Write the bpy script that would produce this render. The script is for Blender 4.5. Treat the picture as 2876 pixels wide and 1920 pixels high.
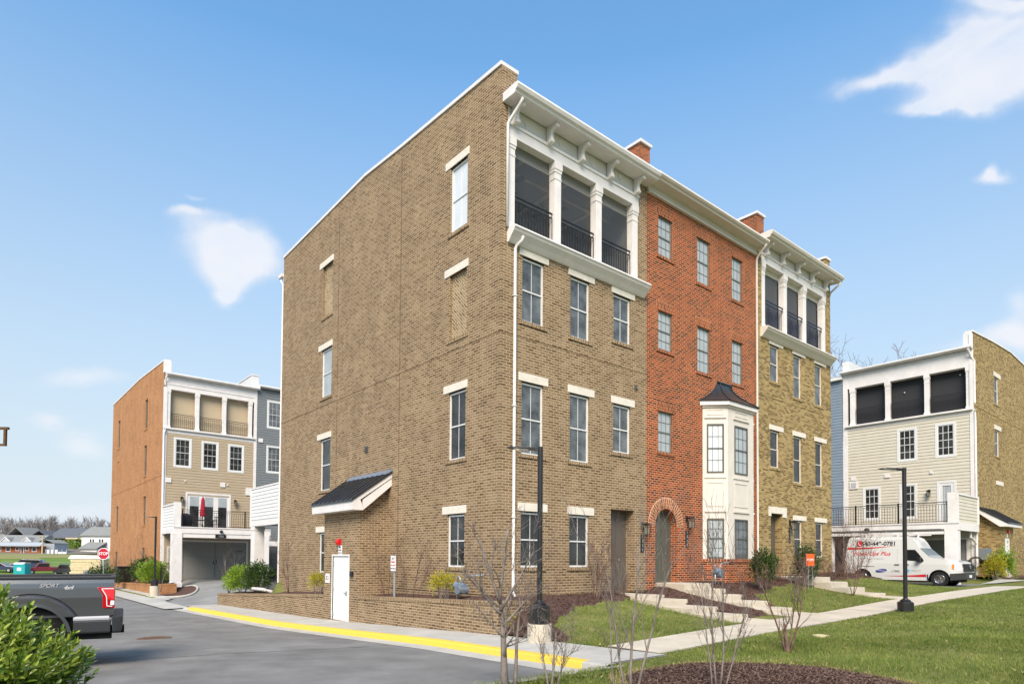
import bpy, bmesh, math, random
import numpy as np
from mathutils import Vector, Matrix
for o in list(bpy.data.objects): bpy.data.objects.remove(o)
SC = bpy.context.scene
COL = SC.collection
R = math.radians
# ------------------------------------------------------------ camera
CAMP = Vector((-10.26, -12.76, 1.65))
YAW, PITCH, ROLL = 0.873, 0.028, 0.007
fw = Vector((math.cos(YAW)*math.cos(PITCH), math.sin(YAW)*math.cos(PITCH), math.sin(PITCH)))
rt = Vector((math.sin(YAW), -math.cos(YAW), 0)); up = rt.cross(fw)
r2 = rt*math.cos(ROLL) + up*math.sin(ROLL); u2 = up*math.cos(ROLL) - rt*math.sin(ROLL)
cam = bpy.data.cameras.new('camera'); camo = bpy.data.objects.new('camera', cam); COL.objects.link(camo)
cam.sensor_width = 36; cam.lens = 1802.55/2876*36; cam.shift_y = (1516.637-960)/2876
cam.clip_start = 0.1; cam.clip_end = 3000
camo.matrix_world = Matrix(((r2.x, u2.x, -fw.x, CAMP.x), (r2.y, u2.y, -fw.y, CAMP.y), (r2.z, u2.z, -fw.z, CAMP.z), (0, 0, 0, 1)))
SC.camera = camo
FH = Vector((math.cos(YAW), math.sin(YAW), 0)); RH = Vector((math.sin(YAW), -math.cos(YAW), 0))
# ------------------------------------------------------------ colour management
SC.view_settings.view_transform = 'Standard'; SC.view_settings.look = 'None'
SC.view_settings.gamma = 1; SC.view_settings.use_curve_mapping = False
SC.view_settings.exposure = 0.88
# ------------------------------------------------------------ sun
SUN_EL, SUN_AZ = 42.0, 224.0      # azimuth of the sun measured ccw from +x
sd = Vector((math.cos(R(SUN_EL))*math.cos(R(SUN_AZ)), math.cos(R(SUN_EL))*math.sin(R(SUN_AZ)), math.sin(R(SUN_EL))))
sun = bpy.data.lights.new('sun', 'SUN'); sun.energy = 3.0; sun.angle = R(32); sun.color = (1, .83, .66)
suno = bpy.data.objects.new('sun', sun); COL.objects.link(suno)
suno.rotation_euler = sd.to_track_quat('Z', 'Y').to_euler(); suno.location = (0, 0, 60)
# ------------------------------------------------------------ world: Nishita sky with soft clouds
W = bpy.data.worlds.new('World'); SC.world = W; W.use_nodes = True
wn, wl = W.node_tree.nodes, W.node_tree.links
wn.clear()
def N(nodes, t, **k):
    n = nodes.new(t)
    for a, b in k.items():
        if a == 'inp':
            for i, v in b.items(): n.inputs[i].default_value = v
        else: setattr(n, a, b)
    return n
sky = N(wn, 'ShaderNodeTexSky', sky_type='NISHITA', sun_disc=False, sun_elevation=R(SUN_EL), altitude=0, air_density=1.0, dust_density=1.0, ozone_density=1.0)
sky.sun_rotation = R(90-SUN_AZ)
gen = N(wn, 'ShaderNodeTexCoord')
nz = N(wn, 'ShaderNodeTexNoise', inp={'Scale': 11.0, 'Detail': 8.0, 'Roughness': .58, 'Distortion': .3})
mp = N(wn, 'ShaderNodeMapping'); mp.inputs['Scale'].default_value = (1, 1, 2.2)
wl.new(gen.outputs['Generated'], mp.inputs[0]); wl.new(mp.outputs[0], nz.inputs['Vector'])
def cdir(u, v): return (fw + r2*((u*1.2243-1438)/1802.55) - u2*((v*1.2243-1516.6)/1802.55)).normalized()
# directions of the clouds in the sky: azimuth/elevation like pairs, angular radii, tilt, thickness
CL = [(2240,130,200,58,-14,1.0),(2330,130,130,80,0,1.0),(2190,225,100,30,-12,.95),(2030,188,120,20,-10,.75),(2110,262,55,16,-12,.8),(2215,250,50,28,0,.9),(2300,12,110,16,-8,.75),(2180,5,60,10,0,.4),
      (2287,408,42,13,0,.85),(2275,392,14,14,0,.7),(500,575,90,44,4,.95),(590,588,70,46,8,1.0),(540,635,58,34,-10,.85),(520,662,30,14,0,.7),(425,508,42,12,0,.65),(440,468,26,9,0,.4),(195,868,110,24,5,.7),
      (95,962,48,20,0,.6),(188,1030,62,36,15,.75),(2345,705,40,45,0,.7),(2215,795,110,26,-8,.7),(2345,800,60,30,10,.8),(130,1190,300,30,0,.5)]
acc = None
w1 = N(wn, 'ShaderNodeTexNoise', inp={'Scale': 6.0, 'Detail': 5.0, 'Roughness': .55}); wl.new(gen.outputs['Generated'], w1.inputs['Vector'])
w2 = N(wn, 'ShaderNodeVectorMath', operation='SUBTRACT'); wl.new(w1.outputs['Color'], w2.inputs[0]); w2.inputs[1].default_value = (.5, .5, .5)
w3 = N(wn, 'ShaderNodeVectorMath', operation='SCALE'); wl.new(w2.outputs[0], w3.inputs[0]); w3.inputs['Scale'].default_value = .085
warp = N(wn, 'ShaderNodeVectorMath', operation='ADD'); wl.new(gen.outputs['Generated'], warp.inputs[0]); wl.new(w3.outputs[0], warp.inputs[1])
def vm(op, a, b=None):
    n = N(wn, 'ShaderNodeVectorMath', operation=op)
    wl.new(a, n.inputs[0])
    if b is not None: n.inputs[1].default_value = b
    return n
def mth(nodes, links, op, a, b=None, c=None):
    n = N(nodes, 'ShaderNodeMath', operation=op)
    for i, x in enumerate((a, b, c)):
        if x is None: continue
        if isinstance(x, (int, float)): n.inputs[i].default_value = x
        else: links.new(x, n.inputs[i])
    return n.outputs[0]
for (u, v, ru, rv, tl, st) in CL:
    c = cdir(u, v); e = (cdir(u+5, v)-c)*.2; f = (cdir(u, v+5)-c)*.2
    t1 = e.normalized()*1.0; t2 = (f - t1*f.dot(t1)).normalized()
    A = R(tl); a1 = t1*math.cos(A)+t2*math.sin(A); a2 = t2*math.cos(A)-t1*math.sin(A)
    q = vm('SUBTRACT', warp.outputs[0], tuple(c))
    da = vm('DOT_PRODUCT', q.outputs[0], tuple(a1/(e.length*ru))).outputs['Value']
    db = vm('DOT_PRODUCT', q.outputs[0], tuple(a2/(f.length*rv))).outputs['Value']
    s = mth(wn, wl, 'ADD', mth(wn, wl, 'MULTIPLY', da, da), mth(wn, wl, 'MULTIPLY', db, db))
    s = mth(wn, wl, 'MULTIPLY', mth(wn, wl, 'POWER', 2.718, mth(wn, wl, 'MULTIPLY', s, -.75)), st*1.05)
    acc = s if acc is None else mth(wn, wl, 'ADD', acc, s)
amp = mth(wn, wl, 'MULTIPLY', mth(wn, wl, 'MINIMUM', mth(wn, wl, 'MULTIPLY', acc, 2.5), 1.0), 1.1)
acc = mth(wn, wl, 'ADD', mth(wn, wl, 'MINIMUM', acc, 1.0), mth(wn, wl, 'MULTIPLY', mth(wn, wl, 'SUBTRACT', nz.outputs['Fac'], .5), amp))
mr = N(wn, 'ShaderNodeMapRange', interpolation_type='SMOOTHSTEP', inp={'From Min': .12, 'From Max': 1.3, 'To Min': 0, 'To Max': .95})
wl.new(acc, mr.inputs['Value'])
tint = N(wn, 'ShaderNodeVectorMath', operation='MULTIPLY'); wl.new(sky.outputs[0], tint.inputs[0]); tint.inputs[1].default_value = (.72, 1.04, 1.12)
mx = N(wn, 'ShaderNodeMix', data_type='RGBA'); wl.new(mr.outputs[0], mx.inputs['Factor'])
sz_ = N(wn, 'ShaderNodeSeparateXYZ'); wl.new(gen.outputs['Generated'], sz_.inputs[0])
g1 = N(wn, 'ShaderNodeMapRange', inp={'From Min': 0, 'From Max': .6, 'To Min': .45, 'To Max': 1.12}); wl.new(sz_.outputs[2], g1.inputs['Value'])
g2 = N(wn, 'ShaderNodeMapRange', inp={'From Min': .62, 'From Max': .04, 'To Min': 0, 'To Max': 1}); wl.new(sz_.outputs[2], g2.inputs['Value'])
sc_ = N(wn, 'ShaderNodeVectorMath', operation='SCALE'); wl.new(tint.outputs[0], sc_.inputs[0]); wl.new(g1.outputs[0], sc_.inputs['Scale'])
hz = N(wn, 'ShaderNodeMix', data_type='RGBA'); wl.new(g2.outputs[0], hz.inputs['Factor']); wl.new(sc_.outputs[0], hz.inputs['A']); hz.inputs['B'].default_value = (3.0, 3.35, 3.65, 1)
wl.new(hz.outputs['Result'], mx.inputs['A']); cs = N(wn, 'ShaderNodeMix', data_type='RGBA'); wl.new(nz.outputs['Fac'], cs.inputs['Factor']); cs.inputs['A'].default_value = (4.2, 4.2, 4.3, 1); cs.inputs['B'].default_value = (3.3, 3.4, 3.7, 1); wl.new(cs.outputs['Result'], mx.inputs['B'])
bg = N(wn, 'ShaderNodeBackground'); bg.inputs[1].default_value = 0.135
wo = N(wn, 'ShaderNodeOutputWorld'); wl.new(mx.outputs['Result'], bg.inputs[0]); wl.new(bg.outputs[0], wo.inputs[0])

# ------------------------------------------------------------ materials
MATS = {}
def mat(name, col, rough=.7, spec=.3, metal=0, noise=0, nscale=8, bump=0, bscale=60, coat=0, ndetail=4, col2=None, island=0, trans=0):
    m = bpy.data.materials.new(name); m.use_nodes = True
    nt = m.node_tree; n, l = nt.nodes, nt.links
    b = n['Principled BSDF']; b.inputs['Roughness'].default_value = rough; b.inputs['Metallic'].default_value = metal
    b.inputs['Specular IOR Level'].default_value = spec; b.inputs['Coat Weight'].default_value = coat
    b.inputs['Base Color'].default_value = (*col, 1)
    geo = N(n, 'ShaderNodeNewGeometry')
    if noise or col2:
        t = N(n, 'ShaderNodeTexNoise', inp={'Scale': nscale, 'Detail': ndetail, 'Roughness': .6}); l.new(geo.outputs['Position'], t.inputs['Vector'])
        fac = t.outputs['Fac']
        if island: fac = mth(n, l, 'ADD', mth(n, l, 'MULTIPLY', fac, 1-island), mth(n, l, 'MULTIPLY', geo.outputs['Random Per Island'], island))
        cr = N(n, 'ShaderNodeMapRange', inp={'From Min': .3, 'From Max': .7}); l.new(fac, cr.inputs['Value'])
        mx = N(n, 'ShaderNodeMix', data_type='RGBA'); l.new(cr.outputs[0], mx.inputs['Factor'])
        c2 = col2 or tuple(min(1, c*(1+noise)) for c in col)
        c1 = col if col2 else tuple(c*(1-noise) for c in col)
        mx.inputs['A'].default_value = (*c1, 1); mx.inputs['B'].default_value = (*c2, 1)
        l.new(mx.outputs['Result'], b.inputs['Base Color'])
    if bump:
        t = N(n, 'ShaderNodeTexNoise', inp={'Scale': bscale, 'Detail': 4}); l.new(geo.outputs['Position'], t.inputs['Vector'])
        bp = N(n, 'ShaderNodeBump', inp={'Strength': bump, 'Distance': .02}); l.new(t.outputs['Fac'], bp.inputs['Height']); l.new(bp.outputs[0], b.inputs['Normal'])
    if trans:
        tr = N(n, 'ShaderNodeBsdfTranslucent'); l.new(b.inputs['Base Color'].links[0].from_socket, tr.inputs[0]) if b.inputs['Base Color'].links else None
        ms = N(n, 'ShaderNodeMixShader'); ms.inputs[0].default_value = trans
        l.new(b.outputs[0], ms.inputs[1]); l.new(tr.outputs[0], ms.inputs[2]); l.new(ms.outputs[0], n['Material Output'].inputs[0])
    MATS[name] = m
    return m
def grain(name, sc, amt, sc2, amt2):
    m = MATS[name]; nt = m.node_tree; n, l = nt.nodes, nt.links; b = n['Principled BSDF']; src = b.inputs['Base Color'].links[0].from_socket
    geo = N(n, 'ShaderNodeNewGeometry'); k = None
    for s, a, d in ((sc, amt, 2), (sc2, amt2, 6)):
        t = N(n, 'ShaderNodeTexNoise', inp={'Scale': s, 'Detail': d, 'Roughness': .7}); l.new(geo.outputs['Position'], t.inputs['Vector'])
        v = mth(n, l, 'ADD', 1-a, mth(n, l, 'MULTIPLY', t.outputs['Fac'], 2*a)); k = v if k is None else mth(n, l, 'MULTIPLY', k, v)
    x = N(n, 'ShaderNodeVectorMath', operation='SCALE'); l.new(src, x.inputs[0]); l.new(k, x.inputs['Scale']); l.new(x.outputs[0], b.inputs['Base Color'])
def brick(name, c1, c2, c3, mortar, mode=0, bw=.213, rh=.0735, ms=.0135, bumps=.6, streak=.2, darkp=.12):
    """mode 0 running bond, 1 soldier course, 2 diagonal panel, 3 painted soft"""
    m = bpy.data.materials.new(name); m.use_nodes = True
    nt = m.node_tree; n, l = nt.nodes, nt.links; b = n['Principled BSDF']
    b.inputs['Roughness'].default_value = .88; b.inputs['Specular IOR Level'].default_value = .2
    geo = N(n, 'ShaderNodeNewGeometry')
    sn = N(n, 'ShaderNodeSeparateXYZ'); l.new(geo.outputs['True Normal'], sn.inputs[0])
    sp = N(n, 'ShaderNodeSeparateXYZ'); l.new(geo.outputs['Position'], sp.inputs[0])
    ax = mth(n, l, 'ABSOLUTE', sn.outputs[0]); ay = mth(n, l, 'ABSOLUTE', sn.outputs[1])
    isx = mth(n, l, 'GREATER_THAN', ax, ay)
    u = mth(n, l, 'ADD', mth(n, l, 'MULTIPLY', sp.outputs[1], isx), mth(n, l, 'MULTIPLY', sp.outputs[0], mth(n, l, 'SUBTRACT', 1, isx)))
    top = mth(n, l, 'GREATER_THAN', mth(n, l, 'ABSOLUTE', sn.outputs[2]), .7)
    z = mth(n, l, 'ADD', sp.outputs[2], mth(n, l, 'MULTIPLY', top, sp.outputs[1]))
    cb = N(n, 'ShaderNodeCombineXYZ')
    if mode == 1:
        l.new(z, cb.inputs[0]); l.new(u, cb.inputs[1])
    elif mode == 2:
        l.new(mth(n, l, 'MULTIPLY', mth(n, l, 'ADD', u, z), .7071), cb.inputs[0]); l.new(mth(n, l, 'MULTIPLY', mth(n, l, 'SUBTRACT', z, u), .7071), cb.inputs[1])
    else:
        l.new(u, cb.inputs[0]); l.new(z, cb.inputs[1])
    # slight waviness of the courses
    w = N(n, 'ShaderNodeTexNoise', inp={'Scale': 5.0, 'Detail': 2}); l.new(geo.outputs['Position'], w.inputs['Vector'])
    wv = N(n, 'ShaderNodeVectorMath', operation='SCALE'); l.new(w.outputs['Color'], wv.inputs[0]); wv.inputs['Scale'].default_value = .016
    va = N(n, 'ShaderNodeVectorMath', operation='ADD'); l.new(cb.outputs[0], va.inputs[0]); l.new(wv.outputs[0], va.inputs[1])
    def bt(a, c, mo, off=(0, 0)):
        t = N(n, 'ShaderNodeTexBrick', inp={'Scale': 1.0, 'Mortar Size': ms, 'Mortar Smooth': .35, 'Bias': 0, 'Brick Width': bw, 'Row Height': rh})
        t.offset = .5; t.inputs['Color1'].default_value = a; t.inputs['Color2'].default_value = c; t.inputs['Mortar'].default_value = mo
        l.new(va.outputs[0], t.inputs['Vector']); return t
    t = bt((0, 0, 0, 1), (1, 1, 1, 1), (.5, .5, .5, 1))
    ramp = N(n, 'ShaderNodeValToRGB'); e = ramp.color_ramp.elements
    e[0].position = 0; e[0].color = (*[x*.75 for x in c1], 1); e[1].position = 1; e[1].color = (*c3, 1)
    for p, c in ((darkp, c1), (.5, c2)):
        q = e.new(p); q.color = (*c, 1)
    l.new(t.outputs['Color'], ramp.inputs[0])
    fine = N(n, 'ShaderNodeTexNoise', inp={'Scale': 38, 'Detail': 5, 'Roughness': .65}); l.new(geo.outputs['Position'], fine.inputs['Vector'])
    big = N(n, 'ShaderNodeTexNoise', inp={'Scale': .9, 'Detail': 4, 'Roughness': .6}); l.new(geo.outputs['Position'], big.inputs['Vector'])
    mm = N(n, 'ShaderNodeMix', data_type='RGBA'); l.new(t.outputs['Fac'], mm.inputs['Factor']); l.new(ramp.outputs[0], mm.inputs['A']); mm.inputs['B'].default_value = (*mortar, 1)
    k = mth(n, l, 'ADD', mth(n, l, 'MULTIPLY', fine.outputs['Fac'], .55), mth(n, l, 'MULTIPLY', big.outputs['Fac'], streak*3))
    k = mth(n, l, 'ADD', k, 1-.275-streak*1.5)
    vm_ = N(n, 'ShaderNodeMapping'); vm_.inputs['Scale'].default_value = (2.2, 2.2, .22); l.new(geo.outputs['Position'], vm_.inputs[0])
    st = N(n, 'ShaderNodeTexNoise', inp={'Scale': 1.4, 'Detail': 6, 'Roughness': .7}); l.new(vm_.outputs[0], st.inputs['Vector'])
    k = mth(n, l, 'MULTIPLY', k, mth(n, l, 'ADD', .80, mth(n, l, 'MULTIPLY', st.outputs['Fac'], .40)))
    sc = N(n, 'ShaderNodeVectorMath', operation='SCALE'); l.new(mm.outputs['Result'], sc.inputs[0]); l.new(k, sc.inputs['Scale'])
    l.new(sc.outputs[0], b.inputs['Base Color'])
    h = mth(n, l, 'ADD', mth(n, l, 'MULTIPLY', t.outputs['Fac'], -1.0), mth(n, l, 'MULTIPLY', fine.outputs['Fac'], .45))
    bp = N(n, 'ShaderNodeBump', inp={'Strength': bumps, 'Distance': .012}); l.new(h, bp.inputs['Height']); l.new(bp.outputs[0], b.inputs['Normal'])
    MATS[name] = m
    return m
TAN = ((.14, .086, .047), (.205, .134, .077), (.265, .185, .113)); TANM = (.41, .315, .20)
brick('tan_brick', *TAN, TANM); brick('tan_soldier', *TAN, TANM, 1); brick('tan_diagonal', (.20, .14, .08), (.27, .20, .12), (.33, .25, .155), (.5, .39, .25), 2)
RED = ((.09, .020, .009), (.22, .037, .010), (.31, .066, .018)); REDM = (.48, .25, .14)
brick('red_brick', *RED, REDM, darkp=.2, streak=.22); brick('red_soldier', *RED, REDM, 1)
YEL = ((.16, .10, .036), (.28, .195, .08), (.38, .275, .12)); YELM = (.42, .33, .18)
brick('yellow_brick', *YEL, YELM, ms=.008, darkp=.22); brick('yellow_soldier', *YEL, YELM, 1)
ORG = ((.36, .165, .07), (.42, .20, .085), (.47, .235, .105)); brick('orange_brick', *ORG, (.45, .24, .12)); brick('orange_soldier', *ORG, (.45, .24, .12), 1)
mat('white_paint', (.71, .68, .665), .5, .35, noise=.05, nscale=3)
mat('cream_paint', (.63, .58, .52), .55, .3, noise=.05, nscale=3)
mat('lintel_stone', (.68, .63, .55), .8, noise=.08, nscale=6, bump=.15)
mat('white_vinyl', (.68, .68, .67), .35, .4)
mat('black_metal', (.012, .012, .013), .4, .5)
mat('blue_black_metal', (.016, .018, .045), .4, .5)
mat('screen', (.075, .08, .088), .6, .2)
mat('dark_glass', (.034, .037, .038), .06, .4, noise=.7, nscale=1.6, bump=.05, bscale=2.5)
mat('curtained_glass', (.10, .112, .12), .07, .5, noise=.6, nscale=2.6, bump=.07, bscale=3)
mat('blind_glass', (.36, .40, .42), .08, .5, noise=.12, nscale=2.5, bump=.02, bscale=2.5)
mat('white_blind_glass', (.62, .66, .70), .12, .5, noise=.05, nscale=2)
mat('bronze_frame', (.10, .095, .08), .5)
mat('grey_frame', (.16, .17, .155), .5)
mat('seam_metal', (.025, .027, .032), .3, .5, noise=.3, nscale=3)
mat('silver_flashing', (.30, .36, .45), .35, .5, metal=.6)
mat('steel_door', (.72, .72, .71), .5, .3, noise=.03)
mat('olive_door', (.085, .085, .066), .45, .4)
mat('taupe_door', (.10, .088, .075), .5, .4)
mat('concrete', (.44, .42, .38), .9, .2, noise=.10, nscale=1.7, bump=.25, bscale=70)
mat('concrete_warm', (.52, .46, .37), .9, .2, noise=.12, nscale=2.0, bump=.25, bscale=70)
mat('asphalt', (.20, .194, .186), .93, .2, noise=.22, nscale=1.1, bump=.5, bscale=160, ndetail=9)
mat('asphalt_light', (.24, .235, .225), .93, .2, noise=.16, nscale=.9, bump=.4, bscale=120, ndetail=8)
mat('yellow_paint', (.80, .54, .04), .75, .25, col2=(.62, .45, .10), nscale=14, bump=.3, ndetail=9)
mat('mulch', (.055, .032, .026), .95, .1, col2=(.15, .09, .075), nscale=34, bump=1.0, bscale=55, ndetail=8)
mat('straw', (.30, .22, .10), .8, .2, col2=(.42, .33, .17), nscale=5, island=.6)
mat('mulch_chip', (.06, .035, .028), .95, .1, col2=(.20, .13, .10), nscale=6, island=.8)
mat('grass_ground', (.10, .13, .03), .95, .1, col2=(.20, .19, .07), nscale=2.6, bump=.6, bscale=45, ndetail=8)
mat('grass_blade', (.085, .155, .02), .7, .2, col2=(.29, .30, .09), nscale=1.1, island=.42, trans=.25)
mat('far_grass', (.10, .18, .03), .95, .1, col2=(.16, .22, .05), nscale=.35)
mat('dry_grass', (.30, .25, .11), .95, .1, col2=(.2, .22, .08), nscale=.3)
mat('far_hill', (.18, .165, .14), .95, .1, noise=.3, nscale=.05)
mat('bark', (.14, .115, .10), .9, .15, col2=(.26, .22, .20), nscale=9, bump=.4, bscale=80)
mat('bark_red', (.105, .062, .05), .9, .15, col2=(.20, .13, .105), nscale=9)
mat('bark_hazed', (.27, .24, .225), .95, .1, noise=.25, nscale=.2)  # bark of the far wood, paled so distance haze sits in its colour
mat('laurel', (.10, .18, .02), .25, .5, col2=(.36, .43, .06), nscale=5, island=.65, trans=.2)
mat('leaf_bright', (.12, .22, .015), .4, .35, col2=(.26, .36, .04), nscale=4, island=.6, trans=.25)
mat('leaf_dark', (.018, .045, .009), .35, .4, col2=(.06, .11, .02), nscale=4, island=.6, trans=.15)
mat('leaf_yellow', (.28, .30, .02), .4, .35, col2=(.50, .40, .03), nscale=5, island=.7, trans=.25)
mat('leaf_rust', (.10, .05, .025), .7, .2, col2=(.22, .11, .05), nscale=5, island=.7)
mat('galvanised', (.38, .40, .42), .4, .5, metal=.5)
mat('meter_grey', (.15, .19, .25), .5, .4)
mat('box_grey', (.16, .19, .21), .5, .4)
mat('sign_white', (.78, .76, .78), .5, .3)
mat('sign_red', (.42, .01, .03), .45, .4)
mat('sign_orange', (.85, .13, .02), .6, .3)
mat('ink_dark', (.03, .025, .04), .6)
mat('red_plastic', (.55, .01, .012), .35, .5)
mat('umbrella_red', (.33, .012, .03), .8)
mat('brass_joint', (.13, .09, .055), .9)
mat('siding_tan', (.40, .32, .22), .6, noise=.05, nscale=2)
mat('siding_grey', (.17, .185, .195), .6, noise=.05, nscale=2)
mat('siding_blue', (.20, .25, .31), .6, noise=.05, nscale=2)
mat('siding_cream', (.56, .52, .43), .6, noise=.04, nscale=2)
mat('siding_white', (.66, .66, .65), .6, noise=.04, nscale=2)
mat('garage_grey', (.24, .24, .23), .6, noise=.04)
mat('shade_beige', (.46, .37, .25), .8)
mat('shade_black', (.032, .032, .036), .7)
mat('wood_brown', (.10, .055, .025), .8, noise=.2)
mat('rubber', (.014, .014, .015), .8, .3, noise=.2)
mat('chrome', (.6, .6, .62), .18, .5, metal=1)
mat('truck_paint', (.09, .092, .095), .26, .5, metal=.45, coat=.7)
mat('truck_plastic', (.035, .036, .038), .5, .4)
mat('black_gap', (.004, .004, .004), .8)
mat('tail_red', (.42, .004, .010), .12, .6, coat=.6)
mat('tail_bright', (.70, .010, .015), .15, .6, coat=.5)
mat('lamp_clear', (.75, .75, .75), .15, .6)
mat('lantern_glass', (.20, .20, .17), .1, .6)
mat('ladder_alu', (.10, .10, .095), .5, .5)
mat('amber', (.75, .22, .05), .2, .5)
mat('van_white', (.60, .60, .59), .3, .5, coat=.4)
mat('car_window', (.012, .014, .016), .05, .5)
mat('windscreen', (.22, .27, .30), .07, .5)
mat('decal_red', (.55, .012, .02), .5)
mat('decal_blue', (.02, .04, .22), .5)
mat('decal_sky', (.15, .4, .6), .5)
mat('decal_grey', (.42, .42, .44), .5)
mat('teal_plastic', (.02, .32, .33), .45)
mat('maroon', (.14, .008, .018), .25, .5, coat=.5)
mat('dark_car', (.03, .033, .038), .25, .5, coat=.5)
mat('navy_car', (.03, .04, .09), .25, .5, coat=.5)
mat('far_brick', (.30, .10, .045), .9, noise=.1, nscale=3)
mat('far_brick_dark', (.11, .065, .045), .9, noise=.1, nscale=3)
mat('shingle_grey', (.22, .225, .215), .95, noise=.12, nscale=2)
mat('shingle_dark', (.11, .12, .14), .95, noise=.12, nscale=2)
mat('porch_metal', (.33, .36, .40), .6)
mat('lumber', (.55, .47, .28), .85, noise=.15, nscale=3)
mat('tarp', (.75, .75, .70), .5)
mat('soffit', (.60, .56, .47), .7)
mat('porch_grey', (.30, .31, .32), .8)
mat('ceiling_grey', (.07, .075, .08), .8)
mat('manhole_iron', (.13, .075, .045), .8, noise=.3, nscale=12)
mat('decal_silver', (.45, .45, .46), .4)
for a_ in (('asphalt', 130, .45, .35, .35), ('asphalt_light', 90, .3, .3, .3), ('concrete', 60, .12, .5, .22), ('concrete_warm', 60, .12, .8, .25), ('white_paint', 3, .03, .9, .10), ('grass_ground', 25, .3, .5, .35), ('grass_blade', .45, .65, 1.7, .4)): grain(*a_)
# ------------------------------------------------------------ mesh helpers
class MB:
    def __init__(s): s.v = []; s.f = []; s.m = []; s.mi = 0
    def q(s, *p):
        b = len(s.v); s.v += [tuple(a) for a in p]; s.f.append(tuple(range(b, b+len(p)))); s.m.append(s.mi)
    def hexa(s, p):   # 8 points: bottom 4 ccw, top 4 ccw
        b = len(s.v); s.v += [tuple(a) for a in p]
        for f in ((0, 3, 2, 1), (4, 5, 6, 7), (0, 1, 5, 4), (1, 2, 6, 5), (2, 3, 7, 6), (3, 0, 4, 7)):
            s.f.append(tuple(b+i for i in f)); s.m.append(s.mi)
    def box(s, x0, x1, y0, y1, z0, z1):
        x0, x1 = sorted((x0, x1)); y0, y1 = sorted((y0, y1)); z0, z1 = sorted((z0, z1))
        s.hexa([(x0, y0, z0), (x1, y0, z0), (x1, y1, z0), (x0, y1, z0), (x0, y0, z1), (x1, y0, z1), (x1, y1, z1), (x0, y1, z1)])
    def prism(s, pts, d):  # pts: list of 3d points polygon, d: extrusion vector
        n = len(pts); b = len(s.v); d = Vector(d)
        s.v += [tuple(p) for p in pts] + [tuple(Vector(p)+d) for p in pts]
        s.f.append(tuple(range(b+n-1, b-1, -1))); s.m.append(s.mi); s.f.append(tuple(range(b+n, b+2*n))); s.m.append(s.mi)
        for i in range(n):
            j = (i+1) % n; s.f.append((b+i, b+j, b+n+j, b+n+i)); s.m.append(s.mi)
    def tube(s, pts, r, n=6, cap=True):
        pts = [Vector(p) for p in pts]; rr = r if isinstance(r, (list, tuple)) else [r]*len(pts)
        b0 = len(s.v); prev = None
        for i, p in enumerate(pts):
            t = (pts[min(i+1, len(pts)-1)]-pts[max(i-1, 0)])
            if t.length < 1e-9: t = Vector((0, 0, 1))
            t.normalize()
            a = prev if prev is not None else (Vector((1, 0, 0)) if abs(t.x) < .8 else Vector((0, 1, 0)))
            a = (a - t*a.dot(t)); a = a.normalized() if a.length > 1e-6 else t.orthogonal().normalized(); c = t.cross(a); prev = a
            for k in range(n):
                A = 2*math.pi*k/n; s.v.append(tuple(p + (a*math.cos(A)+c*math.sin(A))*rr[i]))
        for i in range(len(pts)-1):
            for k in range(n):
                k2 = (k+1) % n; a = b0+i*n
                s.f.append((a+k, a+k2, a+n+k2, a+n+k)); s.m.append(s.mi)
        if cap:
            s.f.append(tuple(range(b0+n-1, b0-1, -1))); s.m.append(s.mi)
            e = b0+(len(pts)-1)*n; s.f.append(tuple(range(e, e+n))); s.m.append(s.mi)
    def cyl(s, c, r, h, n=20, axis='z', r1=None):
        d = {'x': Vector((h, 0, 0)), 'y': Vector((0, h, 0)), 'z': Vector((0, 0, h))}[axis]
        s.tube([c, Vector(c)+d], [r, r if r1 is None else r1], n)
    def ball(s, c, rx, ry, rz, n=10, m=7):
        b = len(s.v)
        for i in range(m+1):
            t = math.pi*i/m
            for k in range(n):
                a = 2*math.pi*k/n; s.v.append((c[0]+rx*math.sin(t)*math.cos(a), c[1]+ry*math.sin(t)*math.sin(a), c[2]+rz*math.cos(t)))
        for i in range(m):
            for k in range(n):
                k2 = (k+1) % n; s.f.append((b+i*n+k, b+(i+1)*n+k, b+(i+1)*n+k2, b+i*n+k2)); s.m.append(s.mi)
    def build(s, name, mats, parent=None, smooth=False, bevel=0, autosmooth=None, **tags):
        me = bpy.data.meshes.new(name); me.from_pydata(s.v, [], s.f)
        if isinstance(mats, str): mats = [mats]
        for k in mats: me.materials.append(MATS[k])
        me.polygons.foreach_set('material_index', s.m)
        if smooth:
            me.polygons.foreach_set('use_smooth', [True]*len(s.f))
            if autosmooth:
                try: me.set_sharp_from_angle(angle=R(autosmooth))
                except Exception: pass
        me.update()
        o = bpy.data.objects.new(name, me); COL.objects.link(o)
        if parent is not None: o.parent = parent
        if bevel:
            bm = o.modifiers.new('bevel', 'BEVEL'); bm.width = bevel; bm.segments = 2; bm.limit_method = 'ANGLE'
        for k, v in tags.items(): o[k] = v
        return o
def thing(name, label, cat, loc=(0, 0, 0), rz=0, group=None):
    o = bpy.data.objects.new(name, None); COL.objects.link(o); o.empty_display_size = .2
    o.location = loc; o.rotation_euler = (0, 0, rz); o['label'] = label; o['category'] = cat
    if group: o['group'] = group
    return o
def tag(o, label, cat, group=None):
    o['label'] = label; o['category'] = cat
    if group: o['group'] = group
    return o
def struct(o): o['kind'] = 'structure'; return o
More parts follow.
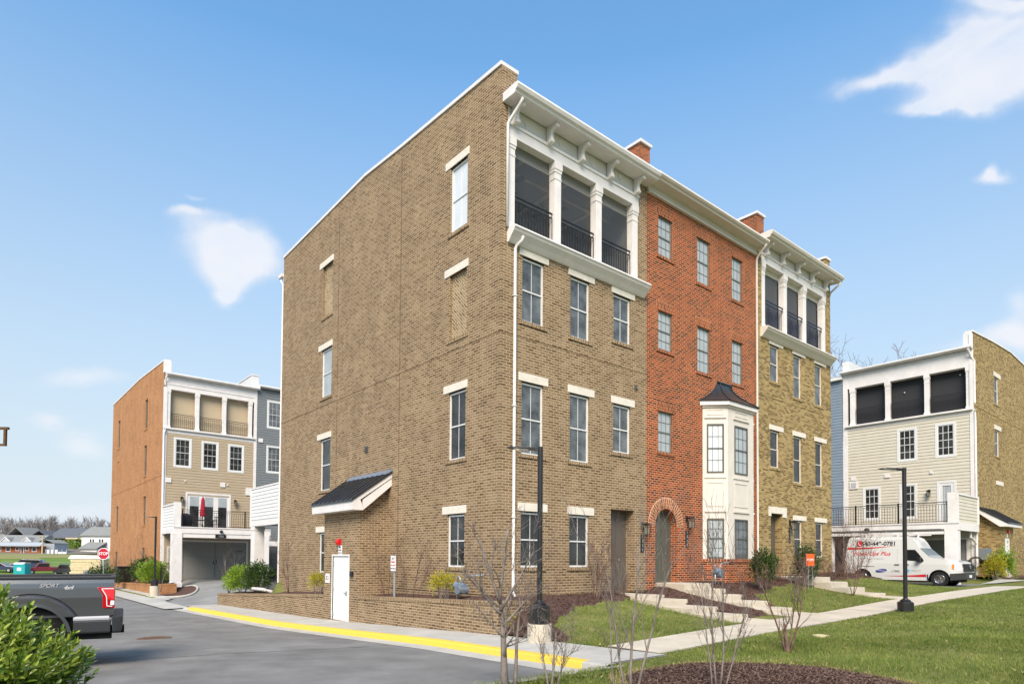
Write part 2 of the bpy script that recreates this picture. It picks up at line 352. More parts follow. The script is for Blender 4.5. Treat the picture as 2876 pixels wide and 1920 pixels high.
class L:   # a wall plane: axis 'y' (faces +-y) or 'x'; n = outward sign; offset counted inward
    def __init__(s, axis, c, n): s.axis, s.c, s.n = axis, c, n
    def P(s, a, off, z):
        t = s.c - s.n*off
        return (a, t, z) if s.axis == 'y' else (t, a, z)
    def bx(s, mb, a0, a1, o0, o1, z0, z1):
        p, q = s.P(a0, o0, z0), s.P(a1, o1, z1); mb.box(p[0], q[0], p[1], q[1], z0, z1)
    def grid(s, mb, a0, a1, z0, z1, holes=(), depth=.12):
        A = sorted({a0, a1, *[min(max(h[i], a0), a1) for h in holes for i in (0, 1)]})
        Z = sorted({z0, z1, *[min(max(h[i], z0), z1) for h in holes for i in (2, 3)]})
        for i in range(len(A)-1):
            for j in range(len(Z)-1):
                ca, cz = (A[i]+A[i+1])/2, (Z[j]+Z[j+1])/2
                if any(h[0] < ca < h[1] and h[2] < cz < h[3] for h in holes): continue
                mb.q(s.P(A[i], 0, Z[j]), s.P(A[i+1], 0, Z[j]), s.P(A[i+1], 0, Z[j+1]), s.P(A[i], 0, Z[j+1]))
        for h in holes:
            d = h[4] if len(h) > 4 else depth
            x0, x1, y0, y1 = h[:4]
            for (p, q) in (((x0, y0), (x1, y0)), ((x1, y0), (x1, y1)), ((x1, y1), (x0, y1)), ((x0, y1), (x0, y0))):
                mb.q(s.P(p[0], 0, p[1]), s.P(q[0], 0, q[1]), s.P(q[0], d, q[1]), s.P(p[0], d, p[1]))
    def siding(s, mb, a0, a1, z0, z1, holes=(), lap=.155):
        nrow = max(1, round((z1-z0)/lap)); lap = (z1-z0)/nrow
        for i in range(nrow):
            b, t = z0+i*lap, z0+(i+1)*lap; m = (b+t)/2
            cuts = sorted([(h[0], h[1]) for h in holes if h[2] < m < h[3]])
            iv = []; cur = a0
            for c in cuts:
                if c[0] > cur: iv.append((cur, c[0]))
                cur = max(cur, c[1])
            if cur < a1: iv.append((cur, a1))
            for (p, q) in iv:
                mb.q(s.P(p, -.022, b), s.P(q, -.022, b), s.P(q, 0, t), s.P(p, 0, t))
                mb.q(s.P(p, 0, b), s.P(q, 0, b), s.P(q, -.022, b), s.P(p, -.022, b))
def window(W_, parent, a0, a1, z0, z1, frame='white_vinyl', glass='curtained_glass', cols=2, rows=1, inset=.05, fwid=.046,
           lintel=None, sill=None, casing=None, mun=.012, name='window', sillm='tan_soldier', lin_m='lintel_stone', single=False, merge=False):
    m = MB(); i0, i1 = inset, inset+.06
    W_.bx(m, a0, a0+fwid, i0, i1, z0, z1); W_.bx(m, a1-fwid, a1, i0, i1, z0, z1)
    W_.bx(m, a0+fwid, a1-fwid, i0, i1, z1-fwid, z1); W_.bx(m, a0+fwid, a1-fwid, i0, i1, z0, z0+fwid)
    zm = (z0+z1)/2; g = i0+.035
    if not single: W_.bx(m, a0+fwid, a1-fwid, i0+.008, i1, zm-.018, zm+.018)
    secs = [(z0+fwid, z1-fwid)] if single else [(z0+fwid, zm-.025), (zm+.025, z1-fwid)]
    for (b, t) in secs:
        for k in range(1, cols):
            a = a0+(a1-a0)*k/cols; W_.bx(m, a-mun/2, a+mun/2, g-.012, g-.001, b, t)
        for k in range(1, rows):
            z = b+(t-b)*k/rows; W_.bx(m, a0+fwid, a1-fwid, g-.0125, g-.0015, z-mun/2, z+mun/2)
    if casing:
        c = casing
        W_.bx(m, a0-c, a0, -.03, i0+.02, z0-c, z1+c); W_.bx(m, a1, a1+c, -.03, i0+.02, z0-c, z1+c)
        W_.bx(m, a0, a1, -.028, i0+.02, z1, z1+c); W_.bx(m, a0, a1, -.028, i0+.02, z0-c, z0)
    if merge:
        m.mi = 1
        m.q(W_.P(a0+fwid, g, z0+fwid), W_.P(a1-fwid, g, z0+fwid), W_.P(a1-fwid, g, z1-fwid), W_.P(a0+fwid, g, z1-fwid))
        return m.build(name, [frame, glass], parent)
    w = m.build(name, frame, parent)
    m = MB(); m.q(W_.P(a0+fwid*.9, g, z0+fwid*.9), W_.P(a1-fwid*.9, g, z0+fwid*.9), W_.P(a1-fwid*.9, g, z1-fwid*.9), W_.P(a0+fwid*.9, g, z1-fwid*.9)); m.build('glass', glass, w)
    if lintel:
        m = MB(); W_.bx(m, lintel[0], lintel[1], -.025, .05, lintel[2], lintel[3]); m.build('lintel', lin_m, w, bevel=.006)
    if sill:
        m = MB(); W_.bx(m, a0-.1, a1+.1, -.035, .06, z0-.1, z0-.003); m.build('sill', sillm, w)
    return w
def railing(W_, parent, a0, a1, z0, z1, off, matn='black_metal', step=.11, name='railing', pattern=False, posts=()):
    m = MB()
    W_.bx(m, a0, a1, off-.02, off+.02, z1-.035, z1); W_.bx(m, a0, a1, off-.015, off+.015, z1-.15, z1-.125); W_.bx(m, a0, a1, off-.015, off+.015, z0, z0+.03)
    n = max(2, round((a1-a0)/step)); r = .008
    if pattern:
        mid = (a0+a1)/2; hw = (a1-a0)*.27; h0, h1 = z0+.06, z1-.18
        for k in range(1, n):
            a = a0+(a1-a0)*k/n
            if abs(a-mid) < hw: continue
            W_.bx(m, a-r, a+r, off-r, off+r, z0+.03, z1-.15)
        for k in range(4):
            w = hw*(1-k*.24); g0 = h0+(h1-h0)*.12*k; g1 = h1-(h1-h0)*.12*k
            for (p, q, s, t) in ((mid-w, mid+w, g0, g0+.022), (mid-w, mid+w, g1-.022, g1), (mid-w, mid-w+.02, g0+.022, g1-.022), (mid+w-.02, mid+w, g0+.022, g1-.022)):
                W_.bx(m, p, q, off-.01, off+.01, s, t)
        m.prism([W_.P(mid-hw*.3, off-.006, h0+.25), W_.P(mid-hw*.3+.03, off-.006, h0+.25), W_.P(mid+hw*.3, off-.006, h1-.25), W_.P(mid+hw*.3-.03, off-.006, h1-.25)], Vector(W_.P(0, .012, 0))-Vector(W_.P(0, 0, 0)))
    else:
        for k in range(n+1):
            a = a0+(a1-a0)*k/n
            W_.bx(m, a-r, a+r, off-r, off+r, z0+.03, z1-.125)
    for a in posts: W_.bx(m, a-.035, a+.035, off-.035, off+.035, z0-.05, z1+.03)
    return m.build(name, matn, parent)
def text(s, size, loc, xdir, zdir, matn, name, parent=None, shear=0, depth=.003, bold=0, align='CENTER'):
    cu = bpy.data.curves.new('t', 'FONT'); cu.body = s; cu.size = size; cu.extrude = depth; cu.shear = shear; cu.offset = bold
    cu.align_x = align; cu.align_y = 'CENTER'
    to = bpy.data.objects.new('t', cu); COL.objects.link(to)
    dg = bpy.context.evaluated_depsgraph_get(); me = bpy.data.meshes.new_from_object(to.evaluated_get(dg))
    bpy.data.objects.remove(to)
    X = Vector(xdir).normalized(); Zv = Vector(zdir).normalized(); Y = Zv.cross(X)
    M = Matrix((( X.x, Zv.x, -Y.x, loc[0]), (X.y, Zv.y, -Y.y, loc[1]), (X.z, Zv.z, -Y.z, loc[2]), (0, 0, 0, 1)))
    me.transform(M); me.materials.clear(); me.materials.append(MATS[matn])
    me.name = name; o = bpy.data.objects.new(name, me); COL.objects.link(o)
    if parent is not None: o.parent = parent
    return o
def child(o, parent): o.parent = parent; return o
def ip(x, xs, ys): return float(np.interp(x, xs, ys))
def sstep(t): t = min(1, max(0, t)); return t*t*(3-2*t)
# ------------------------------------------------------------ terrain heights
def rz(y): return ip(y, [-6, -1.2, 6.45, 8.6, 21, 30, 45, 60, 75, 96, 104, 160, 180, 230, 400, 900], [0, -.11, -.42, -.49, -.72, -.75, -.8, -1.0, -1.3, -1.62, -1.6, 1.62, 1.85, 3.2, 9, 14])
def sz(x): return ip(x, [-1, 3, 8, 12.5, 20, 30, 60], [0, .12, .2, .36, .5, .6, .65])
def bz(x): return ip(x, [-1, 0, 5.9, 6.6, 7.0, 12.5, 14, 19, 21, 23.5, 29, 31, 33, 60], [.5, .62, .62, .78, .86, .9, .98, 1.1, 1.0, .45, .42, .55, .75, .8])
def H(x, y):
    s = sz(x) if x > -3 else 0
    if y >= 15.4 and x > -1 and x < 22:      # alley behind the row
        k = ip(y, [15.4, 18, 21, 36, 60], [-.35, -.5, -.6, -.0, -.3]); y0 = rz(y)
        t = sstep((x+1)/2.5)
        if y > 55: return rz(y)
        return y0*(1-t)+k*t
    if y > 55: return rz(y)
    yd = s + (bz(x)-s)*min(1, (y+4.4)/4.0)**1.6 if y > -4.4 else s
    if x > 23: yd = s + (bz(x)-s)*sstep((y+4.0)/1.6) if y > -4.0 else s
    lo, hi = (-1.15, -.05) if y < -1.3 else (-.9, -.1)
    if y < -1.3: hi = 1.2
    t = sstep((x-lo)/(hi-lo))
    return rz(y)*(1-t)+yd*t
def draped(name, xs, ys, zf, matn, inside=None, kind=True, smooth=True):
    m = MB(); idx = {}
    for j, y in enumerate(ys):
        for i, x in enumerate(xs):
            idx[i, j] = len(m.v); m.v.append((x, y, zf(x, y)))
    for j in range(len(ys)-1):
        for i in range(len(xs)-1):
            if inside and not inside((xs[i]+xs[i+1])/2, (ys[j]+ys[j+1])/2): continue
            m.f.append((idx[i, j], idx[i+1, j], idx[i+1, j+1], idx[i, j+1])); m.m.append(0)
    o = m.build(name, matn, smooth=smooth)
    if kind: struct(o)
    return o
def fr(a, b, s): return list(np.arange(a, b-1e-6, s)) + [b]
CURBX = -2.42
def isroad(x, y): return (y > -5.95 and y < 58 and x < CURBX-.3) or (x >= CURBX-.31 and x < 14 and y > 20.9 and y < 36.2 and (y > 21+0*x) and not (x < 1.0 and y > 28.5))
XS = [-900, -500, -250, -150, -90, -60, -45, -35, -28, -22, -18, -16] + fr(-14, 22, .3) + fr(22.5, 45, 1.0) + [50, 60, 80, 120, 200, 400, 900]
YS = [-700, -300, -120, -60, -35, -25, -20] + fr(-17, 12, .3) + fr(12.5, 40, .5) + fr(42, 60, 2) + fr(64, 180, 4) + [200, 230, 300, 400, 600, 1200]
def gz(x, y):
    h = H(x, y)
    if isroad(x, y) or (x < CURBX+.05 and -6.2 < y < 58 and x > -50) : h -= .35
    if 22.9 < x < 33 and -3.2 < y < 12: h -= .06
    if -.9 < x < 19 and 0.3 < y < 15: h -= .5
    if -4.5 < y < .3 and (4.3 < x < 5.3 or 6.6 < x < 7.8 or 13.7 < x < 14.9): h -= .25
    return h - .015
ground = draped('ground', XS, YS, gz, 'grass_ground')
# far field: its own sheet so that it keeps its fresh green
draped('field', fr(-60, 60, 6), fr(106, 160, 4), lambda x, y: H(x, y)+.03, 'far_grass')
draped('dry_field', fr(-60, 60, 6), fr(146, 178, 4), lambda x, y: H(x, y)+.06, 'dry_grass', inside=lambda x, y: y > 148+3*math.sin(x*.2))
draped('parking_lot', fr(-60, 60, 6), fr(60, 106, 4), lambda x, y: H(x, y)+.03, 'asphalt_light')
# ------------------------------------------------------------ road
def roadz(x, y):
    return rz(y)-.13 + .06*sstep((CURBX-.6-x)/4.0)
draped('road', [-60, -40, -25] + fr(-18, -3.1, .5), fr(-5.6, 30, .4)+fr(32, 60, 2), roadz, 'asphalt')
m = MB(); ys = fr(-6.0, 30, .4)   # concrete gutter pan
for a, b in zip(ys[:-1], ys[1:]):
    m.q((-3.12, a, roadz(-3.12, a)+.006), (CURBX-.28, a, rz(a)-.115), (CURBX-.28, b, rz(b)-.115), (-3.12, b, roadz(-3.12, b)+.006))
for x0, x1 in zip(fr(-30, -3.12, .7)[:-1], fr(-30, -3.12, .7)[1:]):
    m.q((x0, -6.02, rz(-6)-.09), (x1, -6.02, rz(-6)-.09), (x1, -5.55, roadz(x1, -5.55)+.006), (x0, -5.55, roadz(x0, -5.55)+.006))
m.q((-3.12, -6.02, -.09), (CURBX-.28, -6.02, -.09), (CURBX-.28, -6.0, -.115), (-3.12, -6.0, -.115))
struct(m.build('gutter', 'concrete'))
# kerb: yellow painted stretch and bare concrete stretches
def kerb(name, y0, y1, mt, fall=0):
    m = MB(); ys = fr(y0, y1, .4)
    for a, b in zip(ys[:-1], ys[1:]):
        za, zb = rz(a), rz(b)
        ka = kb = 0
        if fall:
            ka = .09*sstep((a-y0)/(y1-y0)) if fall > 0 else .09*sstep((y1-a)/(y1-y0)); kb = .09*sstep((b-y0)/(y1-y0)) if fall > 0 else .09*sstep((y1-b)/(y1-y0))
        pr = [(-.28, -.13), (-.25, -.02), (-.20, .008), (-.03, .008)]
        for (p, q) in zip(pr[:-1], pr[1:]):
            m.q((CURBX+p[0], a, za+p[1]-(ka if p[1] > -.1 else 0)), (CURBX+q[0], a, za+q[1]-ka), (CURBX+q[0], b, zb+q[1]-kb), (CURBX+p[0], b, zb+p[1]-(kb if p[1] > -.1 else 0)))
    return struct(m.build(name, mt, smooth=True))
kerb('yellow_kerb', -5.5, 19.2, 'yellow_paint'); kerb('kerb', 19.2, 21.2, 'concrete', 1); kerb('kerb', -6.02, -5.5, 'concrete')
m = MB()   # kerb and ramp along the cross street
for x0, x1 in zip(fr(-30, CURBX, .6)[:-1], fr(-30, CURBX, .6)[1:]):
    for (p, q) in zip([(0, -.09), (-.03, -.02), (-.16, -.01)][:-1], [(0, -.09), (-.03, -.02), (-.16, -.01)][1:]):
        m.q((x0, -6.02+p[0], p[1]), (x1, -6.02+p[0], p[1]), (x1, -6.02+q[0], q[1]), (x0, -6.02+q[0], q[1]))
struct(m.build('kerb', 'concrete'))
# sidewalk beside the building with score joints
def slab(m, x0, x1, y0, y1, zf, off=.004, n=3):
    g = .006; xs = np.linspace(x0+g, x1-g, n); 
    for i in range(n-1):
        ys = np.linspace(y0+g, y1-g, n)
        for j in range(n-1):
            m.q((xs[i], ys[j], zf(xs[i], ys[j])+off), (xs[i+1], ys[j], zf(xs[i+1], ys[j])+off), (xs[i+1], ys[j+1], zf(xs[i+1], ys[j+1])+off), (xs[i], ys[j+1], zf(xs[i], ys[j+1])+off))
m = MB()
sy = -5.9
while sy < 20.6:
    slab(m, CURBX-.03, -.99, sy, min(sy+1.5, 20.9), lambda x, y: rz(y)); sy += 1.5
struct(m.build('sidewalk', 'concrete'))
draped("sidewalk_bed", [CURBX-.04, -1.6, -.99], fr(-5.95, 20.9, .5), lambda x, y: rz(y)-.008, 'asphalt_light')
m = MB(); x = -.99
def swz(x, y): return sz(x)
while x < 24:
    x1 = x+1.45; slab(m, x, x1, -5.78, -4.55, swz, .006, 3); x = x1
# branch at the far end swinging towards the lawn
for k in range(9):
    a = k*1.45; c, s_ = math.cos(R(-52)), math.sin(R(-52))
    def W2(u, v): return (x-.6+u*c-v*s_, -4.9+u*s_+v*c)
    P4 = [W2(a+.01, -.6), W2(a+1.44, -.6), W2(a+1.44, .6), W2(a+.01, .6)]
    m.q(*[(p[0], p[1], sz(p[0])+.010) for p in P4])
struct(m.build('front_walk', 'concrete_warm'))
draped('front_walk_bed', fr(-.99, x, 1.0), [-5.8, -5.1, -4.53], lambda x, y: sz(x)-.006, 'concrete_warm')
# alley apron and alley
def alz(x, y):
    t = sstep((x-CURBX)/3.0); return (rz(y)-.11)*(1-t)+(H(x, y)+.02)*t
draped('alley', fr(CURBX-.3, 14, .5), fr(20.9, 36.25, .45), alz, 'asphalt_light', inside=lambda x, y: not (x > -1 and y < 21.5 and x < 0))
m = MB()
for a, b in zip(fr(20.2, 60, .8)[:-1], fr(20.2, 60, .8)[1:]):
    xr_ = CURBX+.1+.9*sstep((a-25)/3)
    e_ = -.06+.075*sstep((a-25)/3); m.q((-3.45, a, rz(a)-.08), (xr_, a, rz(a)+e_), (xr_, b, rz(b)+e_), (-3.45, b, rz(b)-.08))
struct(m.build('driveway_apron', 'concrete'))
# mulch beds
def yb(x): return ip(x, [-1.0, -.5, 0, .9, 2.2, 4.3, 5.4, 7.9, 8.2, 9, 11, 13.7, 15.2, 17, 21.5, 24], [-3.5, -3.0, -2.1, -1.55, -1.15, -.85, -4.0, -3.4, -2.5, -2.0, -1.35, -1.0, -1.3, -1.2, -1.2, -1.0])
def inbed(x, y): return yb(x)+.1*math.sin(x*5)+.06*math.sin(x*13+1) < y < .35 and -.95 < x < 24 and not (4.3 < x < 5.32 or 6.6 < x < 7.82 or 13.7 < x < 14.9)
m = MB()
for (xa, xb) in ((-.95, 4.3), (5.32, 6.6), (7.82, 13.7), (14.9, 24)):
    xs_ = fr(xa, xb, .1); NB = 26
    for x0, x1 in zip(xs_[:-1], xs_[1:]):
        def col(x):
            y0 = yb(x)+.1*math.sin(x*5)+.06*math.sin(x*13+1)
            return [(x, y0+(.34-y0)*k/NB, H(x, y0+(.34-y0)*k/NB)+(.035+.012*math.sin(x*9+k)*math.sin(k*2.1-x*3) if k else -.02)) for k in range(NB+1)]
        A, B = col(x0), col(x1)
        for k in range(NB): m.q(A[k], B[k], B[k+1], A[k+1])
struct(m.build('mulch_bed', 'mulch'))
m = MB(); kb = MB(); ring_ = []
for k in range(48):
    a = 2*math.pi*k/48; ring_.append((-.75+1.35*math.cos(a)*(1+.1*math.sin(a*2)), 31.2+2.6*math.sin(a)))
def az2(x, y): return alz(x, y)+.09
for k in range(48):
    p, q = ring_[k], ring_[(k+1) % 48]
    for i in range(5):
        f0, f1 = i/5, (i+1)/5; C0 = (-.75, 31.2)
        P_ = [(C0[0]+(r[0]-C0[0])*f, C0[1]+(r[1]-C0[1])*f) for r, f in ((p, f0), (p, f1), (q, f1), (q, f0))]
        m.q(*[(x, y, az2(x, y)) for x, y in P_])
struct(m.build('mulch_bed', 'mulch', smooth=True))
kb.tube([(x, y, az2(x, y)-.03) for x, y in ring_+ring_[:1]], .075, 6); struct(kb.build('bed_kerb', 'concrete', smooth=True))
draped('mulch_bed', fr(33.0, 40, .3), fr(-3.3, -1.7, .3), lambda x, y: H(x, y)+.05, 'mulch')
MC, MR = (-2.2, -8.55), 1.85
m = MB(); rings = 12; nn = 60
for i in range(rings):
    for k in range(nn):
        def pt(i, k):
            a = 2*math.pi*k/nn; r = MR*i/rings*(1+.05*math.sin(3*a+1)+.03*math.sin(7*a)); x, y = MC[0]+r*math.cos(a), MC[1]+r*math.sin(a)
            return (x, y, H(x, y)+.01+.10*(1-(i/rings)**2)+.008*math.sin(x*17+y*13))
        if i == 0: m.q(pt(0, 0), pt(1, k), pt(1, k+1))
        else: m.q(pt(i, k), pt(i+1, k), pt(i+1, k+1), pt(i, k+1))
struct(m.build('mulch_ring', 'mulch', smooth=True))
# ------------------------------------------------------------ tan corner townhouse
FY = L('y', 0.0, -1); FX = L('x', 0.0, -1)
def coping(m, x0, x1, prof, th=.09, ov=.04):   # coping following a roof profile [(y,z)...] along y
    for (a, b) in zip(prof[:-1], prof[1:]):
        m.hexa([(x0-ov, a[0], a[1]), (x1+ov, a[0], a[1]), (x1+ov, b[0], b[1]), (x0-ov, b[0], b[1]),
                (x0-ov, a[0], a[1]+th), (x1+ov, a[0], a[1]+th), (x1+ov, b[0], b[1]+th), (x0-ov, b[0], b[1]+th)])
def bracket(W_, parent, a, ztop, zbot, depth, name='bracket', w=.11, mt='white_paint'):
    m = MB(); pts = []
    h = ztop-zbot
    prof = [(0, 0), (-depth, 0), (-depth, -.06), (-depth*.93, -.10), (-depth*.75, -.12), (-depth*.55, -.2*h-.04), (-depth*.42, -.42*h), (-depth*.40, -.6*h), (-depth*.46, -.78*h), (-depth*.42, -.93*h), (-depth*.25, -h), (0, -h)]
    p3 = [W_.P(a-w/2, o, ztop+z) for (o, z) in prof]
    d = Vector(W_.P(a+w/2, 0, 0))-Vector(W_.P(a-w/2, 0, 0))
    m.prism(p3, d)
    c = W_.P(a-w/2-.01, -depth*.38, zbot+.05)
    e = Vector(W_.P(a+w/2+.01, -depth*.38, zbot+.05)); m.tube([c, e], .05, 8)
    c = W_.P(a-w/2-.01, -depth*.88, ztop-.09); e = Vector(W_.P(a+w/2+.01, -depth*.88, ztop-.09)); m.tube([c, e], .05, 8)
    return m.build(name, mt, parent)
def moulding(m, W_, a0, a1, z, prof, ret0=True, ret1=True):
    """profile [(projection, dz)...] swept along a, with mitred returns to the wall"""
    for (p, q) in zip(prof[:-1], prof[1:]):
        m.q(W_.P(a0 + (0 if not ret0 else 0), -p[0], z+p[1]), W_.P(a1, -p[0], z+p[1]), W_.P(a1, -q[0], z+q[1]), W_.P(a0, -q[0], z+q[1]))
    for a in (a0, a1):
        m.q(*[W_.P(a, -p[0], z+p[1]) for p in prof])
def wall_lantern(W_, parent, a, z, h=.42, name='wall_lantern'):
    m = MB()
    W_.bx(m, a-.05, a+.05, -.03, 0, z-.02, z+.2); W_.bx(m, a-.02, a+.02, -.2, -.03, z+.12, z+.15)
    W_.bx(m, a-.10, a+.10, -.30, -.08, z+.08, z+.11); W_.bx(m, a-.07, a+.07, -.26, -.12, z+.11, z+.15)
    for (s, t) in ((-.075, -.105), (.062, -.105), (-.075, -.275), (.062, -.275)): W_.bx(m, a+s, a+s+.013, t, t+.013, z-.20, z+.08)
    W_.bx(m, a-.085, a+.085, -.285, -.095, z-.22, z-.20)
    m.mi = 1; W_.bx(m, a-.045, a+.045, -.245, -.135, z-.195, z+.06)
    return m.build(name, ['black_metal', 'lantern_glass'], parent)

tan = thing('townhouse', 'four-storey tan brick corner townhouse with white screened balcony and blank side wall', 'house')
T = 'white_paint'
# front wall
wx = [(.73, 1.52), (2.54, 3.33), (4.37, 5.17)]
holes = [(*wx[0], 7.95, 9.69), (*wx[1], 7.95, 9.69), (*wx[2], 8.25, 9.69), (*wx[0], 4.41, 6.34), (*wx[1], 4.41, 6.34), (*wx[2], 4.87, 6.34),
         (*wx[0], 1.42, 2.90), (*wx[1], 1.42, 2.90), (4.28, 5.38, .55, 3.15, .34)]
m = MB(); FY.grid(m, 0, 5.95, .2, 10.2, holes, .13)
m.q((.004, 0, 10.2), (.2, 0, 10.2), (.2, 0, 13.7), (.004, 0, 13.7)); m.q((.2, 0, 10.2), (.2, .3, 10.2), (.2, .3, 13.7), (.2, 0, 13.7)); FY.bx(m, 5.56, 5.95, 0, .3, 10.2, 13.62)
FY.bx(m, 0, 5.95, -.012, .002, 7.50, 7.575)
# side wall: holes for windows and blind panels
sy_ = {1: (1.50, 2.33), 2: (10.22, 11.14)}
sh = [(*sy_[1], 10.90, 12.83), (*sy_[1], 7.84, 9.69, .10), (*sy_[1], 4.40, 6.33), (*sy_[1], 1.40, 2.88),
      (*sy_[2], 10.97, 12.98, .10), (*sy_[2], 7.82, 9.70), (*sy_[2], 4.20, 6.20), (10.3, 11.14, 1.06, 2.60)]
FX.grid(m, 0, 15.35, -1.0, 14.3, sh, .13)
prof = [(0, 14.50), (1.66, 14.60), (5.2, 14.82), (7.6, 15.02), (15.35, 14.86)]
m.q(*[(0, y, z) for y, z in ((0, 14.3), (15.35, 14.3), (15.35, 14.86), (7.6, 15.02), (5.2, 14.82), (1.66, 14.60), (0, 14.50))])
m.q((.52, 0, 13.7), (.52, 15.35, 13.7), *[(.52, y, z) for y, z in prof[::-1]])
m.q((0, 0, 13.6), (.52, 0, 13.6), (.52, 0, 14.50), (0, 0, 14.50))
m.q((0, 15.35, -1), (5.95, 15.35, -1), (5.95, 15.35, 14.0), (0, 15.35, 14.86))
FX.bx(m, 0, 15.35, -.012, .002, 7.50, 7.575)
FX.bx(m, 0, 5.8, -.02, .002, .70, .78)
m.build('wall', 'tan_brick', tan)
m = MB()
for y in (5.1, 9.69): FX.bx(m, y-.012, y+.012, -.004, .01, .6, 14.4)
m.build('control_joint', 'brass_joint', tan)
m = MB(); FX.bx(m, *sy_[1], .09, .11, 7.84, 9.69); m.build('blind_panel', 'tan_diagonal', tan)
m = MB(); FX.bx(m, *sy_[2], .09, .11, 10.97, 12.98); m.build('blind_panel', 'tan_diagonal', tan)
m = MB(); coping(m, 0, .52, prof, .10); m.build('coping', 'white_paint', tan)
m = MB(); m.q((.52, .1, 13.75), (5.6, .1, 13.75), (5.6, 7.6, 14.3), (.52, 7.6, 14.3)); m.q((.52, 7.6, 14.3), (5.6, 7.6, 14.3), (5.6, 15.35, 13.9), (.52, 15.35, 13.9)); m.build('roof', 'shingle_dark', tan)
for i, (a, b) in enumerate(wx):
    z3 = 7.95 if i < 2 else 8.25; z2 = 4.41 if i < 2 else 4.87
    lx = [(.62, 1.68), (2.45, 3.53), (4.28, 5.36)][i]
    window(FY, tan, a, b, z3, 9.66, lintel=(*lx, 9.69, 9.91), sill=1); window(FY, tan, a, b, z2, 6.31, lintel=(*lx, 6.34, 6.56), sill=1)
    if i < 2: window(FY, tan, a, b, 1.42, 2.87, glass='dark_glass', lintel=(*lx, 2.90, 3.12), sill=1)
for (s, zz, gl) in ((1, (10.90, 12.80), 'white_blind_glass'), (1, (4.40, 6.30), 'dark_glass'), (1, (1.40, 2.85), 'dark_glass'), (2, (7.82, 9.67), 'blind_glass'), (2, (4.20, 6.17), 'dark_glass'), (2, (1.06, 2.57), 'dark_glass')):
    a, b = sy_[s]
    la, lb = (1.42, 2.57) if s == 1 else (10.16, 11.42)
    window(FX, tan, a, b, *zz, glass=gl, lintel=(la, lb, zz[1]+.03, zz[1]+.25), sill=1, cols=2 if s == 1 else 1)
for (s, z) in ((1, 9.69), (2, 12.98)):
    la, lb = (1.42, 2.57) if s == 1 else (10.16, 11.42)
    m = MB(); FX.bx(m, la, lb, -.025, .05, z, z+.22); m.build('lintel', 'lintel_stone', tan, bevel=.006)
    m = MB(); FX.bx(m, sy_[s][0]-.1, sy_[s][1]+.1, -.03, .05, {1: 7.74, 2: 10.87}[s], {1: 7.838, 2: 10.968}[s]); m.build('sill', 'tan_soldier', tan)
# balcony: ledge, columns, beam, frieze, screens, rails
lp = [(0, .04), (.32, .0), (.34, -.05), (.30, -.09), (.28, -.13), (.17, -.24), (.10, -.32), (.06, -.36), (0, -.36)]
m = MB(); moulding(m, FY, .2, 5.78, 10.24, lp); m.build('ledge', 'white_paint', tan, smooth=False)
bal = MB(); FY.bx(bal, .2, 5.56, .30, .32, 10.2, 13.3); balc = None
m = MB(); FY.bx(m, .2, 5.556, 0, 3.0, 10.16, 10.27)
balc = m.build('balcony', 'cream_paint', tan)
def column(par, a0, a1, z0, z1, W_=FY, dep=.26, mt='white_paint', flat=False):
    m = MB(); w = a1-a0
    W_.bx(m, a0+.015, a1-.015, .012, dep-.012, z0, z1-.002)
    W_.bx(m, a0-.015, a1+.015, -.02, dep+.01, z1-.22, z1); W_.bx(m, a0-.003, a1+.003, -.004, dep, z1-.30, z1-.22)
    W_.bx(m, a0, a1, -.0, dep, z1-.50, z1-.46); W_.bx(m, a0-.01, a1+.01, -.015, dep+.01, z0, z0+.16)
    return m.build('column', mt, par, bevel=.006)
for a, b in ((.22, .48), (1.91, 2.18), (3.60, 3.87), (5.27, 5.545)): column(balc, a, b, 10.27, 12.74)
m = MB(); FY.bx(m, .2, 5.558, 0, .32, 12.74, 13.08); FY.bx(m, .2, 5.56, -.03, .0, 13.02, 13.10)
FY.bx(m, .2, 5.558, .03, .3, 13.1, 13.7)
for k in range(4):
    a = .85+k*1.28; FY.bx(m, a-.5+.05, a+.5, .02, .04, 13.17, 13.19)
    d = .11
    m.prism([FY.P(a-d*.7, .015, 13.36), FY.P(a, .015, 13.22), FY.P(a+d*.7, .015, 13.36), FY.P(a, .015, 13.50)], (0, .02, 0))
m.build('frieze', T, tan)
for a, b in ((.48, 1.91), (2.18, 3.60), (3.87, 5.27)):
    railing(FY, balc, a, b, 10.42, 11.28, .11)
    m = MB(); FY.bx(m, a, b, .24, .25, 12.42, 12.74); m.build('screen_track', 'soffit', balc)
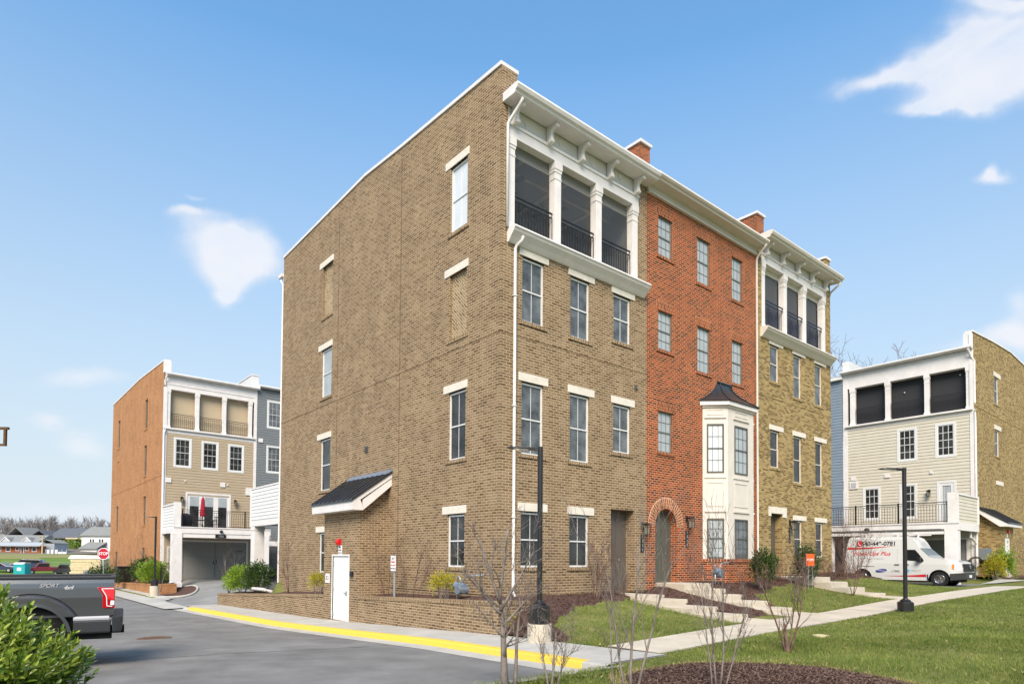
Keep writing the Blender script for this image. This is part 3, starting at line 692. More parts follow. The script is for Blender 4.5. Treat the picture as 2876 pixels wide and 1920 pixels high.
# ceiling, back wall and beams of the porch behind the mesh
m = MB(); FY.bx(m, .5, 5.5, .32, 3.0, 12.74, 12.8); m.build('porch_ceiling', 'porch_grey', balc)
m = MB(); FY.bx(m, .21, .3, .3, 3.0, 10.27, 12.74); FY.bx(m, 5.46, 5.55, .3, 3.0, 10.27, 12.74); FY.bx(m, .3, 5.46, 2.9, 3.0, 10.27, 12.74); m.build('porch_wall', 'porch_grey', balc)
m = MB()
for x in (1.2, 2.9, 4.6): FY.bx(m, x-.07, x+.07, .33, 2.9, 12.68, 12.735)
for y in (1.1, 2.0): FY.bx(m, .3, 5.46, y, y+.12, 12.675, 12.73)
m.build('ceiling_beam', 'soffit', balc)
for fx, fy in ((1.2, 1.3), (3.2, 1.6)):
    m = MB(); m.cyl((fx, fy, 12.4), .02, .3, 6); m.ball((fx, fy, 12.35), .12, .12, .09)
    for k in range(4):
        a = k*R(90)+.4; c, s = math.cos(a), math.sin(a)
        m.hexa([(fx+.1*c-.05*s, fy+.1*s+.05*c, 12.38), (fx+.6*c-.07*s, fy+.6*s+.07*c, 12.38), (fx+.6*c+.07*s, fy+.6*s-.07*c, 12.40), (fx+.1*c+.05*s, fy+.1*s-.05*c, 12.40),
                (fx+.1*c-.05*s, fy+.1*s+.05*c, 12.39), (fx+.6*c-.07*s, fy+.6*s+.07*c, 12.39), (fx+.6*c+.07*s, fy+.6*s-.07*c, 12.41), (fx+.1*c+.05*s, fy+.1*s-.05*c, 12.41)])
    m.build('ceiling_fan', 'black_metal', balc)
# insect mesh: thin dark strands woven as a see-through sheet
sm = bpy.data.materials.new('mesh_screen'); sm.use_nodes = True
sn_, sl_ = sm.node_tree.nodes, sm.node_tree.links; tr_ = N(sn_, 'ShaderNodeBsdfTransparent'); mxs = N(sn_, 'ShaderNodeMixShader'); mxs.inputs[0].default_value = .5
sn_['Principled BSDF'].inputs['Base Color'].default_value = (.07, .075, .08, 1); sn_['Principled BSDF'].inputs['Roughness'].default_value = .35
sl_.new(tr_.outputs[0], mxs.inputs[1]); sl_.new(sn_['Principled BSDF'].outputs[0], mxs.inputs[2]); sl_.new(mxs.outputs[0], sn_['Material Output'].inputs[0]); MATS['mesh_screen'] = sm
for a, b in ((.48, 1.91), (2.18, 3.60), (3.87, 5.27)):
    m = MB(); m.q(FY.P(a, .235, 10.27), FY.P(b, .235, 10.27), FY.P(b, .235, 12.74), FY.P(a, .235, 12.74)); m.build('mesh_screen', 'mesh_screen', balc)
# cornice
cp = [(0, .12), (.50, .14), (.60, .12), (.62, .06), (.60, .02), (.58, -.02), (.52, -.05), (.50, -.10), (.46, -.12), (0, -.10)]
def cornice(parent, a0, a1, z, mt='white_paint', proj=1.0):
    m = MB(); moulding(m, FY, a0, a1, z, [(p*proj, d) for p, d in cp]); return m.build('cornice', mt, parent)
co = cornice(tan, .02, 5.92, 13.62)
for k in range(5): bracket(FY, co, .40+k*1.24, 13.53, 13.05, .40)
# gutter downspouts
m = MB()
m.tube([FY.P(.30, -.48, 13.5), FY.P(.27, -.40, 13.36), FY.P(.20, -.10, 13.08), FY.P(.16, -.055, 12.98), FY.P(.16, -.055, 10.26)], .04, 8)
m.build('downspout', T, tan, smooth=True)
m = MB()
m.tube([FY.P(.56, -.22, 10.08), FY.P(.55, -.20, 9.97), FY.P(.47, -.07, 9.85), FY.P(.44, -.055, 9.75), FY.P(.44, -.055, .78), FY.P(.44, -.14, .66)], .042, 8)
for z in (8.5, 5.6, 2.7): FY.bx(m, .38, .50, -.105, -.0, z, z+.03)
m.build('downspout', T, tan, smooth=True)
# front door recess
m = MB(); FY.bx(m, 4.28, 5.38, .34, .40, .55, 3.15)
d = m.build('door', 'taupe_door', tan)
m = MB()
for z0, z1 in ((.75, 1.6), (1.75, 2.9)):
    for a in (4.4, 4.88): FY.bx(m, a, a+.38, .328, .342, z0, z1)
m.build('door_panel', 'taupe_door', d)
m = MB(); m.ball(FY.P(5.0, .30, 1.62), .035, .035, .035); m.build('handle', 'chrome', d)
wall_lantern(FY, tan, 5.74, 2.62)
def plaque(parent, a, z0, z1, digits, W_=FY):
    m = MB(); W_.bx(m, a-.07, a+.07, -.025, 0, z0, z1); p = m.build('house_number', 'black_metal', parent)
    for i, ch in enumerate(digits):
        z = z1-(i+.5)*(z1-z0)/len(digits); text(ch, .13, W_.P(a, -.027, z), (1, 0, 0), (0, 0, 1), 'decal_grey', 'digit', p)
plaque(tan, 5.74, 1.87, 2.42, '1311')
m = MB(); FY.bx(m, 5.36, 5.50, -.02, .0, 6.92, 7.07); FY.bx(m, 5.38, 5.48, -.035, -.02, 6.94, 7.05); m.build('wall_vent', 'bronze_frame', tan)
m = MB(); FX.bx(m, 7.16, 7.40, -.02, 0, 5.23, 5.46)
for k in range(4): FX.bx(m, 7.18, 7.38, -.035, -.02, 5.26+k*.05, 5.285+k*.05)
m.build('wall_vent', 'bronze_frame', tan)
# rear gutter end
m = MB(); m.box(-.10, .02, 15.35, 15.75, 14.05, 14.2); m.tube([(.02, 15.6, 14.05), (-.06, 15.5, 13.85), (.0, 15.42, 13.7), (.0, 15.42, .3)], .04, 8); m.build('rear_gutter', T, tan)
# --- stair vestibule on the side
VX = L('x', -1.0, -1)
m = MB(); VX.grid(m, 5.82, 8.36, -.8, 3.15, [(6.45, 7.66, -.42, 1.69, .08)])
m.q((-1, 5.82, -.8), (0, 5.82, -.8), (0, 5.82, 4.1), (-1, 5.82, 3.2)); m.q((-1, 8.36, -.8), (0, 8.36, -.8), (0, 8.36, 4.1), (-1, 8.36, 3.2))
ves = m.build('stair_vestibule', 'tan_brick', tan)
m = MB()
a0, a1 = 5.50, 8.58
rf = [(-1.36, 3.26), (-1.36, 3.40), (.0, 4.36), (.0, 4.22)]
m.prism([(x, a0, z) for x, z in rf], (0, a1-a0, 0))
m.prism([(-1.36, a0, 3.12), (-1.36, a0, 3.257), (-1.10, a0, 3.44), (-1.0, a0, 3.18), (-1.0, a0, 3.12)], (0, a1-a0, 0))
m.prism([(-1.0, a0+.02, 3.12), (-1.0, a0+.02, 3.45), (0, a0+.02, 4.2), (0, a0+.02, 3.96)], (0, .10, 0)); m.prism([(-1.0, a1-.12, 3.12), (-1.0, a1-.12, 3.45), (0, a1-.12, 4.2), (0, a1-.12, 3.96)], (0, .10, 0))
fa = m.build('roof_fascia', 'white_paint', ves)
m = MB(); m.prism([(x, a0-.03, z) for x, z in ((-1.40, 3.385), (-1.40, 3.425), (0, 4.425), (0, 4.365))], (0, a1-a0+.06, 0))
k = a0
while k < a1+.02:
    m.prism([(-1.40, k-.012, 3.425), (-1.40, k-.012, 3.465), (-.02, k-.012, 4.455), (-.02, k-.012, 4.42)], (0, .024, 0)); k += .34
m.build('metal_roof', 'seam_metal', ves)
m = MB(); m.prism([(-.16, a0-.03, 4.33), (-.16, a0-.03, 4.36), (0, a0-.03, 4.50), (0, a0-.03, 4.44)], (0, a1-a0-.1, 0)); m.build('flashing', 'silver_flashing', ves)
m = MB(); VX.bx(m, 6.45, 7.66, .03, .08, -.42, 1.69)
dr = m.build('vestibule_door', 'steel_door', tan)
m = MB()
for z in (-.25, .6, 1.45): VX.bx(m, 7.60, 7.66, .01, .03, z-.06, z+.06)
m.build('hinge', 'galvanised', dr)
m = MB(); VX.bx(m, 6.60, 6.66, .005, .03, .42, .55); VX.bx(m, 6.60, 6.76, -.03, -.01, .48, .505); VX.bx(m, 6.61, 6.64, -.03, .03, .48, .505); m.build('handle', 'galvanised', dr)
m = MB(); VX.bx(m, 6.40, 6.45, -.01, .03, -.42, 1.74); VX.bx(m, 7.66, 7.71, -.01, .03, -.42, 1.74); VX.bx(m, 6.45, 7.66, -.01, .03, 1.69, 1.74); m.build('door_frame', 'steel_door', dr)
m = MB(); VX.bx(m, 7.02, 7.20, -.10, 0, 2.05, 2.25); m.ball(VX.P(7.11, -.10, 2.15), .06, .09, .10); m.build('fire_alarm', 'red_plastic', tan)
m = MB(); VX.bx(m, 6.95, 7.23, -.012, 0, 1.72, 2.04); s = m.build('alarm_notice', 'sign_white', tan)
for k, w in enumerate(('FIRE', 'ALARM', 'CALL 911')): text(w, .07, VX.P(7.09, -.014, 1.97-k*.09), (0, -1, 0), (0, 0, 1), 'ink_dark', 'lettering', s)
m = MB(); VX.bx(m, 7.88, 8.20, -.012, 0, .78, 1.09); s = m.build('number_notice', 'sign_white', tan); text('E3', .20, VX.P(8.04, -.014, .94), (0, -1, 0), (0, 0, 1), 'ink_dark', 'lettering', s)
m = MB(); VX.bx(m, 6.10, 6.28, -.06, 0, 1.04, 1.20); m.build('key_box', 'black_metal', tan)
# --- rear deck of the corner house (white siding), seen past the far corner
DX = L('x', 0.0, -1)
m = MB(); DX.siding(m, 15.45, 19.1, 3.40, 4.86, lap=.16)
dk = m.build('rear_deck', 'siding_white', tan)
m = MB(); m.box(.0, .10, 15.40, 19.25, 3.10, 3.39); m.box(-.03, .12, 15.4, 19.27, 4.87, 4.94); m.box(-.03, .14, 19.11, 19.26, 3.08, 4.868); m.build('trim', T, dk)
m = MB(); m.box(.10, 5.9, 15.4, 19.2, 3.20, 3.36); m.build('deck_floor', 'wood_brown', dk)
m = MB(); m.box(.02, .50, 18.72, 19.22, -.6, 3.09); m.box(.0, .52, 18.70, 19.24, -.6, -.35); m.box(.0, .52, 18.70, 19.24, 2.9, 3.08); m.build('deck_post', T, dk, bevel=.01)

# ------------------------------------------------------------ red brick townhouse
red = thing('townhouse', 'red brick townhouse with cream bay window and arched doorway', 'house')
rw = [(6.56, 7.30), (8.74, 9.50), (10.94, 11.65)]
AX0, AX1, AZ = 6.41, 7.56, 2.72
holes = [(*rw[0], 11.55, 12.86), (*rw[1], 11.27, 12.86), (*rw[2], 11.27, 12.86), (*rw[0], 8.47, 9.74), (*rw[1], 8.16, 9.74), (*rw[2], 8.17, 9.74), (*rw[0], 5.13, 6.45), (AX0, AX1, .5, 3.36, .25)]
m = MB(); FY.grid(m, 5.95, 12.62, .2, 13.5, holes, .11)
# arch infill
cx, rr_ = (AX0+AX1)/2, (AX1-AX0)/2; zr = 3.30-rr_
AP = [(cx-rr_*math.cos(math.pi*k/20), zr+rr_*math.sin(math.pi*k/20)) for k in range(21)]
for k in range(20):
    (a, b), (c, d_) = AP[k], AP[k+1]
    m.q(FY.P(a, 0, b), FY.P(c, 0, d_), FY.P(c, 0, 3.36), FY.P(a, 0, 3.36)); m.q(FY.P(a, 0, b), FY.P(c, 0, d_), FY.P(c, .25, d_), FY.P(a, .25, b))
m.build('wall', 'red_brick', red)
m = MB(); NV = 26
for k in range(NV):
    t0, t1 = math.pi*(k+.15)/NV, math.pi*(k+.85)/NV
    def ap(t, r): return FY.P(cx-r*math.cos(t), 0, zr+r*math.sin(t))
    ps = [ap(t0, rr_), ap(t1, rr_), ap(t1, rr_+.34), ap(t0, rr_+.34)]
    m.prism([(p[0], -.014, p[2]) for p in ps], (0, .03, 0))
arch = m.build('arch', 'red_soldier', red)
m = MB()
for k in range(20):
    t0, t1 = math.pi*k/20, math.pi*(k+1)/20
    m.prism([(p[0], -.004, p[2]) for p in (ap(t0, rr_), ap(t1, rr_), ap(t1, rr_+.36), ap(t0, rr_+.36))], (0, .02, 0))
MATS['mortar_red'] = mat('mortar_red', (.68, .48, .34), .9); m.build('arch_mortar', 'mortar_red', arch)
for i, (a, b) in enumerate(rw):
    for (z0, z1) in ((11.55 if i == 0 else 11.27, 12.86), (8.47 if i == 0 else 8.16, 9.74)) + (((5.13, 6.45),) if i == 0 else ()):
        w = window(FY, red, a, b, z0+.0, z1, frame='grey_frame', glass='blind_glass', cols=3, rows=2, inset=.045, fwid=.035, sill=1, sillm='red_soldier', mun=.014)
        if z1 < 12.5:
            m = MB(); FY.bx(m, a-.1, b+.1, -.010, .03, z1+.003, z1+.30); m.build('lintel', 'red_soldier', w)
        else:
            m = MB(); FY.bx(m, a-.1, b+.1, -.010, .03, z1+.003, z1+.32); m.build('lintel', 'red_soldier', w)
m = MB(); FY.bx(m, AX0-.1, AX1+.1, .25, .30, .5, 3.5); d = m.build('door', 'olive_door', red)
m = MB()
for z0, z1 in ((1.05, 1.75), (1.9, 2.9)):
    for a in (AX0+.14, cx+.06): FY.bx(m, a, a+.38, .242, .252, z0, z1)
m.build('door_panel', 'olive_door', d)
m = MB(); m.ball(FY.P(AX1-.32, .22, 1.85), .035, .035, .035); m.build('handle', 'chrome', d)
wall_lantern(FY, red, 8.10, 2.92); plaque(red, 8.10, 2.07, 2.63, '1313')
m = MB(); moulding(m, FY, 5.93, 12.74, 13.72, [(0, .12), (.42, .14), (.52, .12), (.54, .05), (.50, .0), (.44, -.03), (.42, -.08), (0, -.10)]); co = m.build('cornice', 'cream_paint', red)
m = MB(); FY.bx(m, 5.955, 12.6, -.07, 0, 13.40, 13.63); FY.bx(m, 5.955, 12.6, -.10, 0, 13.37, 13.42); m.build('frieze', 'cream_paint', co)
m = MB(); m.q((5.95, .1, 13.85), (12.6, .1, 13.85), (12.6, 7.6, 14.5), (5.95, 7.6, 14.5)); m.q((5.95, 7.6, 14.5), (12.6, 7.6, 14.5), (12.6, 15, 14.2), (5.95, 15, 14.2)); m.build('roof', 'shingle_dark', red)
def partywall(parent, x0, x1, zt, zb, mt):
    m = MB(); m.box(x0, x1, .02, 14.8, zb, zt); pw = m.build('parapet', mt, parent)
    m = MB(); m.box(x0-.05, x1+.05, -.04, 14.9, zt, zt+.09); m.build('coping', 'white_paint', pw)
partywall(red, 5.66, 6.14, 14.88, 13.9, 'red_brick')
# bay window
BP = .60
bx = [(9.05, 0.0), (9.65, -BP), (11.35, -BP), (11.95, 0.0)]
class LS:   # slanted wall plane between two plan points; offset inwards
    def __init__(s, p, q):
        s.p = Vector((*p, 0)); d = Vector((*q, 0))-s.p; s.len = d.length; s.d = d.normalized(); s.nn = Vector((s.d.y, -s.d.x, 0))
    def P(s, a, off, z): v = s.p+s.d*a-s.nn*off; return (v.x, v.y, z)
    def bx(s, mb, a0, a1, o0, o1, z0, z1):
        if o0 > o1: o0, o1 = o1, o0
        mb.hexa([s.P(a0, o0, z0), s.P(a1, o0, z0), s.P(a1, o1, z0), s.P(a0, o1, z0), s.P(a0, o0, z1), s.P(a1, o0, z1), s.P(a1, o1, z1), s.P(a0, o1, z1)])
LS.grid = L.grid
faces = [LS(bx[0], bx[1]), LS(bx[1], bx[2]), LS(bx[2], bx[3])]
m = MB()
wins = [(.14, .72), (.42, 1.28), (.13, .71)]
for F_, (a, b) in zip(faces, wins):
    F_.grid(m, 0, F_.len, 1.68, 6.95, [(a, b, 1.70, 3.08, .06), (a, b, 4.66, 6.36, .06)])
m.q(*[(x, y, 1.68) for x, y in bx])
bay = m.build('bay_window', 'cream_paint', red)
for F_, (a, b) in zip(faces, wins):
    for (z0, z1, k) in ((3.30, 3.36, .045), (6.56, 6.62, .045), (4.48, 4.53, .03)):
        m = MB(); F_.bx(m, a-.08, b+.08, -k, -.001, z0, z1); m.build('ledge_moulding', 'cream_paint', bay)
    for (z0, z1) in ((3.50, 4.34), (6.68, 6.86)):
        m = MB(); F_.bx(m, a, b, -.018, -.001, z0, z0+.025); F_.bx(m, a, b, -.018, -.001, z1-.025, z1); F_.bx(m, a, a+.025, -.018, -.001, z0+.025, z1-.025); F_.bx(m, b-.025, b, -.018, -.001, z0+.025, z1-.025)
        m.build('panel_moulding', 'cream_paint', bay)
    m = MB(); F_.bx(m, -.02, F_.len+.02, -.05, -.001, 6.93, 7.0); m.build('top_moulding', 'cream_paint', bay)
m = MB()
ob = [(8.90, 0), (9.55, -BP-.12), (11.45, -BP-.12), (12.12, 0)]
m.prism([(x, y, 7.0) for x, y in ob], (0, 0, .14)); m.build('bay_cornice', 'white_paint', bay)
m = MB(); N1 = 7
def ring(t):
    h = 7.145+.85*(t**1.0)*(1); s = (1-t)**1.7
    q = [(9.95, 0), (10.1, -.02), (10.7, -.02), (10.85, 0)]
    o2 = [(8.86, 0), (9.52, -BP-.17), (11.48, -BP-.17), (12.16, 0)]
    return [(q[i][0]*(1-s)+o2[i][0]*s, q[i][1]*(1-s)+o2[i][1]*s, h) for i in range(4)]
for k in range(N1):
    A, B = ring(k/N1), ring((k+1)/N1)
    for i in range(3): m.q(A[i], A[i+1], B[i+1], B[i])
m.q(*ring(1.0))
br = m.build('bay_roof', 'seam_metal', bay)
m = MB()
for i in range(4): m.tube([Vector(ring(k/N1)[i])+Vector((0, -.01, .01)) for k in range(N1+1)], .02, 5)
m.box(9.92, 10.88, -.06, .0, 7.97, 8.02)
m.build('ridge_cap', 'seam_metal', red)
for F_, (a, b), g1, g2 in zip(faces, wins, ('white_blind_glass', 'blind_glass', 'blind_glass'), ('blind_glass', 'curtained_glass', 'curtained_glass')):
    window(F_, bay, a, b, 4.66, 6.36, frame='bronze_frame', glass=g1, cols=3, rows=2, inset=-.02, fwid=.05, mun=.014, merge=True)
    window(F_, bay, a, b, 1.70, 3.08, frame='bronze_frame', glass=g2, cols=3, rows=2, inset=-.02, fwid=.05, mun=.014, merge=True)
m = MB()
m.prism([(x, y, .5) for x, y in bx], (0, 0, 1.08)); b2 = m.build('bay_base', 'red_brick', red)
m = MB(); ob = [(9.0, 0), (9.63, -BP-.05), (11.37, -BP-.05), (12.0, 0)]; m.prism([(x, y, 1.58) for x, y in ob], (0, 0, .10)); m.build('bay_sill', 'red_soldier', b2)

# ------------------------------------------------------------ yellow brick townhouse
yel = thing('townhouse', 'yellow-tan brick townhouse with patterned navy balcony rails at far end of row', 'house')
yw = [(13.69, 14.38), (15.60, 16.28), (17.52, 18.20)]
holes = [(*yw[0], 8.74, 10.20), (*yw[1], 8.40, 10.20), (*yw[2], 8.40, 10.20), (*yw[0], 5.32, 6.80), (*yw[1], 4.86, 6.80), (*yw[2], 4.85, 6.80), (*yw[1], 1.79, 3.30), (*yw[2], 1.78, 3.30), (13.69, 14.60, .9, 3.50, .30)]
m = MB(); FY.grid(m, 12.62, 19.05, .3, 10.7, holes, .13)
FY.bx(m, 12.62, 13.06, 0, .3, 10.7, 14.1); FY.bx(m, 18.66, 19.05, 0, .3, 10.7, 14.1)
m.q((19.05, 0, .3), (19.05, 15, .3), (19.05, 15, 14.9), (19.05, 0, 14.9)); m.q((12.62, 15, -.8), (19.05, 15, -.8), (19.05, 15, 14), (12.62, 15, 14))
m.q((5.95, 15.3, -.8), (12.62, 15.3, -.8), (12.62, 15.3, 14), (5.95, 15.3, 14))
FY.bx(m, 12.62, 19.05, -.012, .002, 8.05, 8.13)
m.build('wall', 'yellow_brick', yel)
yl = [(13.60, 14.71), (15.49, 16.63), (17.42, 18.57)]
for i, (a, b) in enumerate(yw):
    window(FY, yel, a, b, 8.74 if i == 0 else 8.40, 10.17, lintel=(*yl[i], 10.20, 10.41), sill=1, sillm='yellow_soldier', cols=1, frame='cream_paint')
    window(FY, yel, a, b, 5.32 if i == 0 else 4.86, 6.77, lintel=(*yl[i], 6.80, 7.0), sill=1, sillm='yellow_soldier', cols=1, glass='dark_glass', frame='cream_paint')
    if i: window(FY, yel, a, b, 1.79, 3.27, lintel=(*yl[i], 3.30, 3.50), sill=1, sillm='yellow_soldier', cols=1, glass='dark_glass', frame='cream_paint')
m = MB(); FY.bx(m, 13.52, 14.93, -.03, .05, 3.50, 3.76); FY.bx(m, 13.52, 13.69, -.03, .05, 3.38, 3.4999); FY.bx(m, 14.62, 14.93, -.03, .05, 3.36, 3.4999); m.build('door_hood', 'lintel_stone', yel)
m = MB(); FY.bx(m, 13.6, 14.7, .30, .35, .9, 3.5); d = m.build('door', 'taupe_door', yel)
m = MB(); m.ball(FY.P(14.1, .27, 1.95), .035, .035, .035); m.build('handle', 'chrome', d)
wall_lantern(FY, yel, 15.20, 3.10); plaque(yel, 15.2, 2.36, 2.94, '1315')
m = MB(); moulding(m, FY, 12.95, 18.95, 10.68, lp); m.build('ledge', 'cream_paint', yel)
m = MB(); FY.bx(m, 13.06, 18.66, 0, .6, 10.6, 10.72); yb_ = m.build('balcony', 'cream_paint', yel)
for a, b in ((13.08, 13.36), (14.84, 15.12), (16.52, 16.80), (18.32, 18.60)): column(yb_, a, b, 10.72, 13.32)
for a, b in ((13.36, 14.84), (15.12, 16.52), (16.80, 18.32)):
    railing(FY, yb_, a, b, 10.90, 11.92, .06, 'blue_black_metal', pattern=True, step=.12)
    m = MB(); FY.bx(m, a, b, .28, .30, 10.72, 13.1); FY.bx(m, a, b, .27, .279, 10.72, 10.8); m.build('roller_screen', 'screen', yb_)
    m = MB(); FY.bx(m, a, b, .24, .32, 13.1, 13.32); m.build('screen_track', 'soffit', yb_)
m = MB(); FY.bx(m, 13.06, 18.66, 0, .3, 13.32, 13.66); FY.bx(m, 13.06, 18.66, -.03, 0, 13.60, 13.68); FY.bx(m, 13.06, 18.66, .03, .3, 13.68, 14.2); m.build('frieze', T, yel)
co = cornice(yel, 12.80, 19.10, 14.14, 'cream_paint')
for k in range(5): bracket(FY, co, 13.32+k*1.28, 14.04, 13.58, .38, mt='white_paint')
m = MB(); m.q((12.6, .1, 14.3), (19, .1, 14.3), (19, 7.6, 14.8), (12.6, 7.6, 14.8)); m.q((12.6, 7.6, 14.8), (19, 7.6, 14.8), (19, 15, 14.4), (12.6, 15, 14.4)); m.build('roof', 'shingle_dark', yel)
partywall(yel, 12.75, 13.28, 15.10, 14.2, 'red_brick'); partywall(yel, 18.62, 19.06, 15.14, 14.2, 'yellow_brick')
m = MB(); m.tube([FY.P(12.60, -.45, 13.70), FY.P(12.60, -.38, 13.58), FY.P(12.60, -.12, 13.35), FY.P(12.60, -.055, 13.2), FY.P(12.60, -.055, 1.05), FY.P(12.62, -.15, .95)], .045, 8); m.build('downspout', 'cream_paint', red, smooth=True)
m = MB(); m.tube([FY.P(19.0, -.5, 14.0), FY.P(19.0, -.3, 13.85), FY.P(19.08, .0, 13.7), FY.P(19.10, .10, 13.4), FY.P(19.10, .10, 1.2)], .045, 8); m.build('downspout', 'cream_paint', yel, smooth=True)

# ------------------------------------------------------------ front steps
def steps(name, label, x0, x1, treads):
    """treads: (z, y_back, y_front)"""
    t = None; m = MB(); r = random.Random(3)
    for i, (z, yb0, yf) in enumerate(treads):
        m.box(x0, x1, yf, yb0-.002, z-.30, z)
    o = m.build(name, 'concrete_warm', None, bevel=.012); tag(o, label, 'steps', 'steps up to the front doors'); return o
steps('front_steps', 'concrete steps and landing up to recessed door of the tan house', 4.20, 5.42, [(.61, .33, -1.1), (.52, -1.1, -1.90), (.37, -1.90, -2.88), (.23, -2.88, -3.78), (.135, -3.78, -4.56)])
steps('front_steps', 'five concrete steps up to the arched doorway of the red house', 6.5, 7.92, [(.90, .24, -1.05), (.745, -1.05, -1.58), (.59, -1.58, -2.15), (.44, -2.15, -3.02), (.29, -3.02, -3.72), (.18, -3.72, -4.56)])
steps('front_steps', 'concrete steps up to the doorway of the yellow-tan house', 13.6, 15.0, [(1.02, .29, -1.7), (.86, -1.7, -2.35), (.68, -2.35, -2.95), (.50, -2.95, -3.65), (.40, -3.65, -4.56)])
# ------------------------------------------------------------ orange brick building at the left with tan siding rear
OY = 36.3; OX = -.46
OF = L('y', OY, -1); OS = L('x', OX, -1)
org = thing('townhouse', 'orange brick townhouse with tan siding rear and beige balcony blinds', 'house')
colA, colB = (41.5, 43.05), (53.4, 55.1)
sw = [(*colA, 11.25, 13.5), (*colA, 7.7, 10.0), (*colA, 3.95, 6.15), (*colA, .9, 2.27), (*colB, 11.3, 13.8), (53.5, 54.9, 7.6, 10.1, .06), (*colB, 3.8, 6.05), (*colB, .5, 2.0)]
sw = [(h[0]+.25, h[1]-.35, *h[2:]) for h in sw]
m = MB(); OS.grid(m, OY, 57.6, -1.6, 14.9, sw, .13)
op = [(36.3, 15.10), (45, 15.60), (57.6, 15.80)]
m.q(*[(OX, y, z) for y, z in ((36.3, 14.9), (57.6, 14.9), (57.6, 15.8), (45, 15.6), (36.3, 15.1))])
OS.bx(m, OY, 57.6, -.015, .002, 7.2, 7.28)
m.q((OX+.3, 36.3, 13), (OX+.3, 57.6, 13), (OX+.3, 57.6, 15.8), (OX+.3, 36.3, 15.1))
m.build('wall', 'orange_brick', org)
m = MB(); coping(m, OX, OX+.34, op, .1); m.box(OX-.03, OX+.40, OY-.06, OY+.3, 14.3, 15.1); m.build('coping', 'white_paint', org)
for h in sw:
    if len(h) > 4:
        m = MB(); OS.bx(m, h[0], h[1], .055, .07, h[2], h[3]); m.build('blind_panel', 'orange_brick', org); continue
    window(OS, org, *h[:4], frame='grey_frame', glass='dark_glass', cols=1, sill=1, sillm='orange_soldier', inset=.07)
    
m = MB()
hol = [(.32, 1.23, 7.93, 9.78), (2.11, 3.02, 7.93, 9.74), (3.90, 4.80, 7.91, 9.72), (1.13, 3.93, 3.3, 6.02)]
OF.siding(m, OX+.02, 5.68, 0, 10.15, hol + [(.90, 5.2, -1, 2.66)], .19)
m.build('siding', 'siding_tan', org)
m = MB(); OF.bx(m, OX-.02, OX+.2, -.04, .1, -.4, 13.3); OF.bx(m, 5.60, 5.80, -.04, .1, 0, 14.2); m.build('corner_board', T, org)
for h in hol[:3]: window(OF, org, *h, casing=.12, cols=3, rows=2, glass='dark_glass', inset=-.01)
# patio doors
m = MB(); OF.bx(m, 1.02, 4.04, -.03, .05, 6.02, 6.14); OF.bx(m, 1.02, 1.14, -.03, .05, 3.5, 6.02); OF.bx(m, 3.92, 4.04, -.03, .05, 3.5, 6.02); OF.bx(m, 1.14, 3.92, .0, .05, 3.4, 6.02)
pd = m.build('patio_door', T, org)
for a in (1.30, 2.26, 3.18):
    m = MB(); OF.bx(m, a, a+.58, -.012, .0, 3.6, 5.18); m.build('glass', 'dark_glass', pd)
    m = MB(); OF.bx(m, a, a+.58, -.012, .0, 5.18, 5.86); m.build('blind', 'blind_glass', pd)
for a, z in ((.76, 5.6), (4.33, 5.6)): wall_lantern(OF, org, a, z)
for (a0, a1, z0, z1) in ((-.26, .08, 6.72, 7.05), (3.29, 3.62, 6.66, 6.98), (5.07, 5.44, 6.19, 6.73), (.92, 1.02, 6.85, 6.95), (3.74, 3.84, 6.80, 6.90)):
    m = MB(); OF.bx(m, a0, a1, -.07, -.02, z0, z1); v = m.build('wall_vent', T, org)
# balcony
m = MB(); OF.bx(m, OX+.1, 5.62, -.02, .4, 10.15, 10.40); OF.bx(m, OX, 5.66, -.16, .4, 10.40, 10.50); bb = m.build('balcony', T, org)
m = MB(); OF.bx(m, OX+.1, 5.62, .42, .46, 10.4, 13.3); m.build('roller_blind', 'shade_beige', bb)
for a, b in ((-.34, -.04), (1.53, 1.82), (3.35, 3.64), (5.20, 5.48)): column(bb, a, b, 10.5, 13.18, OF)
for a, b in ((-.04, 1.53), (1.82, 3.35), (3.64, 5.2)): railing(OF, bb, a, b, 10.62, 11.55, .12, step=.13)
m = MB(); OF.bx(m, OX+.05, 5.64, -.02, .42, 13.18, 14.12); OF.bx(m, OX+.0, 5.66, -.05, -.02, 13.5, 13.56); m.build('frieze', T, org)
m = MB(); moulding(m, OF, OX+.05, 5.9, 14.17, [(0, .1), (.3, .12), (.38, .08), (.38, .0), (.30, -.06), (0, -.06)]); m.build('gutter', T, org)
m = MB(); m.tube([OF.P(OX+.12, -.33, 14.1), OF.P(OX+.02, -.1, 13.7), OF.P(OX+.05, -.08, 13.4)], .05, 8); m.tube([OF.P(OX+.1, -.12, 10.35), OF.P(OX+.02, -.1, 10.0), OF.P(OX+.05, -.08, 5)], .05, 8); m.build('downspout', T, org)
m = MB(); m.prism([(5.40, OY+.02, 14.2), (5.9, OY+.02, 14.2), (5.9, OY+.02, 15.2), (5.40, OY+.02, 15.2)], (0, 6, 0)); m.build('parapet', 'siding_white', org)
m = MB(); m.box(5.36, 5.94, OY-.02, OY+6.1, 15.2, 15.28); m.build('coping', T, org)
m = MB(); m.q((OX+.3, OY, 14.1), (5.6, OY, 14.1), (5.6, 57, 14.8), (OX+.3, 57, 14.8)); m.build('roof', 'shingle_dark', org)
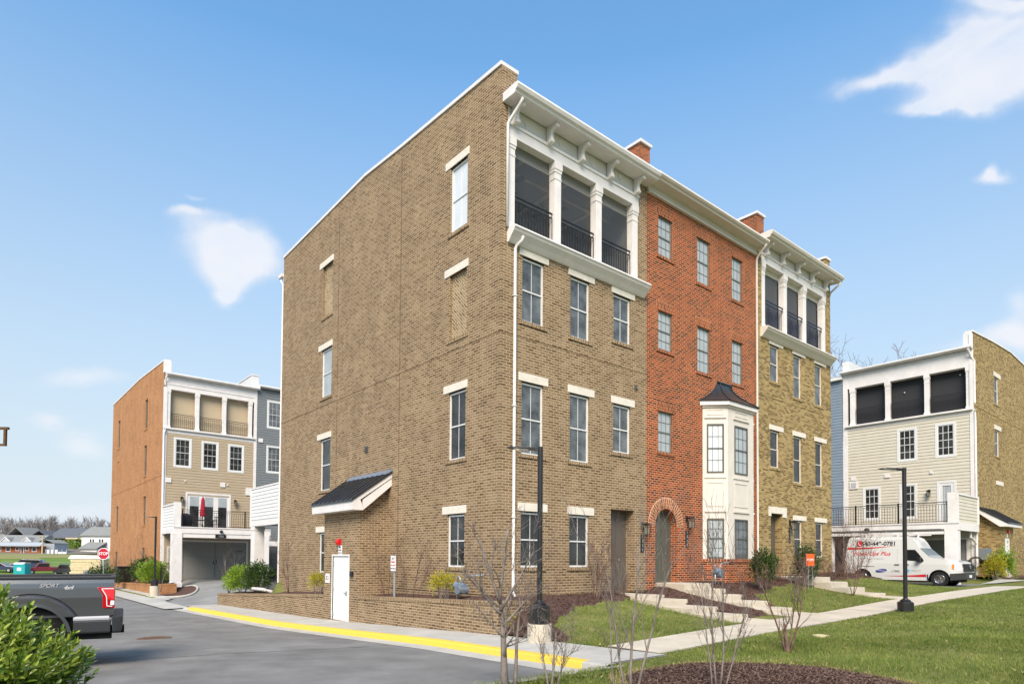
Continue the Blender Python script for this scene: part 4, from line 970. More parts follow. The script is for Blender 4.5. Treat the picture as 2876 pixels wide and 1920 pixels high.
# garage
m = MB(); OF.bx(m, .90, 5.2, .03, .08, -.05, 2.66); 
g = m.build('garage_door', 'garage_grey', org)
m = MB()
for k in range(4):
    OF.bx(m, .95, 5.15, .024, .031, .58+k*.52, .595+k*.52)
OF.bx(m, 3.02, 3.06, .022, .031, 0, 2.6); m.build('panel_groove', 'siding_grey', g)
for k in range(4):
    m = MB(); a = .98+k*1.04; OF.bx(m, a+.06, a+.98, .018, .031, 1.72, 2.45); OF.bx(m, a+.06, a+.98, .018, .031, .1, 1.55); m.build('door_panel', 'garage_grey', g)
for q_ in ((2.93, 2.97, -.02, .02, 1.1, 1.4), (3.10, 3.14, -.02, .02, 1.1, 1.4)):
    m = MB(); OF.bx(m, *q_); m.build('handle', 'black_metal', g)
m = MB(); OF.bx(m, 4.5, 4.95, .005, .018, 2.0, 2.04); m.build('strap_hinge', 'black_metal', g)
m = MB(); OF.bx(m, .78, .90, -.02, .08, -.05, 2.78); OF.bx(m, 5.2, 5.32, -.02, .08, -.05, 2.78); OF.bx(m, .9, 5.2, -.02, .08, 2.66, 2.78); m.build('garage_trim', T, org)
# deck over the garage
DY = 32.7; DF = L('y', DY, -1)
m = MB(); m.box(-.36, 5.7, DY+.05, OY-.03, 3.24, 3.38); dk = m.build('deck', 'wood_brown', org)
m = MB(); m.box(-.40, 5.7, DY-.02, DY+.05, 3.14, 3.50); m.box(-.40, 5.7, DY-.06, DY+.06, 3.50, 3.56); m.box(-.43, -.36, DY, OY-.04, 3.14, 3.42); m.box(-.38, 5.7, DY+.02, DY+.2, 2.86, 3.137); m.build('deck_fascia', T, dk)
m = MB(); PS = L('x', -.38, -1); PS.siding(m, DY+.2, OY-.04, 3.42, 4.98, lap=.19); m.build('privacy_screen', 'siding_white', dk)
m = MB(); m.box(-.44, -.36, DY+.2, OY-.03, 4.98, 5.08); m.box(-.45, -.05, DY-.03, DY+.2, 3.56, 5.12); m.build('screen_post', T, dk)
railing(DF, dk, .0, 5.6, 3.60, 4.68, -.0, step=.14, posts=(.04, 3.95))
m = MB(); m.box(-.56, .04, DY-.05, DY+.42, -.35, 3.14); m.box(-.60, .08, DY-.08, DY+.46, -.35, -.05); m.build('deck_post', T, dk, bevel=.015)
m = MB(); m.box(5.0, 5.6, DY-.05, DY+.42, -.3, 3.14); m.build('deck_post', T, dk)
# side window and utilities under the deck
window(OF, org, .02, .62, .6, 2.2, casing=.1, glass='curtained_glass', cols=1, inset=-.01)
m = MB(); OF.bx(m, 2.05, 2.72, -.02-3.62, -3.62, 3.0-.12, 3.22-.12); 
p = m.build('number_plate', 'black_metal', org); text('1325', .17, OF.P(2.4, -3.65, 2.99), (1, 0, 0), (0, 0, 1), 'decal_grey', 'digit', p)
m = MB(); m.ball(OF.P(2.4, -3.72, 3.30), .12, .12, .10); m.tube([OF.P(2.4, -3.62, 3.36), OF.P(2.4, -3.72, 3.36)], .03, 6); m.build('deck_light', 'black_metal', org)
# patio things on the deck: umbrella, table, chairs, covered grill
u = thing('patio_umbrella', 'closed dark red patio umbrella standing on the raised deck', 'umbrella', (1.55, 33.9, 3.38))
m = MB(); m.tube([(0, 0, 0), (0, 0, 2.3)], .03, 8); m.cyl((0, 0, 0), .22, .08, 12); m.build('pole', 'black_metal', u)
m = MB(); m.tube([(0, 0, .95), (0, 0, 1.05), (0, 0, 1.5), (0, 0, 2.1), (0, 0, 2.3)], [.16, .19, .15, .10, .02], 9); m.build('canopy', 'umbrella_red', u)
g = thing('grill', 'black covered barbecue grill at the left end of the deck', 'grill', (.42, 33.6, 3.38))
m = MB(); m.tube([(0, 0, 0), (0, 0, .6), (0, 0, .95), (0, 0, 1.1)], [.30, .42, .36, .16], 8); m.build('grill_cover', 'shade_black', g)
m = MB()
for sx in (-.25, .25): m.box(sx-.03, sx+.03, -.2, .2, 0, .1)
m.build('leg', 'black_metal', g)
t = thing('patio_table', 'dark metal patio table under the red umbrella', 'table', (1.75, 34.3, 3.38))
m = MB(); m.box(-.75, .75, -.45, .45, .70, .735); m.build('table_top', 'black_metal', t)
for sx in (-.68, .68):
    for sy__ in (-.38, .38):
        m = MB(); m.box(sx-.02, sx+.02, sy__-.02, sy__+.02, 0, .70); m.build('leg', 'black_metal', t)
def pchair(x, y, a, lab):
    c = thing('patio_chair', lab, 'chair', (x, y, 3.38), a, 'patio chairs around the deck table')
    m = MB(); m.box(-.24, .24, -.22, .22, .42, .45); m.build('seat', 'black_metal', c)
    m = MB()
    for k in range(7): m.box(-.22+k*.07, -.20+k*.07, .21, .23, .47, .92)
    m.box(-.25, .25, .20, .24, .92, .96); m.build('backrest', 'black_metal', c)
    for sx in (-.22, .22):
        for s2 in (-.2, .2):
            m = MB(); m.tube([(sx, s2, 0), (sx, s2, .42)], .012, 5); m.build('leg', 'black_metal', c)
pchair(.95, 33.85, R(160), 'black patio chair nearest the covered grill, seen through the deck rail'); pchair(2.4, 33.75, R(190), 'black patio chair right of the red umbrella on the deck')
pchair(1.6, 35.0, 0, 'black patio chair on the far side of the deck table')
# grey neighbour
gry = thing('townhouse', 'slate grey sided house adjoining the orange brick one', 'house')
m = MB(); gh = [(6.66, 7.6, 11.5, 13.4), (6.66, 7.6, 8.1, 9.95)]
OF.siding(m, 5.80, 12, -.2, 14.25, gh+[(6.3, 7.4, -1, 2.6)], .19); m.build('siding', 'siding_grey', gry)
for h in gh: window(OF, gry, *h, casing=.12, cols=3, rows=2, glass='curtained_glass', inset=-.01)
m = MB(); moulding(m, OF, 5.9, 12.2, 14.40, [(0, .1), (.3, .12), (.38, .08), (.38, .0), (.30, -.06), (0, -.06)]); m.build('gutter', T, gry)
m = MB(); OF.bx(m, 5.94, 6.26, -.07, -.0, 10.24, 10.53); m.build('wall_vent', T, gry)
m = MB(); OF.bx(m, 6.0, 6.25, -.9, .1, -.3, 2.7); OF.bx(m, 7.4, 8.4, -1.0, -.9, -.3, 2.8); OF.bx(m, 6.25, 7.4, -.93, -.9, 2.45, 2.8); m.build('garage_surround', T, gry)
m = MB(); OF.bx(m, 6.25, 7.4, -.1, 0, -.3, 2.45); m.build('garage_door', 'ceiling_grey', gry)  # dark panel for the open recess, its shade put into the colour
m = MB(); m.box(5.8, 12, OY+.1, 50, 13, 14.4); m.build('roof', 'shingle_dark', gry)
m = MB(); m.box(7.55, 8.05, 35.24, 35.27, 1.85, 2.15); m.build('house_number', 'ink_dark', gry)

# ------------------------------------------------------------ white siding building at the right
RX, RY = 32.85, -1.83
RF = L('x', RX, -1); RS = L('y', RY, -1)
wht = thing('townhouse', 'cream sided house with brick flank and wide black screened balcony at right edge', 'house')
hol = [(1.09, 1.95, 7.78, 9.56), (-.90, -.08, 7.80, 9.58), (3.13, 3.94, 4.30, 6.16), (1.12, 1.85, 4.30, 6.20), (-.88, -.14, 3.7, 6.20)]
m = MB(); RF.siding(m, RY+.02, 4.98, .5, 10.2, hol+[(-1.55, 3.9, 0, 2.95)], .19); m.build('siding', 'siding_cream', wht)
m = MB(); RF.bx(m, 4.95, 5.22, -.04, .1, .5, 14.0); RF.bx(m, RY-.03, RY+.14, -.04, .1, .5, 14.6); m.build('corner_board', T, wht)
for h in hol[:4]: window(RF, wht, *h, casing=.12, cols=3, rows=2, glass='dark_glass', inset=-.01, mun=.03)
w = window(RF, wht, *hol[4], casing=.12, cols=3, rows=5, glass='blind_glass', inset=-.01, fwid=.16, single=True, name='deck_door')
m = MB(); RF.bx(m, RY, 5.0, -.02, .4, 10.0, 10.22); RF.bx(m, RY-.02, 5.05, -.18, .4, 10.22, 10.32); bb = m.build('balcony', T, wht)
m = MB(); RF.bx(m, RY+.1, 4.9, .42, .46, 10.3, 12.8); m.build('black_screen', 'shade_black', bb)
for a, b in ((4.50, 4.82), (2.44, 2.74), (.32, .60), (-1.78, -1.50)): column(bb, a, b, 10.3, 12.72, RF)
for a, b in ((2.74, 4.50), (.60, 2.44), (-1.50, .32)): railing(RF, bb, a, b, 10.38, 11.36, .12, step=.12)
m = MB(); RF.bx(m, RY+.05, 4.95, -.02, .42, 12.72, 13.66); m.build('frieze', T, wht)
m = MB(); moulding(m, RF, RY-.05, 5.3, 13.75, [(0, .1), (.3, .12), (.40, .08), (.40, .0), (.30, -.06), (0, -.06)]); m.build('gutter', T, wht)
for a, z in ((-1.15, 12.42), (1.75, 11.95)):
    m = MB(); m.ball(RF.P(a, .36, z), .04, .04, .04, 8, 5); m.build('ceiling_lamp', 'white_vinyl', bb)
m = MB(); m.box(RX, RX+.3, RY+.0, RY+.42, 13.8, 14.68); m.build('parapet', 'siding_white', wht)
m = MB(); m.box(RX, RX+5, 4.85, 5.25, 13.8, 14.55); m.build('parapet', 'siding_white', wht)
for (a0, a1, z0, z1) in ((4.48, 4.77, 6.78, 7.04), (4.34, 4.83, 6.23, 6.73), (2.48, 2.77, 6.78, 6.97), (.19, .32, 6.8, 6.96)):
    m = MB(); RF.bx(m, a0, a1, -.07, -.02, z0, z1); m.build('wall_vent', T, wht)
m = MB(); RF.bx(m, 4.44, 4.73, -.09, -.07, 6.33, 6.63); m.build('vent_grille', 'decal_grey', wht)
wall_lantern(RF, wht, .36, 5.68)
bh = [(37.2, 38.1, 11.3, 12.95), (37.2, 38.1, 8.1, 9.7)]
m = MB(); RS.grid(m, RX, 50, .2, 14.3, bh, .12)
bp_ = [(RX, 14.68), (37, 15.0), (41, 15.2), (50, 14.8)]
m.q(*[(x, RY, z) for x, z in ((RX, 14.3), (50, 14.3), (50, 14.8), (41, 15.2), (37, 15.0), (RX, 14.68))])
RS.bx(m, RX+.1, 50, -.015, .002, 10.5, 10.6)
m.build('wall', 'yellow_brick', wht)
m = MB()
for (a, b) in zip(bp_[:-1], bp_[1:]):
    m.hexa([(a[0], RY-.05, a[1]), (b[0], RY-.05, b[1]), (b[0], RY+.35, b[1]), (a[0], RY+.35, a[1]), (a[0], RY-.05, a[1]+.1), (b[0], RY-.05, b[1]+.1), (b[0], RY+.35, b[1]+.1), (a[0], RY+.35, a[1]+.1)])
m.build('coping', T, wht)
for h in bh: window(RS, wht, *h, lintel=(h[0]-.1, h[1]+.5, h[3]+.03, h[3]+.3), sill=1, sillm='yellow_soldier', glass='dark_glass', cols=1, inset=.04)
m = MB(); RS.bx(m, 37.35, 38.9, -.03, .03, 6.35, 6.6); m.build('lintel', 'lintel_stone', wht)
m = MB(); m.tube([RF.P(RY+.1, -.38, 13.65), RF.P(RY+.05, -.1, 13.3), RS.P(RX+.05, -.08, 13.0), RS.P(RX+.05, -.08, 10.6)], .055, 8)
m.tube([(RX+.0, RY-.09, 10.1), (RX+.05, RY-.1, 9.6), (RX+.05, RY-.1, 1.0)], .055, 8); m.build('downspout', T, wht)
# deck and garage
DXX = 29.1; DQ = L('x', DXX, -1)
m = MB(); m.box(DXX+.05, RX-.03, -2.0, 9, 3.42, 3.58); dk = m.build('deck', 'wood_brown', wht)
m = MB(); m.box(DXX-.02, DXX+.05, -2.05, 9, 3.30, 3.66); m.box(DXX-.06, DXX+.05, -2.1, 9, 3.66, 3.72); m.box(DXX+.05, RX-.05, -2.07, -2.0, 3.30, 3.72); m.box(DXX+.0, DXX+.25, -1.95, 9, 3.10, 3.298); m.build('deck_fascia', T, dk)
m = MB(); QS = L('y', -2.03, -1); QS.siding(m, DXX+.1, RX-.05, 3.72, 5.16, lap=.19); m.build('privacy_screen', 'siding_cream', dk)
m = MB(); m.box(DXX+.05, RX-.04, -2.09, -1.98, 5.16, 5.26); m.box(DXX-.06, DXX+.1, -2.1, -1.62, 3.72, 5.28); m.box(RX-.22, RX-.1, -2.1, -2.0, 3.72, 5.16); m.build('screen_post', T, dk)
railing(DQ, dk, -1.62, 9, 3.76, 4.82, 0, step=.14, posts=(-1.6, .75, 3.0, 5.2))
m = MB(); m.box(DXX-.03, DXX+.5, -2.04, -1.45, .3, 3.295); m.build('deck_post', T, dk, bevel=.015)
m = MB(); m.box(DXX-.03, DXX+.5, 4.4, 5.0, .3, 3.295); m.build('deck_post', T, dk, bevel=.015)
m = MB(); RF.bx(m, -1.45, 3.8, .03, .08, .4, 2.9); g = m.build('garage_door', 'garage_grey', wht)
m = MB()
for k in range(4): RF.bx(m, -1.4, 3.75, .022, .031, .9+k*.5, .915+k*.5)
m.build('panel_groove', 'siding_grey', g)
m = MB(); RF.bx(m, -1.6, -1.45, -.03, .08, .4, 2.98); RF.bx(m, -1.45, 3.8, -.03, .08, 2.9, 3.0); m.build('garage_trim', T, wht)
m = MB(); m.tube([(RX-.9, RY-.05, 3.3), (RX-.9, RY-.05, 3.0), (RX-.3, RY-.08, 2.8), (RX-.1, RY-.12, 2.6), (RX-.1, RY-.12, .9)], .06, 8); m.build('deck_downspout', T, wht)
m = MB(); m.ball((DXX-.15, 2.35, 3.42), .12, .14, .12); m.box(DXX-.1, DXX-.0, 2.3, 2.4, 3.3, 3.5); m.build('deck_light', 'black_metal', wht)
m = MB(); m.box(RX-.05, RX-.02, -1.72, -1.1, 1.15, 1.75); m.build('utility_panel', 'box_grey', wht)
m = MB()
for k in range(16):
    a = R(k*22.5); b = R(k*22.5+22.5)
    for r_ in (.26, .32): m.tube([(RX-.5+.02*k, RY-.15+r_*math.cos(a), 1.6+r_*math.sin(a)), (RX-.5+.02*k, RY-.15+r_*math.cos(b), 1.6+r_*math.sin(b))], .025, 5)
m.build('hose_reel', 'black_metal', wht)
# vestibule of the right building
VY = L('y', RY-1.0, -1)
m = MB(); VY.grid(m, 33.9, 36.4, .3, 3.75, [(34.65, 35.65, .92, 3.02, .07)])
m.q((33.9, RY-1, .3), (33.9, RY, .3), (33.9, RY, 4.4), (33.9, RY-1, 3.75)); m.q((36.4, RY-1, .3), (36.4, RY, .3), (36.4, RY, 4.4), (36.4, RY-1, 3.75))
ves = m.build('stair_vestibule', 'yellow_brick', wht)
m = MB(); m.prism([(33.6, RY-1.36, 3.78), (33.6, RY-1.36, 3.62), (33.6, RY-1.0, 3.62), (33.6, RY, 4.42), (33.6, RY, 4.66)], (3.1, 0, 0)); m.build('roof_fascia', T, ves)
m = MB(); m.prism([(33.56, RY-1.4, 3.79), (33.56, RY-1.4, 3.84), (33.56, RY, 4.76), (33.56, RY, 4.67)], (3.18, 0, 0))
for k in range(9): m.prism([(33.6+k*.38, RY-1.4, 3.84), (33.6+k*.38, RY-1.4, 3.88), (33.6+k*.38, RY-.02, 4.80), (33.6+k*.38, RY-.02, 4.76)], (.024, 0, 0))
m.build('metal_roof', 'seam_metal', ves)
m = MB(); VY.bx(m, 34.65, 35.65, .02, .07, .92, 3.02); d = m.build('vestibule_door', 'steel_door', wht)
m = MB(); VY.bx(m, 34.75, 34.8, -.03, .02, 1.9, 1.96); VY.bx(m, 34.75, 34.9, -.04, -.02, 1.92, 1.94); m.build('handle', 'galvanised', d)
m = MB(); VY.bx(m, 34.6, 35.7, -.05, .05, .3, .90); m.build('door_step', 'concrete', wht)
m = MB(); VY.bx(m, 35.05, 35.25, -.1, 0, 3.28, 3.48); m.build('fire_alarm', 'red_plastic', wht)
m = MB(); VY.bx(m, 35.02, 35.14, -.02, 0, 3.05, 3.27); m.build('alarm_notice', 'sign_white', wht)
WX = L('x', 33.9, -1)
mt_ = thing('electric_meter', 'grey metal cabinet and round meter on white conduit by right vestibule', 'electric meter', (33.7, RY-.5, 1.0))
m = MB(); m.box(-.12, .18, -.1, .5, .75, 1.40); m.build('cabinet', 'box_grey', mt_)
m = MB(); m.box(-.1, .18, -.45, -.17, .80, 1.15); m.tube([(-.1, -.31, .98), (-.2, -.31, .98)], .1, 12); m.build('meter', 'galvanised', mt_)
m = MB(); m.tube([(-.02, -.31, .80), (-.02, -.31, -.3)], .045, 8); m.build('conduit', 'white_paint', mt_)
m = MB(); m.box(RX+.1, 50, RY+.3, 14, 13.2, 13.72); m.build('roof', 'shingle_dark', wht)
blu = thing('townhouse', 'blue-grey sided house beyond the cream sided one', 'house')
m = MB(); RF.siding(m, 5.25, 14, .5, 13.4, lap=.19); m.build('siding', 'siding_blue', blu)
m = MB(); RF.bx(m, 5.22, 14, -.25, .1, 13.4, 13.6); m.build('gutter', T, blu)
m = MB(); m.box(RX+.1, 45, 5.3, 14, 13, 13.5); m.build('roof', 'shingle_dark', blu)
# driveway for the van
draped('driveway', fr(22.9, 32.8, .6), fr(-2.9, 12, .6), lambda x, y: ip(x, [22.9, 29, 33], [.43, .43, .5])+.0, 'asphalt')
draped('driveway_walk', fr(28.0, 34, .6), fr(-3.9, -2.95, .4), lambda x, y: H(x, y)+.03, 'concrete')

# ------------------------------------------------------------ planters
def planter(name, label, x0, x1, y0, y1, zt, zb, mt, endcap=True, group=None):
    t = thing(name, label, 'planter wall', (x0, (y0+y1)/2, zb(y0)), 0, group); ox, oy, oz = t.location
    n = 14; ys = np.linspace(y0, y1, n)
    def seg(m, xa, xb, f0, f1):
        for a, b in zip(ys[:-1], ys[1:]):
            m.hexa([(xa-ox, a-oy, f0(a)-oz), (xb-ox, a-oy, f0(a)-oz), (xb-ox, b-oy, f0(b)-oz), (xa-ox, b-oy, f0(b)-oz), (xa-ox, a-oy, f1(a)-oz), (xb-ox, a-oy, f1(a)-oz), (xb-ox, b-oy, f1(b)-oz), (xa-ox, b-oy, f1(b)-oz)])
    m = MB(); seg(m, x0, x0+.22, zb, lambda y: zt(y)-.105)
    if endcap: m.box(0+.222, x1-ox, y0-oy, y0+.22-oy, zb(y0)-oz, zt(y0)-.106-oz)
    m.build('wall', mt+'_brick', t)
    m = MB(); seg(m, x0-.018, x0+.24, lambda y: zt(y)-.1, zt)
    if endcap: m.box(.242, x1-ox, y0-.018-oy, y0+.24-oy, zt(y0)-.1-oz, zt(y0)-oz)
    m.build('cap', mt+'_soldier', t)
    m = MB()
    for a, b in zip(ys[:-1], ys[1:]):
        m.q(*[(x-ox, y-oy, zt(y)+dz-oz) for x, y, dz in ((x0+.2, a, -.06), (x1+.02, a, .06), (x1+.02, b, .06), (x0+.2, b, -.06))])
    m.build('mulch', 'mulch', t)
planter('brick_planter', 'low tan brick planter wall right of the white steel door', -.98, .0, -1.18, 5.815, lambda y: ip(y, [-1.2, 6.4], [.655, .42]), lambda y: rz(y)-.15, 'tan', group='tan brick planters')
planter('brick_planter', 'low tan brick planter wall left of the white steel door', -.98, .0, 8.37, 20.9, lambda y: ip(y, [8.4, 21], [.37, -.17]), lambda y: rz(y)-.15, 'tan', group='tan brick planters')
planter('brick_planter', 'orange brick planter wall beside the far left lamp post', -1.55, OX-.0, 31.6, 57, lambda y: ip(y, [31, 45], [-.06, -.42]), lambda y: rz(y)-.2, 'orange')

# ------------------------------------------------------------ lamp posts
def lamp_post(label, x, y, z, h, adir, base=0.0, cap=.36):
    t = thing('lamp_post', label, 'lamp post', (x, y, z), adir, 'black lamp posts')
    m = MB(); m.cyl((0, 0, base+.0), .21, cap, 8); m.cyl((0, 0, base+cap), .21, .03, 8, r1=.18)
    m.ball((0, 0, base+cap+.05), .14, .14, .06); m.tube([(0, 0, base+cap), (0, 0, base+cap+.12)], [.11, .07], 12); m.build('base_cover', 'black_metal', t, smooth=False)
    if base: m = MB(); m.cyl((0, 0, -.3), .25, base+.3, 24); m.build('concrete_footing', 'concrete_warm', t)
    m = MB(); m.tube([(0, 0, base+cap), (0, 0, h)], .055, 14); m.build('pole', 'black_metal', t, smooth=True, autosmooth=40)
    m = MB()
    m.prism([(0.05, -.03, h-.09), (-.12, -.03, h-.08), (-.12, -.03, h-.02), (0.05, -.03, h-.01)], (0, .06, 0))
    m.hexa([(-.12, -.08, h-.07), (-.12, .08, h-.07), (-.58, .15, h-.04), (-.58, -.15, h-.04), (-.12, -.08, h-.02), (-.12, .08, h-.02), (-.58, .14, h-.015), (-.58, -.14, h-.015)])
    m.hexa([(-.58, -.15, h-.04), (-.58, .15, h-.04), (-.68, .10, h-.03), (-.68, -.10, h-.03), (-.58, -.14, h-.015), (-.58, .14, h-.015), (-.68, .09, h-.018), (-.68, -.09, h-.018)])
    lh = m.build('lamp_head', 'black_metal', t)
    m = MB(); m.hexa([(-.25, -.08, h-.075), (-.25, .08, h-.075), (-.56, .11, h-.05), (-.56, -.11, h-.05), (-.25, -.08, h-.06), (-.25, .08, h-.06), (-.56, .11, h-.036), (-.56, -.11, h-.036)]); m.build('lens', 'lamp_clear', lh)
    return t
ang = YAW-math.pi/2
lamp_post('black lamp post on a bare concrete footing beside the yellow kerb', -1.28, -2.95, -.06, 4.03, ang, base=.37)
lamp_post('black lamp post on the near lawn beside the curving walk, in front of the van', 9.75, -6.05, .22, 4.05, ang, base=0, cap=.27)
lamp_post('distant black lamp post in front of the orange brick house', -1.95, 30.3, -.78, 4.78, ang, base=.65, cap=.32)

# ------------------------------------------------------------ signs
t = thing('parking_sign', 'small white parking sign on a grey post in the brick planter', 'sign', (-.55, 4.3, .45))
m = MB(); m.tube([(0, 0, -.1), (0, 0, 1.25)], .035, 8); m.build('post', 'galvanised', t)
m = MB(); m.box(-.055, -.045, -.15, .15, .80, 1.26); p = m.build('plate', 'sign_white', t)
for k, (s, c) in enumerate((('NO', 'ink_dark'), ('PARKING', 'decal_red'), ('FIRE LANE', 'decal_red'), ('TOW AWAY', 'ink_dark'))): text(s, .085 if k == 0 else .055, (-.057, 0, 1.17-k*.1), (0, -1, 0), (0, 0, 1), c, 'lettering', p)
t = thing('stop_sign', 'red octagonal stop sign beyond the driveway on the left', 'stop sign', (-3.65, 37.35, -.8), YAW-math.pi/2)
m = MB(); m.tube([(0, .04, 0), (0, .04, 2.2)], .03, 6); m.build('post', 'galvanised', t)
def octo(r, y, th): return [(r*math.cos(R(22.5+45*k)), y, 2.57+r*math.sin(R(22.5+45*k))) for k in range(8)]
m = MB(); m.prism(octo(.41, 0, 0), (0, .01, 0)); p = m.build('sign_border', 'sign_white', t)
m = MB(); m.prism(octo(.37, -.008, 0), (0, .006, 0)); p = m.build('sign_face', 'sign_red', t)
text('STOP', .26, (0, -.013, 2.57), (1, 0, 0), (0, 0, 1), 'sign_white', 'lettering', p, bold=.004)
t = thing('yard_sign', 'orange yard sign on a wire stand before the yellow-tan house', 'sign', (12.72, -2.0, .62))
m = MB(); m.box(-.31, .31, -.005, .005, .84, 1.27); p = m.build('panel', 'sign_orange', t)
text('FOR RENT', .12, (0, -.008, 1.05), (1, 0, 0), (0, 0, 1), 'sign_white', 'lettering', p)
m = MB(); m.tube([(-.16, 0, -.1), (-.16, 0, .9)], .008, 4); m.tube([(.16, 0, -.1), (.16, 0, .9)], .008, 4); m.tube([(-.16, 0, .5), (.16, 0, .5)], .006, 4); m.build('wire_stand', 'galvanised', t)

# ------------------------------------------------------------ gas meters
def gas_meter(label, x, y, z, rz_, mir=1):
    t = thing('gas_meter', label, 'gas meter', (x, y, z), rz_, 'gas meters on the brick walls')
    m = MB(); m.tube([(0, -.20, .28), (0, .10, .28)], [.13, .13], 10); m.box(-.11, .11, -.16, .06, .24, .42); m.ball((0, -.05, .42), .12, .12, .05); m.build('meter_body', 'meter_grey', t, bevel=.01)
    m = MB(); m.tube([(-.10*mir, -.08, .38), (-.22*mir, -.08, .38)], [.07, .10], 12); m.tube([(-.22*mir, -.08, .38), (-.26*mir, -.08, .38)], [.10, .07], 12); m.build('regulator', 'meter_grey', t)
    m = MB(); m.tube([(-.20*mir, -.05, -.1), (-.20*mir, -.05, .34)], .025, 8); m.tube([(-.06, -.05, .44), (-.06, -.05, .56), (-.12, -.05, .62), (-.2*mir, -.05, .58), (-.2*mir, -.05, .40)], .022, 8)
    m.tube([(.06, -.05, .44), (.10*mir, -.05, .56), (.16*mir, -.05, .63), (.72*mir, .0, .67), (.76*mir, .18, .67)], .022, 8); m.build('pipe', 'galvanised', t, smooth=True)
    return t
gas_meter('blue-grey gas meter with a bent pipe in the planter by the building corner', -.42, .95, .55, R(-90))
gas_meter('gas meter between arched door and bay window of red house', 8.75, -.75, .90, 0, 1)
# ------------------------------------------------------------ manhole, valve cover
m = MB(); m.cyl((-6.65, 5.8, roadz(-6.65, 5.8)+.004), .40, .006, 28)
for k in range(5): m.box(-6.90, -6.40, 5.6+k*.1, 5.62+k*.1, roadz(-6.65, 5.8)+.010, roadz(-6.65, 5.8)+.014)
tag(m.build('manhole_cover', 'manhole_iron'), 'rusty round manhole cover in the asphalt behind the pickup', 'manhole cover')
m = MB(); m.cyl((3.0, -6.75, H(3, -6.75)-.02), .16, .035, 18); m.cyl((3.0, -6.75, H(3, -6.75)+.015), .11, .008, 16); tag(m.build('valve_cover', 'lumber'), 'round valve cover lying in the near lawn', 'cover')
# black rail enclosures and bins at the alley
t = thing('iron_fence', 'black iron fence enclosing utilities under the left deck', 'fence', (-1.0, 33.4, -.15)); LF = L('y', 0, -1)
railing(LF, t, 0, .62, .05, 1.15, 0, step=.1, name='rail_panel', posts=(0, .62))
t = thing('iron_fence', 'black iron fence enclosing an air conditioner at the corner house rear', 'fence', (.25, 17.0, .1)); LF = L('x', 0, -1)
railing(LF, t, -.9, .9, .05, 1.0, 0, step=.1, name='rail_panel', posts=(-.9, .9))
t = thing('air_conditioner', 'grey air conditioner unit behind the corner house fence', 'air conditioner', (.85, 16.6, .1))
m = MB(); m.box(-.38, .38, -.38, .38, 0, .85); m.build('housing', 'decal_grey', t, bevel=.02)
m = MB()
for k in range(9): m.box(-.385, .385, -.385, .385, .08+k*.08, .1+k*.08)
m.build('louvre', 'galvanised', t)
m = MB(); m.cyl((0, 0, .85), .3, .03, 16); m.build('fan_guard', 'black_metal', t)
m = MB(); m.tube([(-.55, 15.5, .22), (-.6, 16.9, .22)], .07, 8); m.tube([(-.35, 15.3, .16), (-.4, 17.6, .16)], .06, 8); tag(m.build('drain_pipe', 'white_paint'), 'white drain pipes lying on the left brick planter', 'pipe')
t = thing('trash_bin', 'tall black bin beside the orange brick wall', 'bin', (-1.1, 45.3, -.45))
m = MB(); m.hexa([(-.55, -.6, 0), (.3, -.6, 0), (.3, .6, 0), (-.55, .6, 0), (-.65, -.75, 1.2), (.35, -.75, 1.2), (.35, .75, 1.2), (-.65, .75, 1.2)]); m.build('bin_body', 'black_metal', t)
m = MB(); m.box(-.70, .4, -.8, .8, 1.2, 1.28); m.build('lid', 'black_metal', t)
t = thing('transformer', 'grey-green utility pedestal beyond the pickup tail', 'utility box', (-2.6, 52, -.9))
m = MB(); m.box(-.5, .5, -.5, .5, 0, 1.25); m.build('housing', 'galvanised', t, bevel=.03)
m = MB(); m.box(-.46, .46, -.52, -.5, .1, 1.1); m.build('door', 'box_grey', t)
# dark deck corner that juts in at the left edge
t = thing('balcony_corner', 'dark wooden balcony corner jutting in at left edge', 'balcony', (-8.57, 44.59, 2.86), YAW-math.pi/2)
m = MB()
m.box(-6, 0, -.1, .1, 7.62, 7.78); m.box(-6, -.14, -.06, .06, 6.45, 6.60); m.box(-.30, -.14, -.08, .08, 6.45, 7.62)
m.build('handrail', 'wood_brown', t)
m = MB()
for k in range(12): m.box(-.75-k*.45, -.68-k*.45, -.04, .04, 6.6, 7.62)
m.build('baluster', 'wood_brown', t)
